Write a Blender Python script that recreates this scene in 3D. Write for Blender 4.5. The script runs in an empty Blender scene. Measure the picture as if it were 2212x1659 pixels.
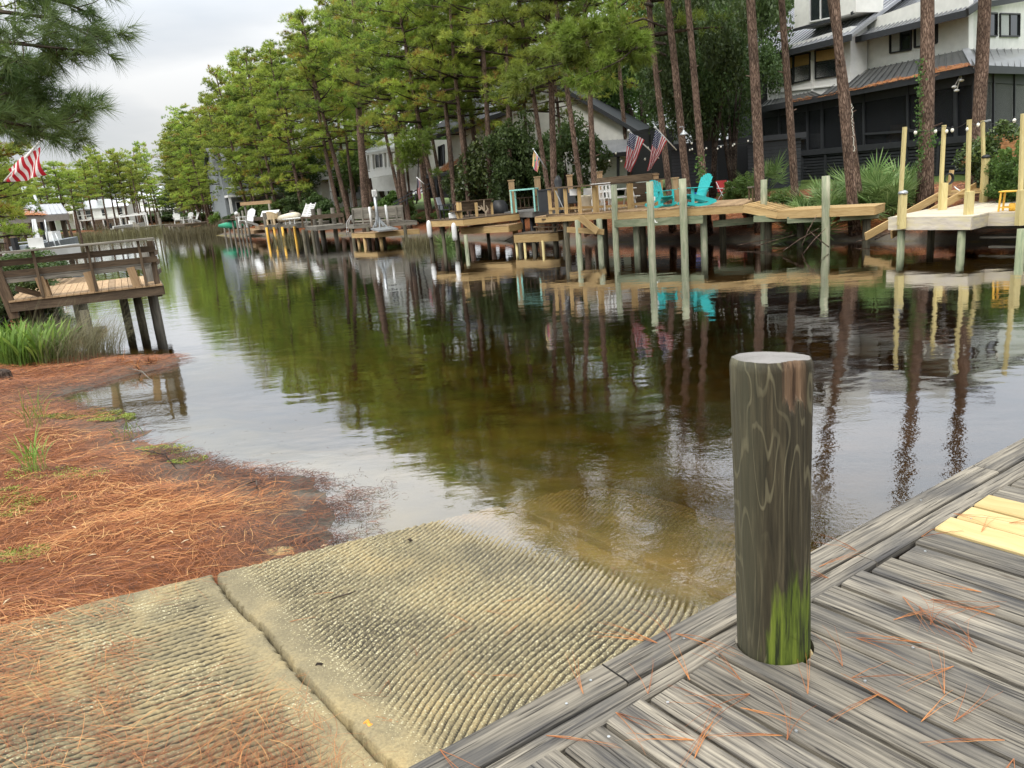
import bpy, math, random
import numpy as np
from math import sin, cos, pi, radians, atan2, sqrt, hypot
from mathutils import Vector, Matrix
rng = random.Random(7)
nrng = np.random.default_rng(11)
C = bpy.context.scene.collection
scene = bpy.context.scene

# ---------------------------------------------------------------- camera
EYE, PITCH, ROLL, FOC = 2.65, radians(14.35), radians(5.0), 1671.0
right0 = Vector((1, 0, 0)); down0 = Vector((0, -sin(PITCH), -cos(PITCH))); fwd = Vector((0, cos(PITCH), -sin(PITCH)))
rt = right0 * cos(ROLL) + down0 * sin(ROLL); dn = down0 * cos(ROLL) - right0 * sin(ROLL)
cam = bpy.data.cameras.new('camera'); camo = bpy.data.objects.new('camera', cam); C.objects.link(camo)
m = Matrix.Identity(4)
for i in range(3):
    m[i][0] = rt[i]; m[i][1] = -dn[i]; m[i][2] = -fwd[i]
m[2][3] = EYE
camo.matrix_world = m
cam.sensor_width = 36; cam.lens = FOC / 2212 * 36; cam.clip_start = .05; cam.clip_end = 3000
scene.camera = camo

# ---------------------------------------------------------------- sky, sun, exposure
SUN_EL, SUN_AZ = radians(58), radians(-120)
w = bpy.data.worlds.new('World'); scene.world = w; w.use_nodes = True
nt = w.node_tree; nt.nodes.clear()
def nn(t, ty, **k):
    n = t.nodes.new(ty)
    for a, b in k.items(): setattr(n, a, b)
    return n
def ln(t, a, b): t.links.new(a, b)
def ramp_node(t, stops, fac=None, interp='LINEAR'):
    r = nn(t, 'ShaderNodeValToRGB'); r.color_ramp.interpolation = interp
    e = r.color_ramp.elements
    while len(e) < len(stops): e.new(0.5)
    for i, (p, c) in enumerate(stops):
        e[i].position = p; e[i].color = (*c, 1) if len(c) == 3 else c
    if fac is not None: ln(t, fac, r.inputs[0])
    return r
def mathn(t, op, a=None, b=None, c=None, clamp=False):
    n = nn(t, 'ShaderNodeMath', operation=op, use_clamp=clamp)
    for i, x in enumerate((a, b, c)):
        if x is None: continue
        if isinstance(x, (int, float)): n.inputs[i].default_value = x
        else: ln(t, x, n.inputs[i])
    return n.outputs[0]
sky = nn(nt, 'ShaderNodeTexSky', sky_type='NISHITA', sun_disc=False, sun_elevation=SUN_EL, sun_rotation=pi / 2 - SUN_AZ)
tc = nn(nt, 'ShaderNodeTexCoord')
sep = nn(nt, 'ShaderNodeSeparateXYZ'); ln(nt, tc.outputs['Generated'], sep.inputs[0])
mp = nn(nt, 'ShaderNodeMapping'); mp.inputs['Scale'].default_value = (1.1, 1.1, 4.6); ln(nt, tc.outputs['Generated'], mp.inputs[0])
cn = nn(nt, 'ShaderNodeTexNoise'); cn.inputs['Scale'].default_value = 1.7; cn.inputs['Detail'].default_value = 6; cn.inputs['Roughness'].default_value = .48
ln(nt, mp.outputs[0], cn.inputs[0])
cr = ramp_node(nt, [(.34, (.74, .80, .865)), (.49, (.95, .975, 1.0)), (.62, (1.22, 1.215, 1.2))], cn.outputs[0])
# an overcast sky is much brighter overhead than near the horizon
el = ramp_node(nt, [(0, (.42,) * 3), (.10, (.45,) * 3), (.20, (.62,) * 3), (.34, (1.12,) * 3), (.65, (1.6,) * 3), (1, (1.75,) * 3)], sep.outputs[2])
mulc = nn(nt, 'ShaderNodeMixRGB', blend_type='MULTIPLY'); mulc.inputs[0].default_value = 1
ln(nt, cr.outputs[0], mulc.inputs[1]); ln(nt, el.outputs[0], mulc.inputs[2])
scl = nn(nt, 'ShaderNodeMixRGB', blend_type='MULTIPLY'); scl.inputs[0].default_value = 1
ln(nt, mulc.outputs[0], scl.inputs[1]); scl.inputs[2].default_value = (8.8, 8.8, 8.8, 1)
mx = nn(nt, 'ShaderNodeMixRGB'); mx.inputs[0].default_value = .93
ln(nt, sky.outputs[0], mx.inputs[1]); ln(nt, scl.outputs[0], mx.inputs[2])
bg = nn(nt, 'ShaderNodeBackground'); bg.inputs[1].default_value = .12
ln(nt, mx.outputs[0], bg.inputs[0])
wo = nn(nt, 'ShaderNodeOutputWorld'); ln(nt, bg.outputs[0], wo.inputs[0])
sl = bpy.data.lights.new('sun', 'SUN'); sl.energy = 1.5; sl.angle = radians(18); sl.color = (1, .95, .86)
so = bpy.data.objects.new('sun', sl); C.objects.link(so)
sd = Vector((cos(SUN_EL) * cos(SUN_AZ), cos(SUN_EL) * sin(SUN_AZ), sin(SUN_EL)))
so.rotation_euler = sd.to_track_quat('Z', 'Y').to_euler()
scene.view_settings.view_transform = 'Standard'; scene.view_settings.look = 'None'
scene.view_settings.exposure = 0.55; scene.view_settings.gamma = 1
scene.cycles.max_bounces = 8; scene.cycles.transparent_max_bounces = 12
scene.cycles.caustics_reflective = False; scene.cycles.caustics_refractive = False

# ---------------------------------------------------------------- picture to place helpers (2212 x 1659 sheet)
def ray(px, py):
    dx, dy = px - 1106, py - 829.5
    x = dx * cos(ROLL) - dy * sin(ROLL); y = dy * cos(ROLL) + dx * sin(ROLL)
    return Vector((x, FOC * cos(PITCH) - y * sin(PITCH), -FOC * sin(PITCH) - y * cos(PITCH)))
def W(px, py, z=0.0):
    r = ray(px, py); t = (z - EYE) / r.z; return Vector((r.x * t, r.y * t, z))
def D(px, py, Y):
    r = ray(px, py); t = Y / r.y; return Vector((r.x * t, Y, EYE + r.z * t))
def r1(x, y): return x / 3, 258 + y / 3
def r2(x, y): return 331.8 + x * .2, 331.8 + y * .2
def r3(x, y): return 700.5 + x * .2, 331.8 + y * .2
def r4(x, y): return 1069 + x * .2, 258 + y * .2
def r5(x, y): return 1474.7 + x * .2, 258 + y * .2
def r6(x, y): return 1769.6 + x * .2, 221.2 + y * .2
def r7(x, y): return 1585.3 + x * .2833, y * .2833
def r8(x, y): return 774.2 + x * .3, 110.6 + y * .3

# ---------------------------------------------------------------- mesh builder
class MB:
    def __init__(s): s.v = []; s.f = []; s.uv = []; s.r = []; s.m = []
    def face(s, idx, uvs=None, rnd=0., mi=0):
        s.f.append(idx); s.uv.extend(uvs if uvs else [(0, 0)] * len(idx)); s.r.append(rnd); s.m.append(mi)
    def quad(s, a, b, c, d, rnd=0., mi=0, uvs=None):
        n = len(s.v); s.v += [tuple(a), tuple(b), tuple(c), tuple(d)]
        s.face((n, n + 1, n + 2, n + 3), uvs or [(0, 0), (1, 0), (1, 1), (0, 1)], rnd, mi)
    def poly(s, pts, rnd=0., mi=0):
        n = len(s.v); s.v += [tuple(p) for p in pts]; s.face(tuple(range(n, n + len(pts))), [(p[0], p[1]) for p in pts], rnd, mi)
    def beam(s, p0, p1, wd, th, up=(0, 0, 1), bev=0., rnd=None, mi=0):
        # p0, p1: ends of the axis; wd across, th along up
        p0 = Vector(p0); p1 = Vector(p1); ax = (p1 - p0); L = ax.length
        if L < 1e-6: return
        ax /= L; up = Vector(up); side = ax.cross(up)
        if side.length < 1e-4: side = ax.cross(Vector((0, 1, 0)))
        side.normalize(); up = side.cross(ax).normalized()
        a, b = wd / 2, th / 2
        if bev > 0: prof = [(-a + bev, -b), (a - bev, -b), (a, -b + bev), (a, b - bev), (a - bev, b), (-a + bev, b), (-a, b - bev), (-a, -b + bev)]
        else: prof = [(-a, -b), (a, -b), (a, b), (-a, b)]
        n = len(s.v); k = len(prof)
        for q in (p0, p1):
            for (x, y) in prof: s.v.append(tuple(q + side * x + up * y))
        r = rng.random() if rnd is None else rnd; ou = r * 37.; ov = r * 91.
        acc = 0
        for i in range(k):
            j = (i + 1) % k; d = hypot(prof[j][0] - prof[i][0], prof[j][1] - prof[i][1])
            s.face((n + i, n + j, n + k + j, n + k + i), [(ou, ov + acc), (ou, ov + acc + d), (ou + L, ov + acc + d), (ou + L, ov + acc)], r, mi); acc += d
        s.face(tuple(n + i for i in reversed(range(k))), [(ou + prof[i][0] * .2, ov + prof[i][1]) for i in reversed(range(k))], r, mi)
        s.face(tuple(n + k + i for i in range(k)), [(ou + prof[i][0] * .2, ov + prof[i][1]) for i in range(k)], r, mi)
    def box(s, c, sx, sy, sz, rot=0., rnd=None, mi=0):
        c = Vector(c); d = Vector((cos(rot), sin(rot), 0))
        s.beam(c - d * sx / 2, c + d * sx / 2, sy, sz, rnd=rnd, mi=mi)
    def tube(s, pts, rad, n=8, cap=True, rnd=None, mi=0):
        pts = [Vector(p) for p in pts]
        if isinstance(rad, (int, float)): rad = [rad] * len(pts)
        r = rng.random() if rnd is None else rnd
        base = len(s.v); L = 0; ref = None; rings = []
        for i, p in enumerate(pts):
            t = (pts[min(i + 1, len(pts) - 1)] - pts[max(i - 1, 0)])
            if t.length < 1e-7: t = Vector((0, 0, 1))
            t.normalize()
            if ref is None: ref = t.orthogonal().normalized()
            ref = (ref - t * ref.dot(t)); ref.normalize(); bi = t.cross(ref)
            if i: L += (p - pts[i - 1]).length
            rings.append(L)
            for k in range(n):
                a = 2 * pi * k / n; s.v.append(tuple(p + (ref * cos(a) + bi * sin(a)) * rad[i]))
        cir = 2 * pi * max(rad)
        for i in range(len(pts) - 1):
            for k in range(n):
                k2 = (k + 1) % n; a0 = base + i * n
                u0, u1 = rings[i] + r * 37, rings[i + 1] + r * 37; v0, v1 = cir * k / n + r * 91, cir * (k + 1) / n + r * 91
                s.face((a0 + k, a0 + k2, a0 + n + k2, a0 + n + k), [(u0, v0), (u0, v1), (u1, v1), (u1, v0)], r, mi)
        if cap:
            s.face(tuple(base + k for k in reversed(range(n))), [(cos(2 * pi * k / n) * rad[0], sin(2 * pi * k / n) * rad[0]) for k in reversed(range(n))], r, mi)
            e = base + (len(pts) - 1) * n
            s.face(tuple(e + k for k in range(n)), [(cos(2 * pi * k / n) * rad[-1], sin(2 * pi * k / n) * rad[-1]) for k in range(n)], r, mi)
    def prism(s, pts, vec, rnd=0., mi=0, uo=(0, 0)):
        # closed polygon extruded along vec (real thickness)
        pts = [Vector(p) for p in pts]; vec = Vector(vec); n = len(s.v); k = len(pts)
        s.v += [tuple(p) for p in pts] + [tuple(p + vec) for p in pts]
        e = (pts[1] - pts[0]).normalized(); nrm = e.cross(pts[2] - pts[1]).normalized(); g = nrm.cross(e)
        uvp = [((p - pts[0]).dot(e) + uo[0], (p - pts[0]).dot(g) + uo[1]) for p in pts]
        s.face(tuple(n + i for i in range(k)), uvp, rnd, mi)
        s.face(tuple(n + k + i for i in reversed(range(k))), list(reversed(uvp)), rnd, mi)
        for i in range(k):
            j = (i + 1) % k; L = (pts[j] - pts[i]).length; h = vec.length
            s.face((n + j, n + i, n + k + i, n + k + j), [(L, 0), (0, 0), (0, h), (L, h)], rnd, mi)
    def sphere(s, c, r, n=10, m_=6, sc=(1, 1, 1), rnd=0., mi=0):
        c = Vector(c); b = len(s.v)
        for i in range(m_ + 1):
            th = pi * i / m_
            for k in range(n):
                a = 2 * pi * k / n; s.v.append((c.x + r * sc[0] * sin(th) * cos(a), c.y + r * sc[1] * sin(th) * sin(a), c.z + r * sc[2] * cos(th)))
        for i in range(m_):
            for k in range(n):
                k2 = (k + 1) % n; s.face((b + i * n + k, b + (i + 1) * n + k, b + (i + 1) * n + k2, b + i * n + k2), None, rnd, mi)
    def build(s, name, mat, parent=None, smooth=False):
        me = bpy.data.meshes.new(name); me.from_pydata(s.v, [], s.f)
        uvl = me.uv_layers.new(name='UVMap'); uvl.data.foreach_set('uv', np.array(s.uv, dtype=np.float32).ravel())
        at = me.attributes.new('rnd', 'FLOAT', 'FACE'); at.data.foreach_set('value', np.array(s.r, dtype=np.float32))
        for mm in (mat if isinstance(mat, (list, tuple)) else [mat]): me.materials.append(mm)
        me.polygons.foreach_set('material_index', s.m)
        if smooth: me.polygons.foreach_set('use_smooth', [True] * len(s.f))
        me.update(); o = bpy.data.objects.new(name, me); C.objects.link(o)
        if parent: o.parent = parent
        return o
SPLIT = {'rail', 'screw', 'support_pile', 'rail_post', 'bench_post', 'back_post', 'corner_post', 'marker_pole', 'lift_rail', 'step', 'tread', 'stringer', 'beam', 'bench_leg', 'column', 'leg', 'brace', 'joist', 'floodlight', 'bench_rail', 'side_slat', 'back_slat', 'planter_box', 'stretcher', 'bench', 'garden_steps', 'armrest'}
def split_build(mb, name, mat, parent=None, smooth=False):
    par = list(range(len(mb.v)))
    def find(a):
        while par[a] != a: par[a] = par[par[a]]; a = par[a]
        return a
    for f in mb.f:
        r0 = find(f[0])
        for q in f[1:]: par[find(q)] = r0
    groups = {}
    off = 0
    for i, f in enumerate(mb.f): groups.setdefault(find(f[0]), []).append((i, off)); off += len(f)
    outs = []
    for g in groups.values():
        m2 = MB(); mp_ = {}
        for i, o_ in g:
            f = mb.f[i]; idx = []
            for q in f:
                if q not in mp_: mp_[q] = len(m2.v); m2.v.append(mb.v[q])
                idx.append(mp_[q])
            m2.face(tuple(idx), mb.uv[o_:o_ + len(f)], mb.r[i], mb.m[i])
        outs.append(m2.build(name, mat, parent, smooth))
    return outs
def np_mesh(name, V, Fq, mat, parent=None, smooth=False, attrs=None, uv=None):
    """V (n,3); Fq (m,3|4) int array"""
    me = bpy.data.meshes.new(name); n, k = Fq.shape
    me.vertices.add(len(V)); me.vertices.foreach_set('co', np.ascontiguousarray(V, dtype=np.float32).ravel())
    me.loops.add(n * k); me.loops.foreach_set('vertex_index', np.ascontiguousarray(Fq, dtype=np.int32).ravel())
    me.polygons.add(n); me.polygons.foreach_set('loop_start', np.arange(0, n * k, k, dtype=np.int32))
    if smooth: me.polygons.foreach_set('use_smooth', np.ones(n, dtype=bool))
    for a, (dom, arr) in (attrs or {}).items():
        t = me.attributes.new(a, 'FLOAT', dom); t.data.foreach_set('value', np.ascontiguousarray(arr, dtype=np.float32))
    for mm in (mat if isinstance(mat, (list, tuple)) else [mat]): me.materials.append(mm)
    me.update(calc_edges=True); me.validate()
    o = bpy.data.objects.new(name, me); C.objects.link(o)
    if parent: o.parent = parent
    return o
def empty(name, loc, label, cat, group=None, rz=0.):
    o = bpy.data.objects.new(name, None); C.objects.link(o); o.location = loc; o.rotation_euler = (0, 0, rz); o.empty_display_size = .2
    return tag(o, label, cat, group)
def tag(o, label, cat, group=None):
    o['label'] = label; o['category'] = cat
    if group: o['group'] = group
    return o
def struct(o, kind='structure', label=None):
    o['kind'] = kind
    if label: o['label'] = label
    return o
def adopt(root, *objs):
    """objs were built in world coordinates: keep them there under root"""
    inv = Matrix.LocRotScale(root.location, root.rotation_euler, root.scale).inverted()
    for o in objs:
        o.data.transform(inv) if o.data else None
        o.parent = root
def dup(o, loc=None, rz=None, scale=None, label=None, group=None, parent=None):
    c = o.copy(); C.objects.link(c)
    if parent: c.parent = parent
    if loc is not None: c.location = loc
    if rz is not None: c.rotation_euler = (0, 0, rz)
    if scale is not None: c.scale = scale if isinstance(scale, tuple) else (scale,) * 3
    if label: c['label'] = label
    if group: c['group'] = group
    for ch in list(o.children): dup(ch, parent=c)
    return c

# ---------------------------------------------------------------- materials
def new_mat(name):
    m = bpy.data.materials.new(name); m.use_nodes = True; t = m.node_tree
    return m, t, t.nodes['Principled BSDF']
def plain(name, col, rough=.6, metal=0., spec=.4, noise=.12, nscale=6., bump=0.):
    m, t, b = new_mat(name); b.inputs['Roughness'].default_value = rough; b.inputs['Metallic'].default_value = metal
    b.inputs['Specular IOR Level'].default_value = spec
    if noise:
        c = nn(t, 'ShaderNodeTexCoord'); n = nn(t, 'ShaderNodeTexNoise'); n.inputs['Scale'].default_value = nscale; n.inputs['Detail'].default_value = 6
        ln(t, c.outputs['Object'], n.inputs[0])
        r = ramp_node(t, [(.3, tuple(x * (1 - noise) for x in col)), (.7, tuple(min(1, x * (1 + noise)) for x in col))], n.outputs[0])
        ln(t, r.outputs[0], b.inputs['Base Color'])
        if bump:
            bp = nn(t, 'ShaderNodeBump'); bp.inputs['Strength'].default_value = bump; bp.inputs['Distance'].default_value = .02
            ln(t, n.outputs[0], bp.inputs['Height']); ln(t, bp.outputs[0], b.inputs['Normal'])
    else: b.inputs['Base Color'].default_value = (*col, 1)
    return m
def wood(name, light, dark, rough=.75, streak=28., var=.35, bump=.4, knots=False, stain=None, stain_amt=.4, bumpd=.006, contrast=(.32, .68), warp=3.2, cracks=False):
    m, t, b = new_mat(name); b.inputs['Roughness'].default_value = rough; b.inputs['Specular IOR Level'].default_value = .3
    uvn = nn(t, 'ShaderNodeUVMap'); mp = nn(t, 'ShaderNodeMapping'); mp.inputs['Scale'].default_value = (1.6, streak, 1); ln(t, uvn.outputs[0], mp.inputs[0])
    wpn = nn(t, 'ShaderNodeTexNoise'); wpn.inputs['Scale'].default_value = 2.2; wpn.inputs['Detail'].default_value = 2; ln(t, uvn.outputs[0], wpn.inputs[0])
    add = nn(t, 'ShaderNodeVectorMath', operation='MULTIPLY_ADD'); ln(t, wpn.outputs['Color'], add.inputs[0]); add.inputs[1].default_value = (.3, warp, 0); ln(t, mp.outputs[0], add.inputs[2])
    n1 = nn(t, 'ShaderNodeTexNoise'); n1.inputs['Scale'].default_value = 1.0; n1.inputs['Detail'].default_value = 9; n1.inputs['Roughness'].default_value = .68
    ln(t, add.outputs[0], n1.inputs[0])
    r = ramp_node(t, [(contrast[0], dark), (contrast[1], light)], n1.outputs[0])
    at = nn(t, 'ShaderNodeAttribute', attribute_name='rnd')
    vr = nn(t, 'ShaderNodeMapRange'); ln(t, at.outputs['Fac'], vr.inputs[0]); vr.inputs[3].default_value = 1 - var; vr.inputs[4].default_value = 1 + var * .7
    mu = nn(t, 'ShaderNodeMixRGB', blend_type='MULTIPLY'); mu.inputs[0].default_value = 1
    ln(t, r.outputs[0], mu.inputs[1]); ln(t, vr.outputs[0], mu.inputs[2])
    out = mu.outputs[0]
    if stain:
        mp2 = nn(t, 'ShaderNodeMapping'); mp2.inputs['Scale'].default_value = (1.3, 5, 1); ln(t, uvn.outputs[0], mp2.inputs[0])
        n2 = nn(t, 'ShaderNodeTexNoise'); n2.inputs['Scale'].default_value = 1.6; n2.inputs['Detail'].default_value = 5; ln(t, mp2.outputs[0], n2.inputs[0])
        sr = ramp_node(t, [(.45, (0, 0, 0)), (.65, (stain_amt,) * 3)], n2.outputs[0])
        m2 = nn(t, 'ShaderNodeMixRGB'); ln(t, sr.outputs[0], m2.inputs[0]); ln(t, out, m2.inputs[1]); m2.inputs[2].default_value = (*stain, 1); out = m2.outputs[0]
    hgt = n1.outputs[0]
    if cracks:                                   # long drying splits along the grain
        mp4 = nn(t, 'ShaderNodeMapping'); mp4.inputs['Scale'].default_value = (2.6, 95, 1); ln(t, uvn.outputs[0], mp4.inputs[0])
        n4 = nn(t, 'ShaderNodeTexNoise'); n4.inputs['Scale'].default_value = 1; n4.inputs['Detail'].default_value = 3; ln(t, mp4.outputs[0], n4.inputs[0])
        ck = ramp_node(t, [(.60, (0, 0, 0)), (.66, (1, 1, 1))], n4.outputs[0]); m4 = nn(t, 'ShaderNodeMixRGB'); ln(t, mathn(t, 'MULTIPLY', ck.outputs[0], .8), m4.inputs[0]); ln(t, out, m4.inputs[1]); m4.inputs[2].default_value = (.018, .016, .014, 1); out = m4.outputs[0]
        hgt = mathn(t, 'SUBTRACT', hgt, mathn(t, 'MULTIPLY', ck.outputs[0], .7))
        vo = nn(t, 'ShaderNodeTexVoronoi'); vo.inputs['Scale'].default_value = 1; mp5 = nn(t, 'ShaderNodeMapping'); mp5.inputs['Scale'].default_value = (2.2, 9, 1); ln(t, uvn.outputs[0], mp5.inputs[0]); ln(t, mp5.outputs[0], vo.inputs[0])
        kn = ramp_node(t, [(.05, (1, 1, 1)), (.11, (0, 0, 0))], vo.outputs['Distance']); m5 = nn(t, 'ShaderNodeMixRGB'); ln(t, mathn(t, 'MULTIPLY', kn.outputs[0], .7), m5.inputs[0]); ln(t, out, m5.inputs[1]); m5.inputs[2].default_value = (.06, .045, .032, 1); out = m5.outputs[0]
    ln(t, out, b.inputs['Base Color'])
    if bump:
        bp = nn(t, 'ShaderNodeBump'); bp.inputs['Strength'].default_value = bump; bp.inputs['Distance'].default_value = bumpd
        ln(t, hgt, bp.inputs['Height']); ln(t, bp.outputs[0], b.inputs['Normal'])
    return m
def leafmat(name, cols, rough=.5, trans=.35, nscale=1.2):
    """cols: list of (position, colour) read along rnd: random tone, paler upward in crowns, painting light on pine clumps"""
    m, t, b = new_mat(name)
    at = nn(t, 'ShaderNodeAttribute', attribute_name='rnd')
    r = ramp_node(t, cols, at.outputs['Fac'])
    oi = nn(t, 'ShaderNodeObjectInfo')
    hs = nn(t, 'ShaderNodeHueSaturation'); ln(t, r.outputs[0], hs.inputs['Color'])
    v = nn(t, 'ShaderNodeMapRange'); ln(t, oi.outputs['Random'], v.inputs[0]); v.inputs[3].default_value = .78; v.inputs[4].default_value = 1.22; ln(t, v.outputs[0], hs.inputs['Value'])
    h = nn(t, 'ShaderNodeMapRange'); ln(t, oi.outputs['Random'], h.inputs[0]); h.inputs[3].default_value = .487; h.inputs[4].default_value = .512; ln(t, h.outputs[0], hs.inputs['Hue'])
    ln(t, hs.outputs[0], b.inputs['Base Color']); b.inputs['Roughness'].default_value = rough; b.inputs['Specular IOR Level'].default_value = .35
    tr = nn(t, 'ShaderNodeBsdfTranslucent'); ln(t, hs.outputs[0], tr.inputs[0])
    mxs = nn(t, 'ShaderNodeMixShader'); mxs.inputs[0].default_value = trans
    o = t.nodes['Material Output']; ln(t, b.outputs[0], mxs.inputs[1]); ln(t, tr.outputs[0], mxs.inputs[2]); ln(t, mxs.outputs[0], o.inputs[0])
    return m
M = {}
M['dock_grey'] = wood('weathered grey dock timber', (.31, .275, .215), (.07, .062, .052), streak=58, var=.34, bump=1., bumpd=.006, stain=(.035, .037, .043), stain_amt=.62, contrast=(.36, .62), warp=1.2, cracks=True)
M['new_yellow'] = wood('new yellow pine', (.55, .43, .21), (.40, .29, .12), streak=16, var=.1, bump=.1)
M['pile_green'] = wood('green treated pile', (.30, .33, .20), (.12, .15, .09), streak=26, var=.25, bump=.6, stain=(.42, .40, .28), stain_amt=.35)
M['pile_dark'] = wood('wet dark pile', (.16, .14, .09), (.03, .028, .02), streak=22, var=.4, bump=.6)
M['deck_tan'] = wood('tan treated decking', (.44, .30, .17), (.26, .165, .085), streak=18, var=.25, bump=.3)
M['deck_new'] = wood('pale new timber', (.56, .40, .19), (.36, .23, .095), streak=16, var=.18, bump=.2)
M['deck_brown'] = wood('brown aged dock timber', (.17, .12, .075), (.05, .034, .022), streak=20, var=.35, bump=.5)
M['deck_grey'] = wood('grey aged decking', (.30, .275, .225), (.10, .09, .075), streak=22, var=.35, bump=.5)
M['deck_white'] = wood('bleached painted decking', (.66, .60, .50), (.42, .37, .31), streak=14, var=.2, bump=.2, stain=(.70, .62, .32), stain_amt=.5)
M['post_yellow'] = wood('fresh yellow posts', (.70, .60, .30), (.52, .42, .18), streak=12, var=.08, bump=.1)
M['grey_comp'] = plain('grey composite deck', (.17, .165, .155), .6)
M['black'] = plain('black paint', (.018, .019, .021), .5)
M['charcoal'] = plain('charcoal paint', (.035, .038, .043), .55)
M['white'] = plain('white paint', (.74, .74, .72), .45, noise=.04)
M['white_wall'] = plain('white stucco', (.74, .74, .70), .85, noise=.07, nscale=3, bump=.3)
M['turq'] = plain('turquoise plastic', (.035, .46, .46), .4, noise=.06)
M['mint'] = plain('mint paint', (.30, .62, .55), .5)
M['red'] = plain('red cloth', (.45, .03, .03), .7)
M['orange'] = plain('orange glaze', (.75, .10, .02), .35)
M['cream'] = plain('cream ceramic', (.62, .56, .44), .5)
M['beige'] = plain('beige plastic', (.60, .46, .28), .5)
M['metal'] = plain('galvanised metal', (.42, .44, .45), .4, metal=.7)
M['rope'] = plain('white rope', (.7, .7, .66), .8)
M['blue'] = plain('blue plastic', (.02, .10, .42), .4)
M['green_pl'] = plain('green plastic', (.02, .30, .16), .5)
M['bulb'] = plain('pearl glass bulb', (.85, .83, .72), .2, noise=0)
M['wicker'] = plain('wicker', (.42, .27, .10), .7, noise=.4, nscale=60)
M['wire'] = plain('black wire', (.02, .02, .02), .6, noise=0)
def metal_roof(name, col, straw=False):
    m, t, b = new_mat(name)
    uvn = nn(t, 'ShaderNodeUVMap'); b.inputs['Roughness'].default_value = .34; b.inputs['Metallic'].default_value = .55
    c = nn(t, 'ShaderNodeTexCoord'); n = nn(t, 'ShaderNodeTexNoise'); n.inputs['Scale'].default_value = 1.4; n.inputs['Detail'].default_value = 5; ln(t, c.outputs['Object'], n.inputs[0])
    r = ramp_node(t, [(.3, tuple(x * .85 for x in col)), (.7, tuple(x * 1.12 for x in col))], n.outputs[0]); ln(t, r.outputs[0], b.inputs['Base Color'])
    return m
M['roof'] = metal_roof('standing seam metal roof', (.36, .37, .39))
M['roof_dark'] = metal_roof('dark standing seam roof', (.16, .165, .165))
M['roof_white'] = metal_roof('white metal roof', (.72, .74, .76))
m, t, b = new_mat('window glass'); b.inputs['Base Color'].default_value = (.02, .025, .028, 1); b.inputs['Roughness'].default_value = .05; b.inputs['Specular IOR Level'].default_value = .8; M['glass'] = m
m, t, b = new_mat('insect screen'); b.inputs['Base Color'].default_value = (.012, .014, .018, 1); b.inputs['Roughness'].default_value = .6
tr = nn(t, 'ShaderNodeBsdfTransparent'); ms = nn(t, 'ShaderNodeMixShader'); ms.inputs[0].default_value = .62; ln(t, tr.outputs[0], ms.inputs[1]); ln(t, b.outputs[0], ms.inputs[2]); ln(t, ms.outputs[0], t.nodes['Material Output'].inputs[0]); M['screen'] = m
def bark(name, a, c_):
    m, t, b = new_mat(name); b.inputs['Roughness'].default_value = .9; b.inputs['Specular IOR Level'].default_value = .15
    uvn = nn(t, 'ShaderNodeUVMap'); mp = nn(t, 'ShaderNodeMapping'); mp.inputs['Scale'].default_value = (4.5, 13, 1); ln(t, uvn.outputs[0], mp.inputs[0])
    v = nn(t, 'ShaderNodeTexVoronoi', feature='DISTANCE_TO_EDGE'); v.inputs['Scale'].default_value = 1.2; 
    n = nn(t, 'ShaderNodeTexNoise'); n.inputs['Scale'].default_value = 2; n.inputs['Detail'].default_value = 6; ln(t, mp.outputs[0], n.inputs[0])
    ad = nn(t, 'ShaderNodeVectorMath', operation='MULTIPLY_ADD'); ln(t, n.outputs['Color'], ad.inputs[0]); ad.inputs[1].default_value = (.8, .8, 0); ln(t, mp.outputs[0], ad.inputs[2]); ln(t, ad.outputs[0], v.inputs[0])
    r = ramp_node(t, [(0, tuple(x * .28 for x in c_)), (.12, c_), (.4, a)], v.outputs[0])
    n2 = nn(t, 'ShaderNodeTexNoise'); n2.inputs['Scale'].default_value = 1.1; ln(t, uvn.outputs[0], n2.inputs[0])
    r2_ = ramp_node(t, [(.3, (.6, .6, .6)), (.7, (1.25, 1.22, 1.2))], n2.outputs[0])
    mu = nn(t, 'ShaderNodeMixRGB', blend_type='MULTIPLY'); mu.inputs[0].default_value = 1; ln(t, r.outputs[0], mu.inputs[1]); ln(t, r2_.outputs[0], mu.inputs[2]); ln(t, mu.outputs[0], b.inputs['Base Color'])
    bp = nn(t, 'ShaderNodeBump'); bp.inputs['Strength'].default_value = .9; bp.inputs['Distance'].default_value = .03; ln(t, r.outputs[0], bp.inputs['Height']); ln(t, bp.outputs[0], b.inputs['Normal'])
    return m
M['bark'] = bark('pine bark', (.30, .22, .17), (.15, .10, .075))
M['bark_dark'] = bark('dark bark', (.13, .105, .085), (.06, .045, .035))
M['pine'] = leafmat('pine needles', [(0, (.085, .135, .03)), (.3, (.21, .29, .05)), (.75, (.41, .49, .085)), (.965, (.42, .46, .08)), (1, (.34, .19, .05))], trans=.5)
M['pine_bright'] = leafmat('fresh pine needles', [(0, (.11, .17, .03)), (.5, (.22, .30, .05)), (.85, (.31, .37, .07)), (1, (.36, .24, .05))])  # bright green needles of the long bough and the drooping sprays
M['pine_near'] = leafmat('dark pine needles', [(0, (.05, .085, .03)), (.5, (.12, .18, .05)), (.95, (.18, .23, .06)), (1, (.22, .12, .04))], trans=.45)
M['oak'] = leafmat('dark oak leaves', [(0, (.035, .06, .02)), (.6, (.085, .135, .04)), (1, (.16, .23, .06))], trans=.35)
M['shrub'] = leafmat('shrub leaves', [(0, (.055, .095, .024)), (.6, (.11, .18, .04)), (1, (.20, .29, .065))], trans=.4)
M['magnolia'] = leafmat('glossy shrub leaves', [(0, (.035, .06, .02)), (.6, (.085, .125, .034)), (1, (.22, .27, .08))], rough=.35, trans=.2)
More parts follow.
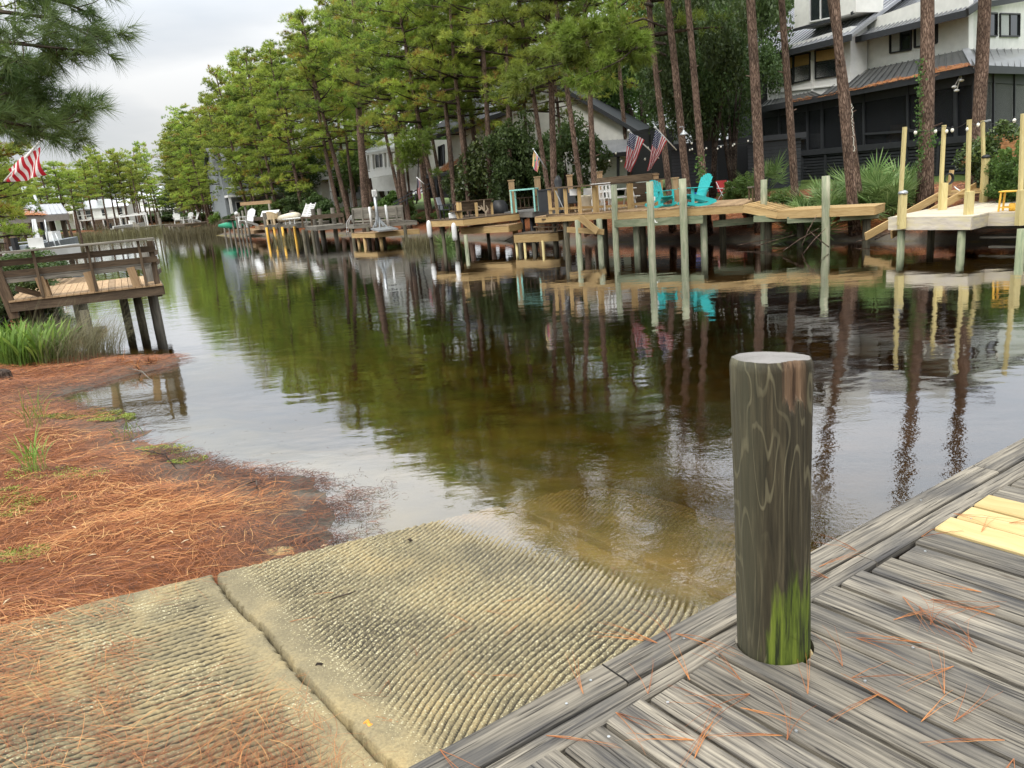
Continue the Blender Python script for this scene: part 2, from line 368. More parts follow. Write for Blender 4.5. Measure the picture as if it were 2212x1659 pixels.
M['palm'] = leafmat('palmetto fans', [(0, (.08, .14, .04)), (.6, (.17, .27, .08)), (1, (.34, .44, .18))], rough=.4, trans=.3)
M['grass'] = leafmat('waterside grass', [(0, (.08, .14, .025)), (.6, (.17, .28, .045)), (1, (.30, .40, .09))], trans=.35)
M['dry'] = leafmat('dry reeds', [(0, (.10, .085, .045)), (.6, (.19, .17, .085)), (1, (.28, .26, .15))], trans=.3)
M['moss'] = leafmat('yellow green moss', [(0, (.10, .14, .02)), (.5, (.24, .29, .04)), (1, (.38, .40, .08))], trans=.3)
M['ivy'] = leafmat('ivy', [(0, (.03, .06, .015)), (1, (.11, .19, .04))], trans=.3)
# ---------------------------------------------------------------- land, water, ramp
U = np.array([.81, .585]); U /= np.hypot(*U); Vv = np.array([-U[1], U[0]])
def uvw(u, v, z): return (u * U[0] + v * Vv[0], u * U[1] + v * Vv[1], z)
def rampz(u, v): return .12 * (3.4 - .18 * (v - 2.9) - u)
SHORE = [(-1.52, 5.35), (-1.62, 5.7), (-1.72, 6.1), (-1.62, 6.5), (-1.95, 6.95), (-2.35, 7.3), (-2.9, 7.65), (-3.5, 8.1), (-4.1, 8.75), (-4.5, 9.25), (-5.0, 9.75), (-5.3, 10.3), (-6.3, 10.9), (-7.3, 11.9), (-7.0, 12.9), (-6.3, 13.7), (-5.9, 14.3), (-6.6, 14.7), (-7.9, 15.2), (-9.2, 16.2), (-10.6, 17.2), (-11.6, 18.6),
    (-12.5, 21.5), (-18, 30), (-30, 45), (-44, 58), (-60, 76), (-78, 93), (-104, 110), (-124, 118), (-126, 126), (-100, 130), (-78, 137), (-74, 150), (-80, 178), (-92, 214),
    (-84, 216), (-64, 165), (-57, 140), (-40.5, 107), (-30, 87), (-22.5, 75), (-16, 66), (-10.5, 60), (-6.2, 52.5), (-3.2, 46), (-.5, 40.5), (1.6, 36.5), (4.3, 33.2), (7, 30.2), (9.3, 27.4), (11.3, 25),
    (13.2, 22.4), (15.6, 19), (22, 12), (30, 4), (34, -14), (6, -14), (4.2, -2), (3.2, 1.2), (2.3, 2.8), (1.06, 4.39), (.1, 4.7)]
SP = np.array(SHORE)
def vnoise(x, y, s, seed=0):
    x = x * s; y = y * s; xi = np.floor(x).astype(int); yi = np.floor(y).astype(int); fx = x - xi; fy = y - yi; fx = fx * fx * (3 - 2 * fx); fy = fy * fy * (3 - 2 * fy)
    def hsh(a, b):
        q = (a * 374761393 + b * 668265263 + seed * 974711) & 0x7fffffff; q = (q ^ (q >> 13)) * 1274126177 & 0x7fffffff; return ((q ^ (q >> 16)) & 0xffff) / 65535.
    return (hsh(xi, yi) * (1 - fx) + hsh(xi + 1, yi) * fx) * (1 - fy) + (hsh(xi, yi + 1) * (1 - fx) + hsh(xi + 1, yi + 1) * fx) * fy
def sdf(x, y):
    x = np.asarray(x, float); y = np.asarray(y, float); d = np.full(x.shape, 1e9); ins = np.zeros(x.shape, bool)
    n = len(SP)
    for i in range(n):
        ax, ay = SP[i]; bx, by = SP[(i + 1) % n]
        ex, ey = bx - ax, by - ay; t = np.clip(((x - ax) * ex + (y - ay) * ey) / (ex * ex + ey * ey), 0, 1)
        d = np.minimum(d, np.hypot(x - ax - t * ex, y - ay - t * ey))
        c = ((ay > y) != (by > y)) & (x < (bx - ax) * (y - ay) / (by - ay + 1e-12) + ax); ins ^= c
    jit = (vnoise(x + 200, y + 200, 2.3, 12) - .5) * .34 + (vnoise(x + 200, y + 200, 6.5, 13) - .5) * .14
    return np.where(ins, -d, d) + jit * (np.hypot(x, y) < 18)
def gz(x, y):
    x = np.asarray(x, float); y = np.asarray(y, float); s = sdf(x, y)
    side = (x - 5) * .827 + (y - 12) * .562
    far = np.clip((side + 2) / 4, 0, 1)
    wob = .05 * np.sin(x * 2.1 + y * .7) * np.sin(y * 1.7 - x * .4) + .03 * np.sin(x * 5.3 + 1) * np.sin(y * 4.7)
    farz = np.interp(s, [0, .6, 2.5, 4.5, 9, 16, 40, 200], [0, .28, .78, 1.0, 1.25, 1.62, 1.9, 2.4])
    nearz = np.interp(s, [0, 1, 2.5, 6, 12, 60, 200], [0, .12, .30, .62, .9, 1.3, 1.8])
    land = nearz * (1 - far) + farz * far + wob * np.clip(s * 1.5, 0, 1) * .8
    dep = np.interp(-s, [0, 1, 3, 6, 12], [0, -.14, -.62, -1.0, -1.15])
    z = np.where(s > 0, land, dep + wob * .3)
    u = x * U[0] + y * U[1]; v = x * Vv[0] + y * Vv[1]
    inr = np.clip((v - .2) / .3, 0, 1) * np.clip((5.32 - v) / .12, 0, 1) * np.clip((6.3 - u) / .3, 0, 1) * np.clip((u + 3.6) / .3, 0, 1)
    rz_ = rampz(u, v) - .16 - .3 * np.clip(u - 4.3, 0, 9) ** 1.7
    near = np.clip((9 - np.hypot(x, y)) / 3, 0, 1)
    soft = np.clip((v - 5.2) / .1, 0, 1) * np.clip((7 - v) / 1.5, 0, 1) * np.clip((2.6 - u), 0, 1) * (u > -3)
    z = np.where(soft > 0, z * (1 - soft) + soft * np.minimum(z + .05, np.maximum(rampz(u, v) + .02 + wob * .6, -.3)), z)
    return z * (1 - inr) + np.minimum(z, rz_) * inr
def gz1(x, y): return float(gz(np.array([x]), np.array([y]))[0])
k = 6.0; nx, ny = 300, 340
tx = np.linspace(-1, 1, nx); ty = np.linspace(-.78, 1, ny)
gx = 520 * np.sinh(k * tx) / np.sinh(k) - 2.0; gy = 900 * np.sinh(k * ty) / np.sinh(k) + 6.5
X, Y = np.meshgrid(gx, gy); Z = gz(X, Y)
idx = np.arange(nx * ny).reshape(ny, nx)
Fq = np.stack([idx[:-1, :-1], idx[:-1, 1:], idx[1:, 1:], idx[1:, :-1]], -1).reshape(-1, 4)
S_ = sdf(X, Y)
# ground material: mud and sand by the water, orange pine straw above, lawn further back
m, t, b = new_mat('bank ground'); b.inputs['Roughness'].default_value = .85; b.inputs['Specular IOR Level'].default_value = .25
at = nn(t, 'ShaderNodeAttribute', attribute_name='shore'); tc_ = nn(t, 'ShaderNodeTexCoord')
n1 = nn(t, 'ShaderNodeTexNoise'); n1.inputs['Scale'].default_value = 1.3; n1.inputs['Detail'].default_value = 5; ln(t, tc_.outputs['Object'], n1.inputs[0])
mp = nn(t, 'ShaderNodeMapping'); mp.inputs['Scale'].default_value = (14, 60, 30); ln(t, tc_.outputs['Object'], mp.inputs[0])
n2 = nn(t, 'ShaderNodeTexNoise'); n2.inputs['Scale'].default_value = 1; n2.inputs['Detail'].default_value = 7; n2.inputs['Distortion'].default_value = 1.5; n2.inputs['Roughness'].default_value = .7; ln(t, mp.outputs[0], n2.inputs[0])
straw = ramp_node(t, [(.28, (.035, .015, .009)), (.45, (.14, .048, .018)), (.60, (.30, .10, .032)), (.78, (.46, .19, .065))], n2.outputs[0])
mud = ramp_node(t, [(.3, (.06, .053, .042)), (.7, (.25, .22, .175))], n2.outputs[0])
bed = ramp_node(t, [(.3, (.10, .085, .03)), (.7, (.30, .24, .09))], n1.outputs[0])
lawn = ramp_node(t, [(.3, (.06, .10, .02)), (.7, (.14, .20, .05))], n2.outputs[0])
sj = mathn(t, 'ADD', at.outputs['Fac'], mathn(t, 'MULTIPLY', mathn(t, 'SUBTRACT', n1.outputs[0], .5), .9))
f1 = nn(t, 'ShaderNodeMapRange'); ln(t, sj, f1.inputs[0]); f1.inputs[1].default_value = .15; f1.inputs[2].default_value = 1.0
f0 = nn(t, 'ShaderNodeMapRange'); ln(t, at.outputs['Fac'], f0.inputs[0]); f0.inputs[1].default_value = -.35; f0.inputs[2].default_value = 0
sj2 = mathn(t, 'ADD', at.outputs['Fac'], mathn(t, 'MULTIPLY', n1.outputs[0], 5.))
f2 = nn(t, 'ShaderNodeMapRange'); ln(t, sj2, f2.inputs[0]); f2.inputs[1].default_value = 11.3; f2.inputs[2].default_value = 12.4
a = nn(t, 'ShaderNodeMixRGB'); ln(t, f0.outputs[0], a.inputs[0]); ln(t, bed.outputs[0], a.inputs[1]); ln(t, mud.outputs[0], a.inputs[2])
c = nn(t, 'ShaderNodeMixRGB'); ln(t, f1.outputs[0], c.inputs[0]); ln(t, a.outputs[0], c.inputs[1]); ln(t, straw.outputs[0], c.inputs[2])
d = nn(t, 'ShaderNodeMixRGB'); ln(t, f2.outputs[0], d.inputs[0]); ln(t, c.outputs[0], d.inputs[1]); ln(t, lawn.outputs[0], d.inputs[2]); ln(t, d.outputs[0], b.inputs['Base Color'])
bp = nn(t, 'ShaderNodeBump'); bp.inputs['Strength'].default_value = .8; bp.inputs['Distance'].default_value = .04; ln(t, n2.outputs[0], bp.inputs['Height']); ln(t, bp.outputs[0], b.inputs['Normal'])
M['ground'] = m
g = np_mesh('ground', np.stack([X.ravel(), Y.ravel(), Z.ravel()], -1), Fq, m, smooth=True, attrs={'shore': ('POINT', S_.ravel())})
struct(g, label='banks of the canal, orange pine straw near the water and lawn by the houses')

# water: a closed body with a tea-coloured absorbing volume
m = bpy.data.materials.new('canal water'); m.use_nodes = True; t = m.node_tree; t.nodes.clear()
o = nn(t, 'ShaderNodeOutputMaterial'); tc_ = nn(t, 'ShaderNodeTexCoord')
def wnoise(sx, sy, rot, sc, det):
    mp = nn(t, 'ShaderNodeMapping'); mp.inputs['Scale'].default_value = (sx, sy, 1); mp.inputs['Rotation'].default_value = (0, 0, rot); ln(t, tc_.outputs['Object'], mp.inputs[0])
    n = nn(t, 'ShaderNodeTexNoise'); n.inputs['Scale'].default_value = sc; n.inputs['Detail'].default_value = det; n.inputs['Roughness'].default_value = .5; ln(t, mp.outputs[0], n.inputs[0]); return n.outputs[0]
w1 = wnoise(1, 1.6, .3, 1.1, 2); w2 = wnoise(1, 1.9, -.35, 7.5, 3); w3 = wnoise(1.2, 1, .9, 22, 2)
calm = wnoise(.35, .35, 0, .55, 2)
cm = nn(t, 'ShaderNodeMapRange'); ln(t, calm, cm.inputs[0]); cm.inputs[1].default_value = .38; cm.inputs[2].default_value = .66; cm.inputs[3].default_value = .25; cm.inputs[4].default_value = 1.
# livelier little ripples over the ramp
sx_ = nn(t, 'ShaderNodeVectorMath', operation='DISTANCE'); ln(t, tc_.outputs['Object'], sx_.inputs[0]); sx_.inputs[1].default_value = (2.6, 6.2, 0)
rp = nn(t, 'ShaderNodeMapRange'); ln(t, sx_.outputs['Value'], rp.inputs[0]); rp.inputs[1].default_value = 1.; rp.inputs[2].default_value = 4.2; rp.inputs[3].default_value = 1.0; rp.inputs[4].default_value = .0
h = mathn(t, 'ADD', mathn(t, 'MULTIPLY', w1, .0055), mathn(t, 'MULTIPLY', mathn(t, 'MULTIPLY', w2, .0013), cm.outputs[0]))
h = mathn(t, 'ADD', h, mathn(t, 'MULTIPLY', mathn(t, 'MULTIPLY', w3, .0009), rp.outputs[0]))
bp = nn(t, 'ShaderNodeBump'); bp.inputs['Strength'].default_value = 1; bp.inputs['Distance'].default_value = 1.0; ln(t, h, bp.inputs['Height'])
fr = nn(t, 'ShaderNodeFresnel'); fr.inputs['IOR'].default_value = 1.52; ln(t, bp.outputs[0], fr.inputs['Normal'])
gl = nn(t, 'ShaderNodeBsdfGlossy'); gl.inputs['Roughness'].default_value = .015; ln(t, bp.outputs[0], gl.inputs['Normal']); gl.inputs[0].default_value = (.97, .98, 1, 1)
tp = nn(t, 'ShaderNodeBsdfTransparent'); ms = nn(t, 'ShaderNodeMixShader')
frm = mathn(t, 'MULTIPLY', fr.outputs[0], 1.7, clamp=True)
ln(t, frm, ms.inputs[0]); ln(t, tp.outputs[0], ms.inputs[1]); ln(t, gl.outputs[0], ms.inputs[2]); ln(t, ms.outputs[0], o.inputs['Surface'])
va = nn(t, 'ShaderNodeVolumeAbsorption'); va.inputs['Color'].default_value = (.68, .55, .15, 1); va.inputs['Density'].default_value = 1.15; ln(t, va.outputs[0], o.inputs['Volume'])
mb = MB(); x0, x1, y0, y1, zb = -300, 120, -60, 420, -2.5
P8 = [(x0, y0, zb), (x1, y0, zb), (x1, y1, zb), (x0, y1, zb), (x0, y0, 0), (x1, y0, 0), (x1, y1, 0), (x0, y1, 0)]
mb.v = P8
for q in ((0, 3, 2, 1), (4, 5, 6, 7), (0, 1, 5, 4), (1, 2, 6, 5), (2, 3, 7, 6), (3, 0, 4, 7)): mb.face(q)
struct(mb.build('water', m), label='calm tea-coloured canal water reflecting trees and sky')

# concrete boat ramp: three cast slabs with rough V grooves
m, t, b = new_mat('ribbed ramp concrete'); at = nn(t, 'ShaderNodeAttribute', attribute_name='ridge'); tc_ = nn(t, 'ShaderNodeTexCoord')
ag = nn(t, 'ShaderNodeTexVoronoi'); ag.inputs['Scale'].default_value = 72; ln(t, tc_.outputs['Object'], ag.inputs[0])
n1 = nn(t, 'ShaderNodeTexNoise'); n1.inputs['Scale'].default_value = 1.1; n1.inputs['Detail'].default_value = 8; n1.inputs['Roughness'].default_value = .62; ln(t, tc_.outputs['Object'], n1.inputs[0])
n2 = nn(t, 'ShaderNodeTexNoise'); n2.inputs['Scale'].default_value = 60; n2.inputs['Detail'].default_value = 5; ln(t, tc_.outputs['Object'], n2.inputs[0])
basec = ramp_node(t, [(.32, (.115, .095, .055)), (.48, (.215, .178, .10)), (.60, (.32, .25, .125)), (.76, (.41, .265, .095))], n1.outputs[0])
m1 = nn(t, 'ShaderNodeMixRGB', blend_type='MULTIPLY'); m1.inputs[0].default_value = .6; ln(t, basec.outputs[0], m1.inputs[1])
sp = ramp_node(t, [(.3, (.6, .6, .6)), (.7, (1.25, 1.25, 1.2))], n2.outputs[0]); ln(t, sp.outputs[0], m1.inputs[2])
pat = nn(t, 'ShaderNodeAttribute', attribute_name='shell')
agm = mathn(t, 'LESS_THAN', ag.outputs['Distance'], mathn(t, 'MULTIPLY', pat.outputs['Fac'], .50))
agc = ramp_node(t, [(0, (.20, .17, .09)), (.5, (.38, .33, .18)), (1, (.54, .50, .34))], ag.outputs['Color'])
m2 = nn(t, 'ShaderNodeMixRGB'); ln(t, agm, m2.inputs[0]); ln(t, m1.outputs[0], m2.inputs[1]); ln(t, agc.outputs[0], m2.inputs[2])
dk = nn(t, 'ShaderNodeMapRange'); ln(t, at.outputs['Fac'], dk.inputs[0]); dk.inputs[1].default_value = 0; dk.inputs[2].default_value = .62; dk.inputs[3].default_value = .13; dk.inputs[4].default_value = 1.  # groove shade painted into the colour, besides algae and dirt
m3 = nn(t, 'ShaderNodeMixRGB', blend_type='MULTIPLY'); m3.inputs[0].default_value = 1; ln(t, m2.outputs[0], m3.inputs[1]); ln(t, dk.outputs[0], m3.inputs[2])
# algae line and amber silt where the slab meets and goes under the water
sz = nn(t, 'ShaderNodeSeparateXYZ'); ln(t, tc_.outputs['Object'], sz.inputs[0])
wz = mathn(t, 'ADD', sz.outputs[2], mathn(t, 'MULTIPLY', mathn(t, 'SUBTRACT', n1.outputs[0], .5), .05))
wf = nn(t, 'ShaderNodeMapRange'); ln(t, wz, wf.inputs[0]); wf.inputs[1].default_value = .015; wf.inputs[2].default_value = -.02
al = ramp_node(t, [(.35, (.13, .09, .022)), (.6, (.30, .185, .042)), (.75, (.44, .25, .055))], n1.outputs[0])
m4 = nn(t, 'ShaderNodeMixRGB'); ln(t, mathn(t, 'MULTIPLY', wf.outputs[0], .55), m4.inputs[0]); ln(t, m3.outputs[0], m4.inputs[1]); ln(t, al.outputs[0], m4.inputs[2])
ln(t, m4.outputs[0], b.inputs['Base Color'])
rg = nn(t, 'ShaderNodeMapRange'); ln(t, wz, rg.inputs[0]); rg.inputs[1].default_value = .0; rg.inputs[2].default_value = .07; rg.inputs[3].default_value = .22; rg.inputs[4].default_value = .8; ln(t, rg.outputs[0], b.inputs['Roughness'])
bp = nn(t, 'ShaderNodeBump'); bp.inputs['Strength'].default_value = .5; bp.inputs['Distance'].default_value = .006; ln(t, mathn(t, 'SUBTRACT', n2.outputs[0], mathn(t, 'MULTIPLY', ag.outputs['Distance'], .8)), bp.inputs['Height']); ln(t, bp.outputs[0], b.inputs['Normal'])
M['ramp'] = m
def slab(name, u0, u1, du, dv, slope_f, amp_f, shell_f, edge):
    us = np.arange(u0, u1, du); vs = np.arange(.6, 5.32, dv); A, B = np.meshgrid(us, vs)
    ph = (B - slope_f(A, B)) / .047
    ph = ph + .25 * (vnoise(A, B, 1.7, 3) - .5) + .18 * (vnoise(A, B, 6, 4) - .5)
    tri = np.abs((ph % 1) - .5) * 2; rd = 1 - tri ** 2.1
    amp = amp_f(A, B)
    rough = (vnoise(A, B, 90, 1) - .5) * .006 + (vnoise(A, B, 35, 2) - .5) * .005
    z = rampz(A, B) - .22 * np.clip(A - 4.3, 0, 9) ** 1.7 + (rd - 1) * amp + rough * (.4 + amp / .016) + (vnoise(A, B, 2.2, 9) - .5) * .012
    e = edge(A, B)                                             # distance to the broken joint edges
    z = np.where(e < .03, z - (.03 - np.maximum(e, -.03)) ** 2 * 14, z)
    z = np.where(e < 0, rampz(A, B) - .14, z)
    le = 5.29 - B; z = z - np.where(le < .03, np.minimum((.03 - le), .03) ** 2 * 18, 0) - np.where(le < 0, .32, 0)
    sh = shell_f(A, B) * np.clip(rd * 1.3, 0, 1)
    n, k_ = A.shape; ii = np.arange(n * k_).reshape(n, k_)
    F_ = np.stack([ii[:-1, :-1], ii[1:, :-1], ii[1:, 1:], ii[:-1, 1:]], -1).reshape(-1, 4)[:, ::-1]
    Vx = A * U[0] + B * Vv[0]; Vy = A * U[1] + B * Vv[1]
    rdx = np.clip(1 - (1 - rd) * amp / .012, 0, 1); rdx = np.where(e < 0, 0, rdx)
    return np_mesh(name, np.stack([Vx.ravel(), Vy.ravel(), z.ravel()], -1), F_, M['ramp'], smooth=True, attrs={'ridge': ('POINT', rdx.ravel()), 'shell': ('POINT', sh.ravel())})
bank_curve = lambda A, B: .08 * A + .50 * np.clip(A - 1.1, 0, 9) - .30 * np.clip(2.2 - A, 0, 1.1) * np.clip((3.2 - B), 0, 2) * .3 + .14 * np.sin((A - 1.1) * 2.1) * np.clip((4.6 - B) / 2, 0, 1)
jag = lambda A, B, c_, s: (A - c_ - (vnoise(B, B * 0, 3.5, s) - .5) * .07 - (vnoise(B, B * 0, 22, s + 1) - .5) * .016)
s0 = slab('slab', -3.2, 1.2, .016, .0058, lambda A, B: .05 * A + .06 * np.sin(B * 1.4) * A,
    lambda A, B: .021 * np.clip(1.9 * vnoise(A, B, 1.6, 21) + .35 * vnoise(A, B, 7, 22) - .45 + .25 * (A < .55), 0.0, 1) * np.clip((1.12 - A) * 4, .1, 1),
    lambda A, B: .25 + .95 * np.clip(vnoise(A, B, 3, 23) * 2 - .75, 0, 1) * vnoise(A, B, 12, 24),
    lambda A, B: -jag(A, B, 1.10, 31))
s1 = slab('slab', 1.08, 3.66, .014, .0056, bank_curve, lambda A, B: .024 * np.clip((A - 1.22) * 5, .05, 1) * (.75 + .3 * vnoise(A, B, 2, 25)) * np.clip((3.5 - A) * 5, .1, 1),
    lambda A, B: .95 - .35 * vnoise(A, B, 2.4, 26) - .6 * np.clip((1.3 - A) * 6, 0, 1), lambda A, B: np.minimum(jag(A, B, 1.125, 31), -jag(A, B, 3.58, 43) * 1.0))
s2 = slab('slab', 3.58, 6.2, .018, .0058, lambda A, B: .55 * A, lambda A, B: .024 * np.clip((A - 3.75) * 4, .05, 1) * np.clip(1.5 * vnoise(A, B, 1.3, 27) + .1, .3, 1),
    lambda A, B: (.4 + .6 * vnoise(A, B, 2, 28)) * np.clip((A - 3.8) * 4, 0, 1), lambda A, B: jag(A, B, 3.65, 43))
rr = bpy.data.objects.new('boat_ramp', None); C.objects.link(rr); struct(rr, label='ribbed concrete boat ramp in three slabs running down under the water')
for s_ in (s0, s1, s2): s_.parent = rr
s0['label'] = 'worn grey slab at the top of the ramp with broken ribs'; s1['label'] = 'middle slab with sharp shell-studded ribs at the waterline'; s2['label'] = 'sunken amber slab below the water'
def rampsurf(x, y):
    u = x * U[0] + y * U[1]; v = x * Vv[0] + y * Vv[1]; return float(rampz(u, v)), u, v

# ---------------------------------------------------------------- fallen needles
m, t, b = new_mat('dead pine needle'); at = nn(t, 'ShaderNodeAttribute', attribute_name='rnd')
r = ramp_node(t, [(0, (.025, .012, .008)), (.18, (.09, .032, .015)), (.5, (.27, .086, .024)), (.8, (.46, .18, .05)), (1, (.58, .33, .12))], at.outputs['Fac']); ln(t, r.outputs[0], b.inputs['Base Color']); b.inputs['Roughness'].default_value = .55
M['needle'] = m
def needles(name, P, ang, L, wd, rnd, lift, mat, tiltamp=.12, segs=3):
    """P (n,3) start points; flat curved ribbons, two faces crossed as a V so they have thickness"""
    n = len(P); cur = nrng.normal(0, .45, n); tl = nrng.normal(0, tiltamp, n)
    V_ = np.zeros((n, segs + 1, 3, 3)); 
    pos = P.copy()
    for i in range(segs + 1):
        a = ang + cur * (i / segs - .5); dx = np.cos(a); dy = np.sin(a)
        px_, py_ = -dy, dx; ww = wd * (1 - .55 * i / segs) / 2
        zc = pos[:, 2] + lift * np.sin(np.pi * i / segs)
        V_[:, i, 0] = np.stack([pos[:, 0] - px_ * ww, pos[:, 1] - py_ * ww, zc], -1)
        V_[:, i, 1] = np.stack([pos[:, 0], pos[:, 1], zc + ww * .9], -1)
        V_[:, i, 2] = np.stack([pos[:, 0] + px_ * ww, pos[:, 1] + py_ * ww, zc], -1)
        st = L / segs; pos = pos + np.stack([dx * st, dy * st, tl * st * (1 if i < segs / 2 else -1)], -1)
    V_ = V_.reshape(-1, 3); base = (np.arange(n) * (segs + 1) * 3)[:, None]
    F_ = []
    for i in range(segs):
        for j in (0, 1):
            F_.append(base + np.array([[i * 3 + j, (i + 1) * 3 + j, (i + 1) * 3 + j + 1, i * 3 + j + 1]]))
    F_ = np.concatenate(F_, 0); rr_ = np.tile(rnd, segs * 2)
    return np_mesh(name, V_, F_, mat, attrs={'rnd': ('FACE', rr_)})
# density map of the straw on the near bank
N = 150000
# area-uniform in the picture: sample by distance
th = nrng.uniform(-1.25, -.0, N * 2); rr2 = nrng.uniform(.9, 1, N * 2)
R0 = 1.6 + (14.5 - 1.6) * nrng.random(N * 2) ** 1.5
Px = R0 * np.sin(th) + .5; Py = R0 * np.cos(th)
s = sdf(Px, Py); u = Px * U[0] + Py * U[1]; v = Px * Vv[0] + Py * Vv[1]
patch = vnoise(Px + 50, Py + 50, 1.4, 5); fine = vnoise(Px + 50, Py + 50, 4.5, 6)
edge_v = 5.33 + .10 * (vnoise(u + 20, u * 0, 3, 51) - .5) - np.clip(.95 - u, 0, 3) * .22 - np.clip(.35 - u, 0, 3) * .25
dens = np.where(v > edge_v, 1.0, 0.0) * np.clip((s + .12) * 5, 0, 1)
dens *= np.clip(.35 + 1.5 * patch, .25, 1)
# straw washed onto the top slab
on = (v <= edge_v) & (u < 1.05) & (v > 2.0)
strk = np.exp(-((u - .30 - .08 * np.sin(v * 3)) / .10) ** 2) * (v < 4.6) * 1.2        # drift lying along the old crack
lowl = np.clip((.22 - u) * 2.2, 0, 1) * np.clip((vnoise(Px + 9, Py + 9, 2.1, 61) - .22) * 3.2, 0, 1)
bott = np.exp(-((u - .62) / .3) ** 2 - ((v - 3.05) / .45) ** 2) * .8
near_edge = np.clip((v - (edge_v - .55)) / .55, 0, 1) ** 2 * np.clip((fine - .3) * 2, 0, 1) * .8
dens = np.where(on, np.clip(strk * .5 + lowl + bott + near_edge, 0, 1) * .8, dens)
dens = np.where((u > 1.05) & (v < 5.3), 0, dens) * np.clip((2.35 - u + .9 * (fine - .5)) * 2.2, 0, 1) ** np.where(v < 7.2, 1, 0)
dens = np.where(np.hypot(Px, Py) < 1.2, 0, dens)
kp = nrng.random(N * 2) < dens * np.where(np.hypot(Px, Py) < 5, .75, .42)
Px, Py, s, u, v, fine, patch = (a_[kp] for a_ in (Px, Py, s, u, v, fine, patch)); n_ = len(Px)
gzv = gz(Px, Py); onr = (v < 5.3) & (u < 6.5) & (v > .6); gzv = np.where(onr, rampz(u, v), gzv)
heap = .035 * np.clip(vnoise(Px + 50, Py + 50, 2.3, 8) * 1.6 - .3, 0, 1) * nrng.random(n_)
flow = (vnoise(Px + 50, Py + 50, .9, 7) - .5) * 5 + .15
ang = flow + nrng.normal(0, .55, n_) + (nrng.random(n_) < .5) * pi
dist = np.hypot(Px, Py); Ln = nrng.uniform(.10, .22, n_) ; wdn = nrng.uniform(.0016, .0026, n_) * np.clip(dist / 4.5, .8, 2.6)
col = np.clip(nrng.normal(.50, .20, n_) + (patch - .5) * .5 - np.clip(.35 - s, 0, .4) * 1.1, 0.02, 1)
bold = nrng.random(n_) < .16
Ln = np.where(bold, Ln * 1.35, Ln); wdn = np.where(bold, wdn * 1.45, wdn); heap = np.where(bold, heap + .012, heap); col = np.where(bold, np.clip(col + .22, .1, 1), col * .92); ang = np.where(bold, ang + nrng.normal(0, .7, n_), ang)
ns = needles('pine_straw', np.stack([Px, Py, gzv + .006 + heap], -1), ang, Ln, wdn, col, .008, M['needle'])
tag(ns, 'thick layer of fallen orange pine needles on the near left bank', 'pine straw'); ns['kind'] = 'stuff'
# straw further along the bank, out to the little spit below the bench dock
n_ = 60000; Px = nrng.uniform(-14, -5.2, n_); Py = nrng.uniform(10.5, 18.5, n_); s = sdf(Px, Py); kp = (s > -.06) & (nrng.random(n_) < np.clip(.35 + .9 * vnoise(Px + 60, Py + 60, 1.8, 14), 0, 1)); Px, Py, s = Px[kp], Py[kp], s[kp]; n_ = len(Px)
o_ = needles('pine_straw', np.stack([Px, Py, np.maximum(gz(Px, Py), 0) + .012 + .04 * nrng.random(n_)], -1), nrng.normal(.2, .8, n_) + (nrng.random(n_) < .5) * pi, nrng.uniform(.12, .24, n_), nrng.uniform(.005, .008, n_), np.clip(nrng.normal(.42, .2, n_) - np.clip(.3 - s, 0, .4) * .6, .02, 1), .012, M['needle'])
tag(o_, 'reddish pine straw along the left bank and its narrow spit below the bench dock', 'pine straw'); o_['kind'] = 'stuff'
n_ = 30000; Px = nrng.uniform(4, 21, n_); Py = nrng.uniform(21, 38, n_); s = sdf(Px, Py); kp = (s > .3) & (s < 9) & (vnoise(Px, Py, 1.1, 15) + .5 * nrng.random(n_) > .45) & ((Px - 5) * .827 + (Py - 12) * .562 > 0); Px, Py = Px[kp], Py[kp]; n_ = len(Px)
o_ = needles('pine_straw', np.stack([Px, Py, gz(Px, Py) + .02 + .04 * nrng.random(n_)], -1), nrng.uniform(0, 6.28, n_), nrng.uniform(.2, .4, n_), nrng.uniform(.014, .022, n_), np.clip(nrng.normal(.5, .2, n_), .02, 1), .03, M['needle'], segs=2)
tag(o_, 'red-brown pine straw on the far slope around the tan and bleached docks', 'pine straw'); o_['kind'] = 'stuff'
# wet dark litter at the water's edge
n_ = 38000; Px = nrng.uniform(-4.2, .2, n_); Py = nrng.uniform(5.2, 8.6, n_); s = sdf(Px, Py); v = Px * Vv[0] + Py * Vv[1]; u = Px * U[0] + Py * U[1]
wgt = np.exp(-((s + .02) / np.where(s > 0, .5, .16)) ** 2) * 1.2 + 1.1 * np.exp(-((Px + 1.55) / .42) ** 2 - ((Py - 6.15) / .6) ** 2)
kp = (nrng.random(n_) < wgt * .9 * np.clip(1.8 * vnoise(Px + 30, Py + 30, 4, 71) - .3, 0, 1)) & (v > 5.31) & (s > -.55); Px, Py, s = Px[kp], Py[kp], s[kp]; n_ = len(Px)
o_ = needles('wet_litter', np.stack([Px, Py, np.maximum(gz(Px, Py) + .014, 0) + .010 + .02 * nrng.random(n_)], -1), nrng.uniform(0, 2 * pi, n_), nrng.uniform(.04, .12, n_), nrng.uniform(.003, .006, n_), np.abs(nrng.normal(0, .2, n_)), .006, M['needle'])
tag(o_, 'dark wet needles and twigs washed up on the sand beside the ramp', 'litter'); o_['kind'] = 'stuff'
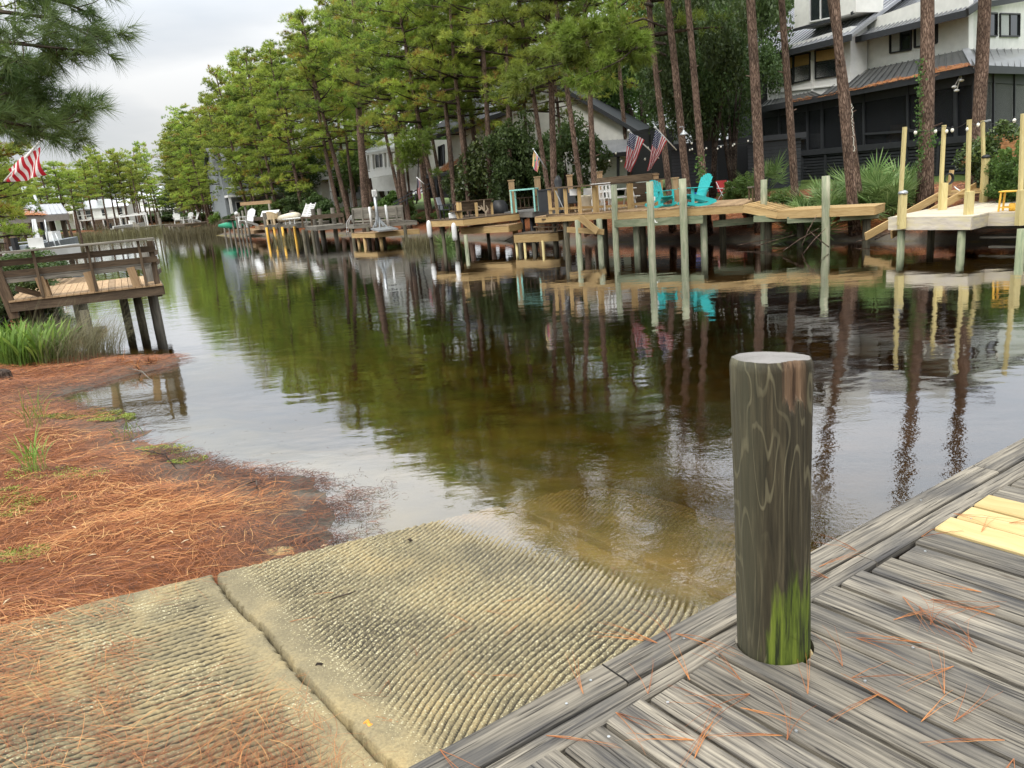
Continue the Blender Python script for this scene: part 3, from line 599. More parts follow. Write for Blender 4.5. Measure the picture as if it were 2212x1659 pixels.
# sparse floating bits on the calm water off the left bank
n_ = 520; Px = nrng.uniform(-4.2, -.4, n_); Py = nrng.uniform(6.3, 9.6, n_); s = sdf(Px, Py); kp = (s < -.05) & (nrng.random(n_) < np.exp(s * 1.5)); Px, Py = Px[kp], Py[kp]; n_ = len(Px)
o_ = needles('floating_needles', np.stack([Px, Py, Px * 0 + .002], -1), nrng.uniform(0, 2 * pi, n_), nrng.uniform(.02, .08, n_), nrng.uniform(.002, .0035, n_), nrng.uniform(0, .2, n_), .0, M['needle'], tiltamp=0)
tag(o_, 'thin dark stems and bits floating on the pale water by the bank', 'floating debris'); o_['kind'] = 'stuff'
# ---------------------------------------------------------------- near dock and the big mooring pile
DZ = 1.0
def edge_at(u): return 1.862 - .037 * u
dk = empty('wooden_dock', uvw(2.6, 1.2, DZ), 'weathered grey plank dock filling the lower right corner, beside the ramp', 'dock')
mb = MB(); rr_ = random.Random(3)
def rim(off, wd, u0, u1, z=DZ):
    p = [Vector(uvw(a, edge_at(a) - off, z - .019)) for a in (u0, u1)]; mb.beam(p[0], p[1], wd, .038, bev=.005, rnd=rr_.random())
rim(.068, .136, -.6, 1.575); rim(.068, .136, 1.583, 4.2); rim(.068, .136, 4.206, 9)
rb = mb.build('rim_board', M['dock_grey'])
mb = MB(); rim(.190, .088, -.6, 2.9, DZ - .006); rim(.190, .088, 2.906, 9, DZ - .006); ib = mb.build('rim_board', M['dock_grey'])
mb = MB()
for a, b_, off, dz in ((-.6, 9, .03, -.14), (-.6, 9, .19, -.14)):
    mb.beam(uvw(a, edge_at(a) - off, DZ + dz), uvw(b_, edge_at(b_) - off, DZ + dz), .04, .19, rnd=.2)
for vv in (.9, .1, -.8): mb.beam(uvw(-.6, vv, DZ - .14), uvw(9, vv, DZ - .14), .04, .19, rnd=.2)
js = split_build(mb, 'joist', M['deck_brown'])
mb = MB(); my = MB(); PW = .178; u = -.75; i = 0
gaps = []
while u < 9:
    u1 = u + PW - .014 - rr_.random() * .009; cu = (u + u1) / 2
    yel = 3.38 < cu < 3.92 or 4.45 < cu < 4.65
    v1 = edge_at(cu) - .24 + rr_.uniform(-.012, .006)
    if 3.02 < cu < 3.20: v1 -= .035
    if 2.8 < cu < 3.02: v1 -= .02
    dz = rr_.uniform(-.003, .003) + (.004 if yel else 0); v0 = -1.6
    tgt = my if yel else mb
    x0 = rr_.uniform(-.002, .002)
    if u1 > 1.965 and u < 2.245:      # boards cut around the pile
        rn_ = rr_.random(); def_h = lambda q_: sqrt(max(0., .133 ** 2 - (q_ - 2.105) ** 2)); us_ = [u + (u1 - u) * k_ / 14 for k_ in range(15)]
        lo_ = [(q_, 1.464 - def_h(q_)) for q_ in us_ if abs(q_ - 2.105) < .133]; full_l = u < 2.105 - .133; full_r = u1 > 2.105 + .133
        def bd(poly):
            tgt.prism([uvw(a_, b_, DZ + dz) for a_, b_ in poly], (0, 0, -.038), rn_, uo=(rn_ * 37., rn_ * 91.))
        if full_l or full_r:      # board with a bite out of one side
            if full_l: poly = [(u, v0), (u, v1), (u1, v1)] + [(q_, 1.464 + def_h(q_)) for q_ in reversed(us_) if abs(q_ - 2.105) < .133 and q_ <= u1] + [(2.105 - .133, 1.464)] + [(q_, 1.464 - def_h(q_)) for q_ in us_ if abs(q_ - 2.105) < .133] + [(u1, v0)]
            else: poly = [(u1, v1), (u1, v0), (u, v0)] + [(q_, 1.464 - def_h(q_)) for q_ in us_ if abs(q_ - 2.105) < .133] + [(2.105 + .133, 1.464)] + [(q_, 1.464 + def_h(q_)) for q_ in reversed(us_) if abs(q_ - 2.105) < .133] + [(u, v1)]
            bd(poly)
        else:
            bd([(u, v0), (u, 1.464 - def_h(u))] + [(q_, 1.464 - def_h(q_)) for q_ in us_[1:-1]] + [(u1, 1.464 - def_h(u1)), (u1, v0)])
            if v1 > 1.61: bd([(u, 1.464 + def_h(u)), (u, v1), (u1, v1), (u1, 1.464 + def_h(u1))] + [(q_, 1.464 + def_h(q_)) for q_ in reversed(us_[1:-1])])
    else:
        tgt.beam(uvw(cu, v0, DZ - .019 + dz), uvw(cu + x0, v1, DZ - .019 + dz), u1 - u, .038, bev=.006, rnd=rr_.random())
    gaps.append((cu, v1)); u += PW; i += 1
pl = mb.build('plank', M['dock_grey']); pl['label'] = 'grey weathered deck boards with open cracks and dark gaps'
yl = my.build('plank', M['new_yellow']); yl['label'] = 'newly replaced bright yellow deck boards'
mb = MB()
for (cu, v1) in gaps:
    for du in (-.05, .05):
        if rr_.random() < .45:
            c_ = Vector(uvw(cu + du + rr_.uniform(-.01, .01), v1 - .05 - (rr_.random() < .3) * .35, DZ + .001)); mb.tube([c_ - Vector((0, 0, .004)), c_ + Vector((0, 0, .0015))], .0052, 8)
for a in (.9, 1.35, 1.49, 1.9, 2.9, 3.6):
    c_ = Vector(uvw(a, edge_at(a) - .05 - .04 * (int(a * 10) % 2), DZ + .001)); mb.tube([c_ - Vector((0, 0, .004)), c_ + Vector((0, 0, .0015))], .0048, 8)
sc_ = split_build(mb, 'screw', M['metal'])
mb = MB()
for (a, vv) in ((1.2, 1.5), (4.6, 1.45), (7.5, 1.4), (4.6, -.8), (1.0, -.8)): mb.tube([uvw(a, vv, -1.3), uvw(a, vv, DZ - .2)], .11, 12)
pp = split_build(mb, 'support_pile', M['pile_dark'], smooth=True)
adopt(dk, rb, ib, pl, yl, *js, *sc_, *pp)

# the big pile: rings of a real trunk with chipped head
m, t, b = new_mat('old treated pile'); b.inputs['Roughness'].default_value = .72; b.inputs['Specular IOR Level'].default_value = .3
tc_ = nn(t, 'ShaderNodeTexCoord'); mp = nn(t, 'ShaderNodeMapping'); mp.inputs['Scale'].default_value = (8.8, 8.8, 1.5); ln(t, tc_.outputs['Object'], mp.inputs[0])
n1 = nn(t, 'ShaderNodeTexNoise'); n1.inputs['Scale'].default_value = 1; n1.inputs['Detail'].default_value = 2.2; n1.inputs['Roughness'].default_value = .42; n1.inputs['Distortion'].default_value = .55; ln(t, mp.outputs[0], n1.inputs[0])
fr_ = mathn(t, 'FRACT', mathn(t, 'MULTIPLY', n1.outputs[0], 9.0)); dd = mathn(t, 'ABSOLUTE', mathn(t, 'SUBTRACT', fr_, .5))
band = ramp_node(t, [(0, (1, 1, 1)), (.07, (.8, .8, .8)), (.12, (0, 0, 0))], dd)
mp2 = nn(t, 'ShaderNodeMapping'); mp2.inputs['Scale'].default_value = (70, 70, 3.5); ln(t, tc_.outputs['Object'], mp2.inputs[0])
n2 = nn(t, 'ShaderNodeTexNoise'); n2.inputs['Scale'].default_value = 1; n2.inputs['Detail'].default_value = 8; n2.inputs['Roughness'].default_value = .65; ln(t, mp2.outputs[0], n2.inputs[0])
n3 = nn(t, 'ShaderNodeTexNoise'); n3.inputs['Scale'].default_value = 3.2; n3.inputs['Detail'].default_value = 4; ln(t, tc_.outputs['Object'], n3.inputs[0])
dark = ramp_node(t, [(.3, (.014, .012, .007)), (.55, (.046, .038, .022)), (.78, (.11, .092, .054))], n2.outputs[0])
lite = ramp_node(t, [(.3, (.07, .062, .037)), (.7, (.16, .14, .085))], n2.outputs[0])
bmask = mathn(t, 'MULTIPLY', band.outputs[0], ramp_node(t, [(.36, (.12,) * 3), (.52, (1,) * 3)], n3.outputs[0]).outputs[0])
c1 = nn(t, 'ShaderNodeMixRGB'); ln(t, bmask, c1.inputs[0]); ln(t, dark.outputs[0], c1.inputs[1]); ln(t, lite.outputs[0], c1.inputs[2])
sx = nn(t, 'ShaderNodeSeparateXYZ'); ln(t, tc_.outputs['Object'], sx.inputs[0])
# moss: low on the right front, in ragged vertical tongues
mp3 = nn(t, 'ShaderNodeMapping'); mp3.inputs['Scale'].default_value = (24, 24, 3.6); ln(t, tc_.outputs['Object'], mp3.inputs[0])
n4 = nn(t, 'ShaderNodeTexNoise'); n4.inputs['Scale'].default_value = 1; n4.inputs['Detail'].default_value = 5; ln(t, mp3.outputs[0], n4.inputs[0])
mz = nn(t, 'ShaderNodeMapRange'); ln(t, sx.outputs[2], mz.inputs[0]); mz.inputs[1].default_value = .50; mz.inputs[2].default_value = .04; mz.inputs[3].default_value = -.26; mz.inputs[4].default_value = .17
mxm = nn(t, 'ShaderNodeMapRange'); ln(t, mathn(t, 'SUBTRACT', mathn(t, 'MULTIPLY', sx.outputs[0], .94), mathn(t, 'MULTIPLY', sx.outputs[1], .33)), mxm.inputs[0]); mxm.inputs[1].default_value = -.075; mxm.inputs[2].default_value = .0; mxm.inputs[3].default_value = -.28; mxm.inputs[4].default_value = .10
ms_ = mathn(t, 'ADD', mathn(t, 'ADD', n4.outputs[0], mz.outputs[0]), mxm.outputs[0])
mk = ramp_node(t, [(.50, (0, 0, 0)), (.64, (.95, .95, .95))], ms_)
mc = ramp_node(t, [(.38, (.02, .026, .008)), (.5, (.085, .12, .014)), (.72, (.19, .24, .03))], n2.outputs[0])
c2_ = nn(t, 'ShaderNodeMixRGB'); ln(t, mk.outputs[0], c2_.inputs[0]); ln(t, c1.outputs[0], c2_.inputs[1]); ln(t, mc.outputs[0], c2_.inputs[2])
# pale green cast on the left flank
lf = nn(t, 'ShaderNodeMapRange'); ln(t, sx.outputs[0], lf.inputs[0]); lf.inputs[1].default_value = -.06; lf.inputs[2].default_value = -.12; lf.inputs[3].default_value = 0; lf.inputs[4].default_value = .3
c3_ = nn(t, 'ShaderNodeMixRGB'); ln(t, lf.outputs[0], c3_.inputs[0]); ln(t, c2_.outputs[0], c3_.inputs[1]); c3_.inputs[2].default_value = (.13, .135, .09, 1)
at = nn(t, 'ShaderNodeAttribute', attribute_name='chip')
chc = ramp_node(t, [(.35, (.05, .03, .018)), (.6, (.19, .12, .072)), (.8, (.32, .22, .14))], n2.outputs[0])
c4_ = nn(t, 'ShaderNodeMixRGB'); ln(t, at.outputs['Fac'], c4_.inputs[0]); ln(t, c3_.outputs[0], c4_.inputs[1]); ln(t, chc.outputs[0], c4_.inputs[2])
tz = nn(t, 'ShaderNodeAttribute', attribute_name='top')
mp5 = nn(t, 'ShaderNodeMapping'); mp5.inputs['Location'].default_value = (.012, -.008, 0); mp5.inputs['Scale'].default_value = (1, 1, 0); ln(t, tc_.outputs['Object'], mp5.inputs[0])
ln_ = nn(t, 'ShaderNodeVectorMath', operation='LENGTH'); ln(t, mp5.outputs[0], ln_.inputs[0])
rg_ = mathn(t, 'FRACT', mathn(t, 'ADD', mathn(t, 'MULTIPLY', ln_.outputs['Value'], 130), mathn(t, 'MULTIPLY', n3.outputs[0], 2)))
topc = ramp_node(t, [(.0, (.15, .143, .13)), (.5, (.24, .23, .215)), (1, (.17, .162, .15))], rg_)
tn = ramp_node(t, [(.35, (.55, .56, .5)), (.6, (1.1, 1.08, 1.1))], n3.outputs[0]); tm = nn(t, 'ShaderNodeMixRGB', blend_type='MULTIPLY'); tm.inputs[0].default_value = 1; ln(t, topc.outputs[0], tm.inputs[1]); ln(t, tn.outputs[0], tm.inputs[2])
c5_ = nn(t, 'ShaderNodeMixRGB'); ln(t, tz.outputs['Fac'], c5_.inputs[0]); ln(t, c4_.outputs[0], c5_.inputs[1]); ln(t, tm.outputs[0], c5_.inputs[2]); ln(t, c5_.outputs[0], b.inputs['Base Color'])
bp = nn(t, 'ShaderNodeBump'); bp.inputs['Strength'].default_value = .6; bp.inputs['Distance'].default_value = .004; ln(t, mathn(t, 'ADD', n2.outputs[0], mathn(t, 'MULTIPLY', bmask, .5)), bp.inputs['Height']); ln(t, bp.outputs[0], b.inputs['Normal'])
NZ, NA = 120, 180; zs = np.concatenate([np.linspace(-2.3, 0, 10)[:-1], np.linspace(0, 1.045, NZ)]); aa = np.linspace(0, 2 * pi, NA, endpoint=False)
Zg, Ag = np.meshgrid(zs, aa, indexing='ij'); ztop = 1.045 + .012 * np.cos(Ag + 2.2) * (Zg > 1.0)
Rr = .124 + .006 * (Zg.clip(0) - .5) + .003 * np.sin(3 * Ag + Zg * 2) + .0022 * np.sin(9 * Ag + Zg) + (vnoise(Ag * 6 + 40, Zg + 9, 2, 81) - .5) * .004
Rr = Rr - np.where(Zg > 1.03, (Zg - 1.03) * .45, 0)
# chip at the upper right facing the camera (camera looks along +y, so angles near -pi/3)
chipa = np.exp(-((np.angle(np.exp(1j * (Ag + 1.22)))) / .42) ** 4); bot = .85 + .05 * vnoise(Ag * 30, Ag * 0 + 3, 1.3, 82) + .05 * np.abs(np.sin(Ag * 7)); cz = np.clip((Zg - bot) / .015, 0, 1)
chip = chipa * cz; chip = np.where(chipa > .4, chip, 0); Rr = Rr - chip * (.010 + .012 * vnoise(Ag * 30, Zg * 2, 1, 83))
Zc = np.where(Zg > 1.04, Zg + .010 * np.cos(Ag + 2.2) - .03 * chip * 0, Zg)
Xg = Rr * np.cos(Ag) - .012 * Zg.clip(0); Yg = Rr * np.sin(Ag)
Vp = np.stack([Xg.ravel(), Yg.ravel(), Zc.ravel()], -1); nzz = len(zs); ii = np.arange(nzz * NA).reshape(nzz, NA); i2 = np.roll(ii, -1, 1)
F_ = np.stack([ii[:-1], i2[:-1], i2[1:], ii[1:]], -1).reshape(-1, 4)
topi = len(Vp); Vp = list(map(tuple, Vp)); rings = [1.0, .8, .5, .2]
prev = ii[-1]; Fl = [tuple(f) for f in F_]; tops = [0] * len(Fl)
for q in rings[1:]:
    cur = []
    for k_ in range(NA):
        x_, y_, z_ = Vp[ii[-1][k_]]; cx = -.0125; cur.append(len(Vp)); Vp.append((cx + (x_ - cx) * q, y_ * q, z_ + (.004 * (1 - q)) + rng.uniform(-.0008, .0008)))
    for k_ in range(NA): Fl.append((prev[k_], prev[(k_ + 1) % NA], cur[(k_ + 1) % NA], cur[k_])); tops.append(1)
    prev = cur
Vp.append((-.0125, 0, 1.05)); cc = len(Vp) - 1
for k_ in range(0, NA, 2): Fl.append((prev[k_], prev[(k_ + 1) % NA], prev[(k_ + 2) % NA], cc)); tops.append(1)
chv = np.zeros(len(Vp)); chv[:nzz * NA] = chip.ravel(); 
pc = uvw(2.105, 1.464, DZ); po = np_mesh('mooring_pile', np.array(Vp), np.array(Fl), m, smooth=True, attrs={'chip': ('POINT', chv), 'top': ('FACE', np.array(tops, float))})
po.location = pc; po.rotation_euler = (0, 0, 0)
tag(po, 'thick round mooring pile with swirling dark grain and green moss, standing through the near dock', 'mooring pile')

# single fallen needle bundles on the dock and the ramp
def bundle(L=.19, n=3, spread=.25, curve=.25, seed=0, wd=.0024):
    r = random.Random(seed); mb = MB()
    for k_ in range(n):
        a = r.uniform(-spread, spread); cv = r.uniform(-curve, curve) + (.3 if r.random() < .3 else 0); p = Vector((0, 0, .002)); pts = [p.copy()]; LL = L * r.uniform(.8, 1.1)
        for s_ in range(7):
            a += cv / 7; p = p + Vector((cos(a), sin(a), 0)) * LL / 7; p.z = .002 + .010 * sin(pi * (s_ + 1) / 8) * r.uniform(.4, 1.2); pts.append(p.copy())
        mb.tube(pts, [wd * .5 * (1 - .1 * q_) for q_ in range(8)], 4, rnd=r.uniform(.30, .85))
    return mb.build('needle_bundle', M['needle'])
protos = [bundle(.20 + .02 * (k_ % 4), 3, .12 + .06 * (k_ % 5), .2 + .12 * (k_ % 4), 100 + k_) for k_ in range(8)]
spots = [(1490, 1470), (1540, 1560), (1600, 1470), (1620, 1500), (1560, 1530), (1500, 1640), (1700, 1600), (1745, 1500), (1600, 1530), (1690, 1590), (1820, 1440), (1850, 1380), (1840, 1465), (1990, 1390), (2010, 1350), (2040, 1500), (1990, 1560), (1960, 1540), (2060, 1560), (2100, 1410), (2110, 1400), (2060, 1440), (2010, 1295), (1950, 1290), (2120, 1280), (2150, 1330), (2160, 1310), (1790, 1250), (1850, 1190), (1770, 1225), (1680, 1300 + 40), (2180, 1130), (2120, 1150), (2170, 1600), (2190, 1640), (1330, 1540), (1400, 1500), (1260, 1480 + 20), (1450, 1385), (1420, 1390), (1390, 1385), (1180, 1590), (950, 1620), (2060, 1110), (1990, 1160), (1930, 1340), (1985, 1310), (1460, 1330 + 40), (1500, 1600), (1900, 1500)]
for i, (px, py) in enumerate(spots):
    p = W(px, py, DZ + .004); s_ = protos[i % 8]; o = s_ if i < 8 else dup(s_)
    o.location = p; o.rotation_euler = (0, 0, rng.uniform(0, 6.28)); zone = 'on the edge boards left of the big pile' if px < 1460 and py < 1480 else 'on the lower left dock boards' if px < 1500 else 'on the boards just below the big pile' if px < 1780 and py > 1440 else 'beside the right foot of the big pile' if px < 1830 else 'on the yellow boards' if py < 1180 else 'near the dock edge beyond the pile' if py < 1320 and px < 2000 else 'in the lower right corner of the dock' if py > 1560 else 'on the boards near the right frame edge' if px > 2080 else 'on the middle dock boards right of the pile'
    tag(o, 'orange pine needle cluster ' + zone, 'pine needles', 'needle clusters on the near dock')
rs = [(1085, 1300), (1010, 1345), (1050, 1320), (1320, 1225), (1010, 1450), (1060, 1460), (900, 1420), (960, 1380), (1240, 1230 + 90), (720, 1280), (980, 1400), (760, 1500), (840, 1470), (1120, 1350), (1180, 1290), (860, 1560), (690, 1450), (620, 1345)]
for i, (px, py) in enumerate(rs):
    p = W(px, py, .12); z_, uu, vv_ = rampsurf(p.x, p.y); p = W(px, py, z_ + .004); o = dup(protos[i % 8]); o.location = p; o.rotation_euler = (0, -.0, rng.uniform(0, 6.28)); o.scale = (.75,) * 3
    zone = 'on the upper part of the middle slab near the water' if py < 1330 and px > 950 else 'on the middle slab beside the dock edge' if px > 1100 else 'near the joint between the two upper slabs' if px < 800 else 'in the centre of the middle slab' if py < 1440 else 'at the lower end of the middle slab'
    tag(o, 'small orange needle cluster ' + zone, 'pine needles', 'needle clusters on the ramp')
# twig, bark chips, leaf, rock, stump
def chip(name, px, py, L, wd, th, rz, mat, label, cat, z0=None):
    p = W(px, py, .12); z_ = rampsurf(p.x, p.y)[0] if z0 is None else z0; p = W(px, py, z_ + .006)
    mb = MB(); mb.tube([(-L / 2, 0, 0), (-L * .2, .004, .004), (L * .25, -.003, .003), (L / 2, 0, 0)], [th * .6, th, th * .9, th * .35], 7); 
    for i_ in range(len(mb.v)): x_, y_, q_ = mb.v[i_]; mb.v[i_] = (x_, y_ * wd / th / 2, q_)
    o = mb.build(name, mat, smooth=True); o.location = p; o.rotation_euler = (0, .05, rz); tag(o, label, cat); return o
chip('twig', 738, 1288, .20, .010, .005, .62, M['bark_dark'], 'thin dark twig lying along the ribs of the middle ramp slab', 'twig')
chip('bark_chip', 886, 1167, .045, .03, .008, -.5, M['bark_dark'], 'dark bark chip near the waterline end of the middle slab', 'bark chip')
chip('bark_chip', 690, 1437, .04, .03, .01, .5, M['bark_dark'], 'round dark chip beside the joint between the two upper slabs', 'bark chip')
lm = plain('fallen leaf', (.75, .28, .03), .5, noise=.4, nscale=40); chip('fallen_leaf', 795, 1564, .05, .03, .004, -.2, lm, 'small orange and yellow leaf resting at the slab joint', 'leaf')
mb = MB(); mb.sphere((0, 0, 0), .17, 28, 14, (1, .75, .42)); 
for i_ in range(len(mb.v)):
    x_, y_, z_ = mb.v[i_]; f = 1 + .10 * sin(x_ * 17 + 2) * cos(y_ * 21) + .05 * sin(z_ * 60 + x_ * 31) + .03 * sin(y_ * 70); mb.v[i_] = (x_ * f, y_ * f, z_ * f)
p = W(595, 1190, .1); rk = mb.build('rock', plain('tan rock', (.33, .24, .11), .8, noise=.4, nscale=14, bump=.5), smooth=True); rk.location = (p.x, p.y, .045); rk.rotation_euler = (0, 0, .4); tag(rk, 'rounded tan rock between the pine straw and the ramp edge', 'rock')
mb = MB(); mb.tube([(0, 0, -.1), (0, 0, .13), (.01, 0, .16)], [.12, .10, .085], 11); p = W(8, 800, .35)
st_ = mb.build('tree_stump', M['bark_dark']); st_.location = (p.x, p.y, gz1(p.x, p.y)); tag(st_, 'small dark stump in the straw at the left edge', 'tree stump')
# pale dead leaves in the straw
lp = MB(); lp.quad((-.035, 0, .006), (0, -.008, .012), (.035, 0, .004), (0, .009, .010)); lp.quad((-.033, 0, .003), (0, .0085, .006), (.033, 0, .001), (0, -.0075, .007))
l0 = lp.build('dead_leaf', plain('pale dead leaf', (.55, .42, .26), .5)); k_ = 0
for (px, py) in [(700, 1180), (400, 1160 + 10), (330, 1205), (410, 1245 + 10), (205, 1010), (90, 1230), (115, 1215), (200, 1200), (120, 1420), (370, 1150), (60, 1130), (300, 1130), (480, 1140), (235, 1265), (520, 1180), (100, 1460), (15, 1300), (160, 1140), (280, 1190), (430, 1210)]:
    p = W(px, py, .35); z_ = gz1(p.x, p.y); p = W(px, py, max(z_, 0) + .045); o = l0 if k_ == 0 else dup(l0); o.location = p; o.rotation_euler = (rng.uniform(-.3, .3), rng.uniform(-.3, .3), rng.uniform(0, 6)); k_ += 1
    tag(o, 'small pale dead leaf lying on the orange straw of the near bank', 'leaf', 'pale leaves on the straw')
# ---------------------------------------------------------------- plants
def unit(a): return a / np.maximum(np.linalg.norm(a, axis=-1, keepdims=True), 1e-9)
def tufts(Cs, Ds, L, n, w, rnd, spread=1.15, droop=.12):
    """needle tufts: n slim triangles fanning from each centre"""
    k_ = len(Cs); Ds = unit(Ds); R_ = nrng.normal(size=(k_, n, 3)); R_ = unit(R_)
    d = unit(Ds[:, None, :] * (1.0 / spread) + R_ * .95); d[..., 2] -= droop * nrng.random((k_, n)); LL = L * nrng.uniform(.7, 1.1, (k_, n, 1))
    b0 = Cs[:, None, :] - Ds[:, None, :] * L * .35 * nrng.random((k_, n, 1)); side = unit(np.cross(d, nrng.normal(size=(k_, n, 3)))) * w / 2
    V_ = np.stack([b0 - side, b0 + side, b0 + d * LL], 2).reshape(-1, 3); F_ = np.arange(len(V_)).reshape(-1, 3)
    rr_ = np.clip(np.where(np.repeat(rnd, n) > .96, 1.0, np.clip(np.repeat(rnd, n), 0, .9)) + nrng.normal(0, .05, k_ * n), 0, 1)
    return V_, F_, rr_
def leaves(P, Nrm, size, rnd, asp=.5):
    k_ = len(P); a = unit(np.cross(Nrm, nrng.normal(size=(k_, 3)))); b_ = unit(np.cross(Nrm, a)); s = size * nrng.uniform(.6, 1.2, (k_, 1))
    V_ = np.stack([P - a * s, P - b_ * s * asp + Nrm * s * .15, P + a * s, P + b_ * s * asp + Nrm * s * .15], 1).reshape(-1, 3)
    return V_, np.arange(len(V_)).reshape(-1, 4), np.clip(rnd + nrng.normal(0, .12, k_), 0, 1)
def pine_crown(H, cs, R, nb, ncl, nt, nn_, L, w, seed, flat=.75, fill=1.0, mat='pine', brown=.05):
    """returns crown mesh (needles) and limb mesh, base of trunk at the origin"""
    r = random.Random(seed); Cs = []; Ds = []; Rn = []; mb = MB()
    for i in range(nb):
        f = (i + r.random()) / nb; z = cs + (H - cs) * (f ** .85); az = i * 2.4 + r.uniform(-.5, .5)
        prof = (sin(pi * min(1, .22 + .78 * f)) ** .6) * .85 + .18
        if r.random() < .12: prof *= 1.3
        Lb = R * prof * r.uniform(.65, 1.1); up = -.12 + .7 * f + r.uniform(-.1, .2)
        p0 = Vector((0, 0, z - Lb * .15)); pts = [p0]; d = Vector((cos(az), sin(az), up * .3)).normalized()
        for s_ in range(1, 6):
            d = (d + Vector((r.uniform(-.18, .18), r.uniform(-.18, .18), up * .16 + r.uniform(-.08, .1)))).normalized(); pts.append(pts[-1] + d * Lb / 5)
        mb.tube(pts, [.012 * H * .35 * (1 - .8 * q_ / 5) * (1.2 - .7 * f) for q_ in range(6)], 5, cap=False, rnd=.5)
        k_ = max(2, int(ncl * (.5 + .7 * prof)))
        base_rnd = r.gauss(.42, .16)
        for c in range(k_):
            q = .30 + .72 * (c + r.random()) / k_; q = min(q, .999); j = min(4, int(q * 5)); pc_ = pts[j].lerp(pts[j + 1], q * 5 - j)
            off = Vector((r.uniform(-1, 1), r.uniform(-1, 1), r.uniform(-.25, .7))) * Lb * .22; cc_ = pc_ + off
            if r.random() < .5: mb.tube([pc_, cc_], [.018, .008], 4, cap=False, rnd=.4)
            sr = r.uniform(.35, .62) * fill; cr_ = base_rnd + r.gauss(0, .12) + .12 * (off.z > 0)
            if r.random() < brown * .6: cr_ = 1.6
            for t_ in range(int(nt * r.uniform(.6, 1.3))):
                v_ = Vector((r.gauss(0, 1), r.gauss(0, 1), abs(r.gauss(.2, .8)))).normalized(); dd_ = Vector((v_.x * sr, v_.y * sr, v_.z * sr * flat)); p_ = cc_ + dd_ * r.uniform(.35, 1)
                Cs.append(p_); Ds.append(v_ + Vector((d.x * .5, d.y * .5, .45))); Rn.append(cr_ + .26 * v_.z - .12)  # upper clumps and tufts made paler: light painted on the crown tops
    V_, F_, rr_ = tufts(np.array(Cs), np.array(Ds), L, nn_, w, np.array(Rn))
    oc = np_mesh('crown', V_, F_, M[mat], attrs={'rnd': ('FACE', rr_)}); ob = mb.build('limbs', M['bark_dark'], smooth=True)
    C.objects.unlink(oc); C.objects.unlink(ob)
    return oc.data, ob.data
def trunk_mesh(H, r0, seed, n=10, bend=.12):
    r = random.Random(seed); a, b_ = r.uniform(0, 6.28), r.uniform(0, 6.28); pts = []; rad = []
    for i in range(15):
        f = i / 14; pts.append((bend * sin(f * 3.1 + a) * sin(pi * f), bend * sin(f * 4 + b_) * sin(pi * f), -.4 + (H + .4) * f)); rad.append(r0 * (1.28 - .35 * min(1, f * 12) + .0) * (1 - .62 * f ** 1.3) * (1 + r.uniform(-.03, .03)) + .0)
    mb = MB(); mb.tube(pts, rad, n, rnd=r.random())
    for q in range(r.randint(3, 7)):                             # old branch stubs
        f = r.uniform(.2, .6); i = int(f * 14); az = r.uniform(0, 6.28); p = Vector(pts[i]); mb.tube([p, p + Vector((cos(az), sin(az), .3)) * (rad[i] * 1.3 + r.uniform(.02, .18))], [.035, .018], 5, rnd=.3)
    return mb
def place_pine(base, direction, H, r0, crown, label, group=None, seed=0, zcs=0., sc=1.0, barkm='bark'):
    root = empty('pine_tree', base, label, 'pine tree', group); d = Vector(direction).normalized()
    root.rotation_mode = 'QUATERNION'; root.rotation_quaternion = Vector((0, 0, 1)).rotation_difference(d) @ Matrix.Rotation((seed * 1.37) % 6.28, 3, 'Z').to_quaternion()
    tm = trunk_mesh(H * .97, r0, seed).build('trunk', M[barkm], root, smooth=True)
    for me, nm in ((crown[0], 'crown'), (crown[1], 'limbs')):
        o = bpy.data.objects.new(nm, me); C.objects.link(o); o.parent = root; o.scale = (sc, sc, H / crown[2])
    return root
def mk(H, *a, **k): return (*pine_crown(H, *a, **k), H)
near_crowns = [mk(19, 10.0, 2.8, 23, 5, 10, 16, .27, .024, 10 + i) for i in range(2)] + [mk(16, 6.4, 2.8, 27, 6, 10, 16, .27, .026, 20 + i, mat='pine') for i in range(3)]
row_crowns = [mk(16, 3.5, 3.0, 36, 7, 9, 12, .30, .05, 30 + i, fill=1.1) for i in range(4)]
thin_crowns = [mk(15, 7.5, 2.4, 20, 5, 8, 9, .34, .075, 40 + i, fill=1.2) for i in range(3)]
def shoreY(px, marg=1.5, Y0=15):
    Y_ = Y0
    while Y_ < 260:
        p = D(px, 480, Y_)
        if sdf(np.array([p.x]), np.array([p.y]))[0] > marg and (p.x - 5) * .827 + (p.y - 12) * .562 > 0: return Y_
        Y_ += .4
    return Y0
def at(px, Y_): p = D(px, 450, Y_); return (p.x, p.y, 0)
def at2(px, Y_, m_=2.2): return at(px, max(Y_, shoreY(px, m_)))
def trunk_line(p1, p2, Y):
    Y = max(Y, shoreY(p2[0], .35))
    a = D(*p1, Y); b_ = D(*p2, Y); d = (a - b_).normalized() if a.z > b_.z else (b_ - a).normalized()
    q = b_.copy()
    for _ in range(6):
        zg = gz1(q.x, q.y); q = q + d * ((zg - q.z) / max(d.z, .3))
    return q, d
def T(x1, y1, x2, y2, Y, wpx, H, cr, label, seed, group=None, sc=1.0, barkm='bark'):
    b_, d = trunk_line((x1, y1), (x2, y2), Y); return place_pine(b_, d, H, wpx / 2 * Y / FOC, cr, label, group, seed, sc=sc, barkm=barkm)
N0, N1 = near_crowns[:2]; Mi = near_crowns[2:]
T(1627, 0, 1640, 400, 27.5, 24, 20, N0, 'tall bare pine trunk at the left corner of the big white house', 1)
T(1695, 0, 1716, 400, 29, 17, 19, N1, 'slim pine trunk in front of the bay windows of the white and black house', 2)
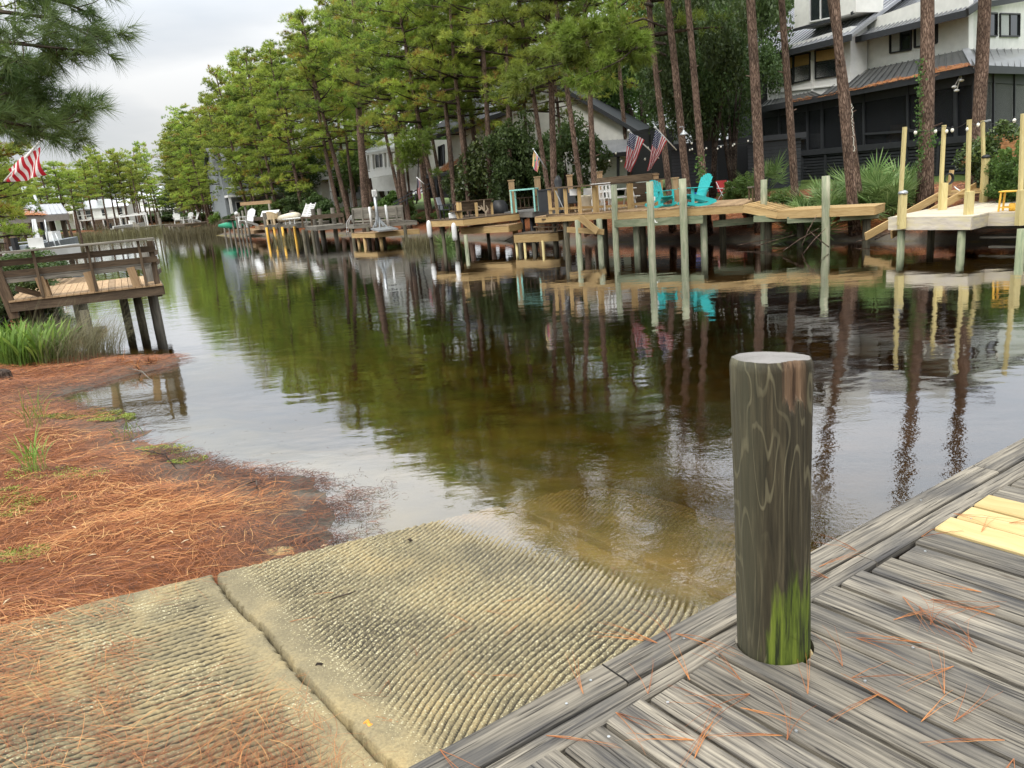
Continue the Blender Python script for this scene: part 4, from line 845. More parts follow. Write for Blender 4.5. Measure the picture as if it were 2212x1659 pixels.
T(1813, 0, 1843, 440, 24.6, 24, 20, N0, 'pine trunk rising from the end of the tan deck, string of lights up its side', 3)
T(1790, 0, 1834, 300, 26.4, 20, 18, N1, 'second thin trunk just behind the pine at the end of the tan deck', 4)
T(2005, 0, 1998, 400, 25.2, 32, 21, N0, 'broad pine trunk with ivy on its left side, above the palmettos', 5)
T(2126, 0, 2104, 370, 27, 29, 21, N1, 'broad dark-barked pine nearest the right corner of the house', 6)
T(1482, 0, 1524, 432, 29.5, 17, 18, N1, 'slender pine behind the right turquoise chair', 7)
T7 = T(1434, 0, 1482, 399, 28.5, 19, 19, N0, 'leaning pine behind the two turquoise chairs with a lamp on it', 8)
T(1413, 60, 1444, 396, 29.6, 16, 18, Mi[0], 'thin pine just right of the two flags', 9)
T(1258, 0, 1284, 400, 31.5, 15, 17, Mi[1], 'straight pine in front of the left wall of the white gabled house', 10)
T(1175, 0, 1195, 405, 31, 19, 17, Mi[2], 'pine trunk right of the small colourful garden flag', 11)
T(1146, 180, 1185, 405, 31.6, 14, 15, Mi[0], 'thin bent pine beside the small colourful garden flag', 12)
T(1224, 180, 1255, 400, 33, 14, 16, Mi[1], 'thin pine between the garden flag and the white gabled house', 13)
T(955, 196, 979, 434, 38, 15, 16, Mi[2], 'pine behind the timber bench dock', 14)
T(927, 350, 948, 455, 39, 14, 15, Mi[0], 'second pine left of the timber bench dock', 15)
T(912, 378, 923, 455, 40, 12, 15, Mi[1], 'short-spaced thin pine in front of the dark screened porch', 16)
T(850, 245, 882, 468, 42, 15, 16, Mi[2], 'tall pine right of the grey metal lift post', 17)
T(858, 350, 869, 468, 43, 12, 15, Mi[0], 'pale thin pine beside the tall one by the lift post', 18)
T(776, 210, 789, 420, 47, 25, 17, Mi[1], 'stout dark pine left of the white house with columns', 19)
T(716, 315, 748, 452, 49, 14, 16, Mi[2], 'leaning pine above the slatted grey dock', 20)
T(705, 322, 732, 452, 51, 12, 16, Mi[0], 'thin pine left of the leaning one above the slatted dock', 21)
T(1040, 60, 1052, 330, 44, 13, 17, Mi[1], 'dark pine in front of the long grey roof', 22)
T(1085, 30, 1100, 330, 43, 12, 17, Mi[2], 'second dark pine in front of the long grey roof', 23)
T(985, 130, 1003, 340, 42, 12, 16, Mi[0], 'dark pine at the left end of the long grey roof', 24)
for i_, (x_, Y_) in enumerate([(1012, 45), (1078, 46), (1150, 47), (1218, 46), (1110, 50), (985, 50)]):
    q = Vector(at2(x_, Y_, 2)); q.z = gz1(q.x, q.y); place_pine(q, (.02 * (-1) ** i_, 0, 1), 12.5 + .8 * (i_ % 3), .12, near_crowns[2 + i_ % 3], ['pine before the left end of the long grey roof', 'pine before the middle of the long grey roof', 'pine before the gable apex, left', 'pine before the gable apex, right', 'pine behind the glossy evergreen shrub', 'pine left of the long grey roof'][i_], 'pines in front of the gabled house', 800 + i_)
# dense row on the far bank
bank = [(-3.2, 46), (-6.2, 52.5), (-10.5, 60), (-16, 66), (-22.5, 75), (-30, 87), (-40.5, 107), (-57, 140), (-64, 165)]
rw = random.Random(5); k_ = 0
def along(pl, s):
    for i in range(len(pl) - 1):
        a, b_ = Vector((*pl[i], 0)), Vector((*pl[i + 1], 0)); L_ = (b_ - a).length
        if s <= L_: return a.lerp(b_, s / L_), (b_ - a).normalized()
        s -= L_
    return None, None
s = 1.0
while True:
    p, dr = along(bank, s)
    if p is None: break
    nrm = Vector((dr.y, -dr.x, 0))
    for row, off in enumerate((3.0, 7.0, 12)):
        if (row == 2 and rw.random() < .4) or (s < 24 and row and rw.random() < .5): continue
        q = p + nrm * (off + rw.uniform(-1.4, 1.4)) + dr * rw.uniform(-1.5, 1.5)
        H = rw.uniform(13.8, 17.5) + (1.0 if row else -.8) + (1.2 if s < 30 else 0); farq = q.y > 80
        q.z = gz1(q.x, q.y); lean = Vector((rw.uniform(-.06, .03), rw.uniform(-.03, .03), 1)) - nrm * (.04 if row == 0 else 0)
        cr_ = row_crowns[k_ % 4] if s > 27 else near_crowns[2 + k_ % 3]
        rr0_ = rw.uniform(.12, .19); seg = ['behind the slatted grey dock', 'behind the low bench-rail dock', 'behind the white loungers', 'behind the empty roof frame', 'behind the low canoe dock', 'beside the pale marsh reeds', 'behind the far white chairs', 'at the far left tip of the row'][min(7, int(s / 15.5))]
        lab_ = '%s %s-line pine %s%s' % (['slender', 'medium', 'stout'][min(2, int((rr0_ - .12) / .0234))], ['front', 'middle', 'back'][row], seg, ['', ', leaning left'][lean.x < -.035])
        place_pine(q, lean, H, rr0_, cr_, lab_, 'pines in the row along the far bank', 100 + k_, sc=rw.uniform(.8, 1.05)); k_ += 1
    s += rw.uniform(3.1, 4.2) + s * .012
# loose stand of pines at the far end of the canal
for i in range(26):
    px = 165 + i * 7.4 + rw.uniform(-5, 5); Y_ = rw.uniform(148, 190); q = D(px, 480, Y_); q.z = gz1(q.x, q.y)
    H = (478 - (345 + 25 * sin(i * 1.1) * .6 + (20 if px < 215 else 0) + (35 if px > 338 else 0))) / FOC * Y_ + 3.0
    place_pine(q, (rw.uniform(-.05, .05), 0, 1), H * rw.uniform(.82, 1.04), .2, thin_crowns[i % 3], ['slim', 'short', 'tall'][(i * 7) % 3] + ' pine in the far-end stand, ' + ['beside the long white house', 'left of the small white porch house', 'behind the boat lift', 'behind the far dark dock', 'next to the tip of the dense row'][min(4, i * 5 // 26)], 'pines at the far end of the canal', 300 + i, sc=1.1)
for i in range(12):
    px = -20 + i * 17; Y_ = rw.uniform(95, 135); q = D(px, 480, Y_); q.z = gz1(q.x, q.y)
    place_pine(q, (rw.uniform(-.05, .05), 0, 1), rw.uniform(10, 13), .18, thin_crowns[i % 3], 'distant pine behind the boathouse, ' + ['at the left frame edge', 'left of the roof', 'over the left part of the roof', 'by the vent pipe', 'right of the vent pipe', 'over the right roof end', 'just right of the roof', 'in front of the long white house', 'beside the long white house', 'near its dark roof', 'near the small porch house', 'rightmost of them'][i], 'pines behind the boathouse', 340 + i, sc=1.1)

# branches hanging over from the near left pine (trunk outside the frame)
def bough(root, pts, r0, L, n, w, mat, ncl, nt, sr, seed, lo=.25, rn=.45, sidew=.5, mname='bough'):
    r = random.Random(seed); mb = MB(); mb.tube(pts, [r0 * (1 - .75 * i / (len(pts) - 1)) for i in range(len(pts))], 6, rnd=.5); Cs = []; Ds = []; Rn = []; k_ = len(pts) - 1
    for c in range(ncl):
        q = (lo + (1 - lo) * (c + r.random()) / ncl) * .999; j = int(q * k_); p_ = Vector(pts[j]).lerp(Vector(pts[j + 1]), q * k_ - j); ax = (Vector(pts[j + 1]) - Vector(pts[j])).normalized()
        off = Vector((r.uniform(-1, 1), r.uniform(-1, 1), r.uniform(-.7, .8))) * sidew * (1.1 - .5 * q); cc_ = p_ + off + ax * .1; mb.tube([p_, p_.lerp(cc_, .5) + Vector((0, 0, -.03)), cc_], [r0 * .22, r0 * .16, r0 * .08], 5, cap=False, rnd=.4)
        br = rn + r.gauss(0, .15)
        for t_ in range(nt):
            v_ = Vector((r.gauss(0, 1), r.gauss(0, 1), r.gauss(.15, .8))).normalized(); Cs.append(cc_ + v_ * sr * r.uniform(0, 1)); Ds.append(off * 1.2 + ax * .5 + v_ * .6); Rn.append(br)
            if r.random() < .25: mb.tube([cc_, Cs[-1]], [.006, .003], 4, cap=False, rnd=.4)
    V_, F_, rr_ = tufts(np.array([tuple(c_) for c_ in Cs]), np.array([tuple(c_) for c_ in Ds]), L, n, w, np.clip(np.array(Rn), 0, 1), spread=.9)
    lb = mb.build(mname, M['bark_dark'], smooth=True); nd = np_mesh('needles', V_, F_, M[mat], attrs={'rnd': ('FACE', rr_)})
    adopt(root, lb, nd)
base = Vector((-9.6, 9.8, gz1(-9.6, 9.8)))
pn = empty('pine_tree', base, 'dark near pine at the left edge whose needle boughs hang into the top left corner', 'pine tree')
tk = trunk_mesh(13, .2, 77).build('trunk', M['bark'], pn, smooth=True)
for i, (pxs, L_, sw) in enumerate([
    ([(-330, 60), (-150, 20), (0, 25), (120, 40), (215, 88)], .25, .42), ([(-330, 20), (-100, -40), (40, -20), (150, 10), (220, 40)], .25, .40),
    ([(-330, 150), (-120, 90), (0, 90), (90, 100), (190, 110)], .24, .32), ([(-330, 260), (-120, 170), (-20, 150), (30, 185), (75, 170)], .23, .32),
    ([(-330, 330), (-120, 240), (0, 225), (90, 240), (200, 225)], .24, .30), ([(-330, 340), (-100, 280), (0, 262), (80, 275), (170, 262)], .24, .30),
    ([(-330, 390), (-120, 300), (0, 268), (80, 285), (165, 300)], .20, .18), ([(-330, 260), (-150, 200), (-40, 215), (20, 200), (50, 215)], .23, .3),
    ([(-330, 120), (-150, 60), (-60, 90), (0, 120), (45, 140)], .23, .35)]):
    Yb = 8.6 + .5 * sin(i * 2.3); pts = [tuple(base.lerp(D(px, py, Yb), 0) if False else D(px, py, Yb + .25 * j)) for j, (px, py) in enumerate(pxs)]
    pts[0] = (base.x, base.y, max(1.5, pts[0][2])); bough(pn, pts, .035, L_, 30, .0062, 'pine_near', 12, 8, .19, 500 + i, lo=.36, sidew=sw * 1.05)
# bright bough reaching left from the leaning pine behind the chairs
Yb = 26.0
for i, pxs in enumerate([[(1438, 95), (1390, 85), (1330, 105), (1250, 130), (1160, 150), (1105, 190)], [(1438, 95), (1400, 92), (1350, 112), (1290, 105), (1230, 95), (1190, 100)], [(1438, 120), (1400, 100), (1370, 105), (1340, 130), (1300, 150), (1260, 165)], [(1438, 60), (1390, 40), (1330, 60), (1280, 75), (1240, 85), (1215, 90)]]):
    pts = [tuple(D(px, py, Yb + 2.2 - .45 * j)) for j, (px, py) in enumerate(pxs)]
    rt_ = T7; 
    r = MB()
    o1 = len(bpy.data.objects)
    mw = Matrix.LocRotScale(T7.location, T7.rotation_quaternion, T7.scale).inverted()
    # build in the tree's own frame
    ptsl = [tuple(mw @ Vector(p)) for p in pts]
    tmp = bpy.data.objects.new('tmp', None); tmp.location = (0, 0, 0)
    class R0: pass
    Cs0 = len(T7.children)
    def bough2():
        root = bpy.data.objects.new('x', None); bough(root, ptsl, .045, .30, 26, .022, 'pine_bright', 17, 13, .38, 600 + i, lo=.30, rn=.5, sidew=.75, mname='bough')
        for ch in list(root.children): ch.parent = T7
        bpy.data.objects.remove(root)
    bough2(); bpy.data.objects.remove(tmp)
# low pine bough clump in front of the screened porch (drooping tuft)
bp_ = empty('pine_sapling', (0, 0, 0), 'yellow-green pine sprays drooping in front of the black screened porch', 'pine branch'); b_ = W(905, 452, 1.2); b_ = D(905, 440, 45); bp_.location = (b_.x, b_.y, gz1(b_.x, b_.y))
pts = [tuple(D(900, 440, 45)), tuple(D(903, 380, 45)), tuple(D(905, 330, 45)), tuple(D(900, 300, 45))]; bough(bp_, pts, .05, .30, 18, .03, 'pine_bright', 30, 14, .45, 700, lo=.45, rn=.25, sidew=1.2, mname='trunk')

# broadleaf trees and shrubs
def leafy_mesh(rx, ry, rz_, n, size, seed, clumps=40, base=.25):
    r = np.random.default_rng(seed); c = r.normal(size=(clumps, 3)); c = unit(c) * r.uniform(.35, 1, (clumps, 1)) ** .6; c[:, 2] = c[:, 2] * .85 + .1
    w_ = r.uniform(.16, .36, clumps); k_ = r.integers(0, clumps, n); d = unit(r.normal(size=(n, 3))); P = c[k_] + d * w_[k_][:, None] * r.uniform(.5, 1.05, (n, 1))
    P = P * np.array([rx, ry, rz_]); P = P[P[:, 2] > -rz_ * (1 - base)]; n = len(P); nn_ = unit(d[:n] + np.array([0, 0, .6]) + r.normal(size=(n, 3)) * .5)
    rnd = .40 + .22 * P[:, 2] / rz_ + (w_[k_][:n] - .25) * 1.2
    return leaves(P, nn_, size, rnd)
leafy_cache = {}
def leafy(name, loc, rx, ry, rz_, mat, label, cat, group=None, n=5000, size=.10, seed=0, trunk=True, proto=None):
    """loc is the foot of the plant; crown sits so its underside clears the ground by a little"""
    loc = Vector(loc); loc.z = gz1(loc.x, loc.y); key = (mat, n, round(size, 3), seed % 3); root = empty(name, loc, label, cat, group)
    if key not in leafy_cache:
        V_, F_, rr_ = leafy_mesh(1, 1, 1, n, 1, seed % 3) if False else leafy_mesh(1, 1, 1, n, size, seed % 3 + 5); leafy_cache[key] = None
        o = np_mesh('foliage', V_, F_, M[mat], attrs={'rnd': ('FACE', rr_)}); leafy_cache[key] = o.data; C.objects.unlink(o)
    o = bpy.data.objects.new('foliage', leafy_cache[key]); C.objects.link(o); o.parent = root; o.scale = (rx, ry, rz_); o.location = (0, 0, rz_ * (.95 if not trunk else 1.0) + (trunk if not isinstance(trunk, bool) else (rz_ * .25 if trunk else -.1)))
    mb = MB(); r = random.Random(seed); zc = o.location.z
    for q in range(4 if trunk else 3):
        a = r.uniform(0, 6.28); mb.tube([(0.05 * q, 0, -.1), (.15 * rx * cos(a), .15 * ry * sin(a), zc * .5), (.5 * rx * cos(a), .5 * ry * sin(a), zc + rz_ * .3)], [.05 * rx + .03, .035 * rx + .02, .012], 6, rnd=.5)
    mb.build('trunk' if trunk else 'stem', M['bark_dark'], root, smooth=True)
    return root
# size is relative to the crown radius
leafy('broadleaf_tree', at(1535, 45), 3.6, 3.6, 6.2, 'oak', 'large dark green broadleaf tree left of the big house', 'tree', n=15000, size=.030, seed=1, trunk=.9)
leafy('broadleaf_tree', at(1535, 38), 2.3, 2.3, 4.4, 'oak', 'dark leafy tree standing behind the slender pine, right of the lamp', 'tree', n=20000, size=.034, seed=2, trunk=1.6)
leafy('broadleaf_tree', at(1582, 38), 2.0, 1.8, 3.0, 'oak', 'dark leafy tree in front of the dark shed wall', 'tree', n=14000, size=.036, seed=4, trunk=2.0)
leafy('broadleaf_tree', at(1400, 62), 7, 6, 6.2, 'shrub', 'pale green oak behind the white gabled house', 'tree', n=24000, size=.026, seed=3, trunk=2.5)
leafy('broadleaf_tree', at(1520, 68), 6, 6, 7.5, 'shrub', 'tall leafy tree seen between the two houses', 'tree', n=24000, size=.026, seed=4, trunk=3)
leafy('broadleaf_tree', at(1240, 80), 9, 6, 7.5, 'oak', 'broad leafy tree rising behind the ridge of the gabled house', 'tree', n=22000, size=.026, seed=5, trunk=2.5)
leafy('broadleaf_tree', at(1590, 66), 5, 5, 7, 'oak', 'dark tree behind the left gable of the big house', 'tree', n=22000, size=.026, seed=1, trunk=2.5)
for i, (px, Y_, h) in enumerate([(1000, 70, 8), (1120, 75, 9), (880, 85, 8), (760, 95, 8), (640, 105, 8.5), (560, 120, 9), (480, 140, 9), (420, 165, 9), (1320, 85, 9), (700, 80, 6), (840, 75, 6)]):
    leafy('broadleaf_tree', at(px, Y_), h * .75, h * .6, h * .5, 'oak' if i % 2 else 'shrub', 'background leafy tree behind the pines, above the ' + ['white columned house', 'grey long roof', 'tall glimpsed white house', 'pale green house', 'dark thicket by the loungers', 'empty dock frame', 'marsh reeds', 'far white chairs', 'white gabled house', 'white glimpsed house, low', 'slatted dock, low'][i], 'tree', 'background trees behind the pine row', n=12000, size=.04, seed=i, trunk=1.)
for i, (px, Y_, h, w_, mt, lb) in enumerate([
    (1078, 41.5, 4.7, 2.3, 'magnolia', 'big glossy evergreen shrub left of the garden flag'), (1036, 42.5, 3.6, 1.8, 'magnolia', 'glossy shrub behind the bench dock'),
    (1128, 43, 5.0, 1.9, 'oak', 'dark tall shrub behind the garden flag'), (1232, 42, 4.6, 1.9, 'oak', 'dark shrub against the white gable wall'), (1165, 43.5, 4.2, 1.7, 'oak', 'dark shrub between the garden flag and the gable'),
    (833, 47, 1.7, 1.7, 'shrub', 'bright green shrub behind the lift post'), (810, 46, 1.2, 1.5, 'shrub', 'low round green shrub left of the lift post'), (868, 52, 2.2, 1.5, 'shrub', 'loose shrub below the white columns'),
    (660, 58, 2.8, 2.2, 'oak', 'dark leafy thicket behind the white loungers'), (618, 63, 2.4, 2.5, 'shrub', 'green thicket behind the beige chair dock'), (700, 55, 2.6, 1.8, 'oak', 'dark bush left of the leaning pine'),
    (575, 68, 2.4, 2.6, 'shrub', 'bushy thicket behind the frame without a roof'), (492, 84, 1.9, 2.3, 'grass', 'light yellow-green rounded bush by the marsh'), (428, 98, 2.2, 2.9, 'shrub', 'rounded green bush behind the far white chairs'), (398, 110, 2.2, 2.6, 'oak', 'dark bush at the far left end of the row'),
    (340, 150, 2.5, 5, 'oak', 'dark low thicket at the far end of the canal'), (255, 140, 1.5, 3.5, 'shrub', 'low bush on the far end shore'), (1605, 33, 1.25, .9, 'shrub', 'feathery bush right of the red folding chair'),
    (1672, 27.4, 1.0, 1.1, 'shrub', 'leafy bush behind the mooring posts at the ramped deck'), (1810, 26.2, .8, 1.4, 'shrub', 'low green bush around the foot of the deck-end pine'), (1872, 26, .8, 1.3, 'shrub', 'low bush right of the deck-end pine'), (1755, 26.8, .75, 1.2, 'shrub', 'low bush below the left palmetto'),
    (2178, 25, 2.3, 1.25, 'magnolia', 'tall shrub at the right edge in front of the house corner'), (2205, 23.5, 2.0, 1.0, 'shrub', 'olive shrub above the yellow stool'), (905, 42, .8, .8, 'shrub', 'small dark plant between the two docks'), (975, 41, 1.0, 1.2, 'shrub', 'ground shrub at the foot of the porch stairs'),
    (730, 60, 1.2, 2.2, 'oak', 'low dark bush under the leaning pines'), (770, 51, 1.3, 1.9, 'oak', 'low dark bush at the foot of the stout pine'), (535, 76, 1.6, 2.5, 'oak', 'dark low bush behind the empty dock frame'), (1600, 44, 2.2, 2.4, 'oak', 'dark shrub left of the porch stairs')]):
    leafy('shrub', at2(px, Y_, 1.2 + w_ * .6), w_, w_, h * .55, mt, lb, 'shrub', n=9000, size=.055 if Y_ < 45 else .07, seed=i + 10, trunk=False)
for i, (px, Y_) in enumerate([(-40, 23), (-75, 19), (20, 34), (10, 30), (-60, 26), (60, 40)]):
    leafy('shrub', at(px, Y_), 1.5, 1.5, .95, 'oak', ['dark leafy bush at the left edge behind the bench dock', 'dark bush nearest the left frame edge', 'dark bush below the striped flag', 'dark bush left of the boathouse roof', 'low dark bush beyond the left edge plants', 'dark bush under the boathouse eave'][i], 'shrub', 'dark bushes on the left bank', n=9000, size=.055, seed=i + 70, trunk=False)
# trees of the left bank behind the near boughs
for i, (px, Y_, h) in enumerate([(-45, 30, 11), (-30, 42, 11), (-80, 24, 12), (40, 90, 10), (-5, 70, 11)]):
    q = Vector(at(px, Y_)); q.z = gz1(q.x, q.y); place_pine(q, (.02, 0, 1), h, .17, row_crowns[i % 4], ['shaded pine at the left frame edge behind the bench dock', 'shaded pine just left of the striped flag', 'tall dark pine at the very left edge', 'shaded pine between the striped flag and the boathouse roof', 'shaded pine directly behind the striped flag'][i], 'pines on the left bank', 400 + i, sc=.75)

# dead sprigs and sticks on the near bank
for i, (px, py, n_s) in enumerate([(322, 788, 34), (296, 800, 22), (262, 792, 18)]):
    q = W(px, py, .05); rt_ = empty('dead_sprig', q, ['brown dead pine sprig at the tip of the straw spit', 'brown dead needle tuft drooping into the water behind the spit tip', 'small brown needle tuft in the middle of the spit'][i], 'pine sprig')
    cs_ = np.tile(np.array([[0, 0, .10]]), (n_s // 4, 1)) + nrng.normal(size=(n_s // 4, 3)) * .06; V_, F_, rr_ = tufts(cs_, nrng.normal(size=(n_s // 4, 3)) * .5 + np.array([0, -.2, .8]), .28, 14, .008, nrng.uniform(.35, .8, n_s // 4), droop=.5); np_mesh('needles', V_, F_, M['needle'], rt_, attrs={'rnd': ('FACE', rr_)})
    mb = MB(); mb.tube([(0, .1, -.02), (0, 0, .06), (.02, -.02, .14)], [.012, .01, .005], 5, rnd=.5); mb.build('stem', M['bark_dark'], rt_)
for i, (px0, py0, px1, py1, lb) in enumerate([(306, 934, 372, 968, 'thin dark curved stick lying across the straw in the middle of the bank'), (270, 770, 320, 790, 'pale dry stick below the water plants'), (525, 1002, 548, 1014, 'short dark stick in the straw near the wet sand'), (725, 1040 - 20, 742, 1040, 'small dark leaf-like chip standing in the shallow water')][:3]):
    a_, b_ = W(px0, py0, .3), W(px1, py1, .3); z0, z1 = max(gz1(a_.x, a_.y), 0) + .05, max(gz1(b_.x, b_.y), 0) + .05; m_ = (a_ + b_) / 2 + Vector((.03, .06, 0)); mb = MB(); mb.tube([(a_.x, a_.y, z0), (m_.x, m_.y, (z0 + z1) / 2 + .03), (b_.x, b_.y, z1)], [.005, .009, .006], 6, rnd=.4); o = mb.build('stick', M['bark_dark'] if i != 1 else M['deck_grey'], smooth=True); tag(o, lb, 'stick')
# blades: reeds, marsh grass, near lance-leaved clump, tufts
def blades(name, P, H, wd, rnd, mat, arch=.5, segs=5, dirs=None, belly=0.):
    n = len(P); az = nrng.uniform(0, 2 * pi, n) if dirs is None else dirs; V_ = np.zeros((n, segs + 1, 2, 3)); H = np.asarray(H) * np.ones(n); ar = arch * nrng.uniform(.3, 1.3, n)
    for i in range(segs + 1):
        f = i / segs; th_ = ar * f; hx = H * np.where(ar > .01, (1 - np.cos(th_)) / np.maximum(ar, .01), 0) ; hz = H * np.where(ar > .01, np.sin(th_) / np.maximum(ar, .01), f)
        ww = wd * ((1 - f) ** .7 if not belly else (sin(pi * min(1, max(0, (f - .35) / .65)) ** .8) * belly + .25 * (1 - f))) / 2 + .0004
        c = np.stack([P[:, 0] + np.cos(az) * hx, P[:, 1] + np.sin(az) * hx, P[:, 2] + hz], -1); sd_ = np.stack([-np.sin(az + .6), np.cos(az + .6), az * 0], -1) * (ww * np.ones(n))[:, None]
        V_[:, i, 0] = c - sd_; V_[:, i, 1] = c + sd_
    V_ = V_.reshape(-1, 3); b0 = (np.arange(n) * (segs + 1) * 2)[:, None]; F_ = np.concatenate([b0 + np.array([[i * 2, i * 2 + 1, i * 2 + 3, i * 2 + 2]]) for i in range(segs)], 0)
    return np_mesh(name, V_, F_, mat, attrs={'rnd': ('FACE', np.tile(np.clip(rnd, 0, 1), segs))}, smooth=True)
def spread(cx, cy, rx, ry, n):
    a = nrng.uniform(0, 2 * pi, n); r_ = np.sqrt(nrng.random(n)); x = cx + rx * r_ * np.cos(a); y = cy + ry * r_ * np.sin(a); return np.stack([x, y, np.maximum(gz(x, y), -.1)], -1)
def stuff(o, label, cat): tag(o, label, cat); o['kind'] = 'stuff'; return o
p = W(45, 770, .35); P_ = spread(p.x - .1, p.y + .45, .62, .8, 300)
o = blades('lance_leaf_plant', P_, nrng.uniform(.45, .95, 300), .055, nrng.uniform(.2, 1, 300), M['grass'], arch=1.1, belly=1.0); stuff(o, 'clump of upright green lance-leaved water plants at the left edge below the bench dock', 'water plants')
P_ = spread(p.x - .15, p.y + .5, .6, .8, 900); o = blades('marsh_grass', P_, nrng.uniform(.4, .9, 900), .012, nrng.uniform(.0, .8, 900), M['grass'], arch=1.2); stuff(o, 'fine green grass mixed among the lance-leaved plants on the left bank', 'grass')
p = W(165, 790, .1); P_ = spread(p.x - .45, p.y + 1.0, .7, 1.1, 800); o = blades('cordgrass', P_, nrng.uniform(.7, 1.5, 800), .008, nrng.uniform(.0, .6, 800), M['dry'], arch=2.2, dirs=nrng.normal(.2, .7, 800)); stuff(o, 'thin brown arching grass hanging over the water under the bench dock', 'grass')
for (px, py, z_, n, h, rx, lb) in [(75, 905, .3, 26, .55, .14, 'small upright green grass tuft in the straw, upper one'), (70, 1000, .3, 40, .55, .12, 'small upright green grass tuft in the straw, lower one'), (280, 945, .05, 14, .3, .2, 'green blades leaning over the water edge by the moss')]:
    p = W(px, py, z_); P_ = spread(p.x, p.y, rx, rx, n); P_[:, 2] = np.maximum(P_[:, 2], z_ * .7); o = blades('grass_tuft', P_, nrng.uniform(.5, 1, n) * h, .016, nrng.uniform(.3, 1, n), M['grass'], arch=1.3, belly=.6); tag(o, lb, 'grass tuft')
def mat_patch(px, py, z_, rx, ry, n, lb, s=.012, mt='moss'):
    p = W(px, py, z_); P_ = spread(p.x, p.y, rx, ry, n * 2); P_ = P_[(vnoise(P_[:, 0] + 70, P_[:, 1] + 70, 6, 91) + .3 * nrng.random(n * 2)) > .52][:n]; n = len(P_); P_[:, 2] = np.maximum(P_[:, 2], 0) + .012 + nrng.random(n) * .02
    V_, F_, rr_ = leaves(P_, unit(nrng.normal(size=(n, 3)) * .5 + np.array([0, 0, 1])), s, nrng.uniform(.1, 1, n)); o = np_mesh('moss_mat', V_, F_, M[mt], attrs={'rnd': ('FACE', rr_)}); stuff(o, lb, 'moss')
mat_patch(165, 890, .08, .62, .34, 6000, 'bright yellow-green creeping moss mat at the water edge'); mat_patch(230, 905, .02, .40, .25, 2200, 'thin green water weed floating beside the moss mat')
mat_patch(405, 990, .04, .22, .16, 900, 'small green weed patch at the tip of the straw bank'); mat_patch(30, 1060, .35, .5, .35, 1400, 'sparse green weeds growing through the straw at the left'); mat_patch(120, 1000, .3, .5, .3, 900, 'thin weeds in the straw below the grass tufts', .01); mat_patch(350, 960, .1, .35, .2, 900, 'green fringe along the straw edge', .012); mat_patch(15, 1160, .4, .28, .25, 800, 'weeds at the left edge of the frame', .014); mat_patch(90, 830, .3, .3, .2, 700, 'little weed patch above the moss mat', .012)
for (px, Y_, rx, ry, n, h, w_, lb) in [(445, 92, 5.5, 3, 2600, 1.7, .05, 'tall pale marsh reeds right of the far white chairs'), (200, 128, 16, 3, 2600, 1.8, .08, 'line of brown reeds along the far end shore'), (622, 59, 1.6, 1.0, 500, 1.0, .03, 'brown marsh grass hanging under the beige chair dock'), (905, 40.5, 1.1, .7, 700, .9, .022, 'grey-brown grass clump on the bank between two docks'), (330, 160, 14, 3, 1600, 1.8, .08, 'far reeds beyond the boat lift'), (60, 75, 5, 2, 800, 1.2, .05, 'reeds beside the boathouse')]:
    q = at(px, Y_); P_ = spread(q[0], q[1], rx, ry, n); o = blades('reeds', P_, nrng.uniform(.5, 1, n) * h, w_, nrng.uniform(0, 1, n), M['dry'], arch=.5, segs=3); stuff(o, lb, 'reeds')
# dead branches and roots on the far mud bank
for i, (px, py, L_, a) in enumerate([(1700, 540, 1.2, .5), (1740, 530, 1.0, 1.1), (1745, 545, .9, .8), (1640, 530, 1.3, .2), (1860, 520, 1.4, .15), (1800, 532, .9, 2.4), (1600, 528, 1.5, .1), (1900, 515, 1.2, .3), (1090, 520, .8, .4)]):
    q = W(px, py, .15); mb = MB(); mb.tube([(0, 0, 0), (cos(a) * L_ * .5, .1, sin(a) * L_ * .5), (cos(a) * L_, 0, sin(a) * L_)], [.018, .014, .006], 5, rnd=.5); o = mb.build('dead_branch', M['bark'], smooth=True); o.location = (q.x, q.y + .3, .1); tag(o, 'thin grey dead stick leaning out of the mud bank under the tan deck', 'dead branch', 'dead sticks on the far mud bank')
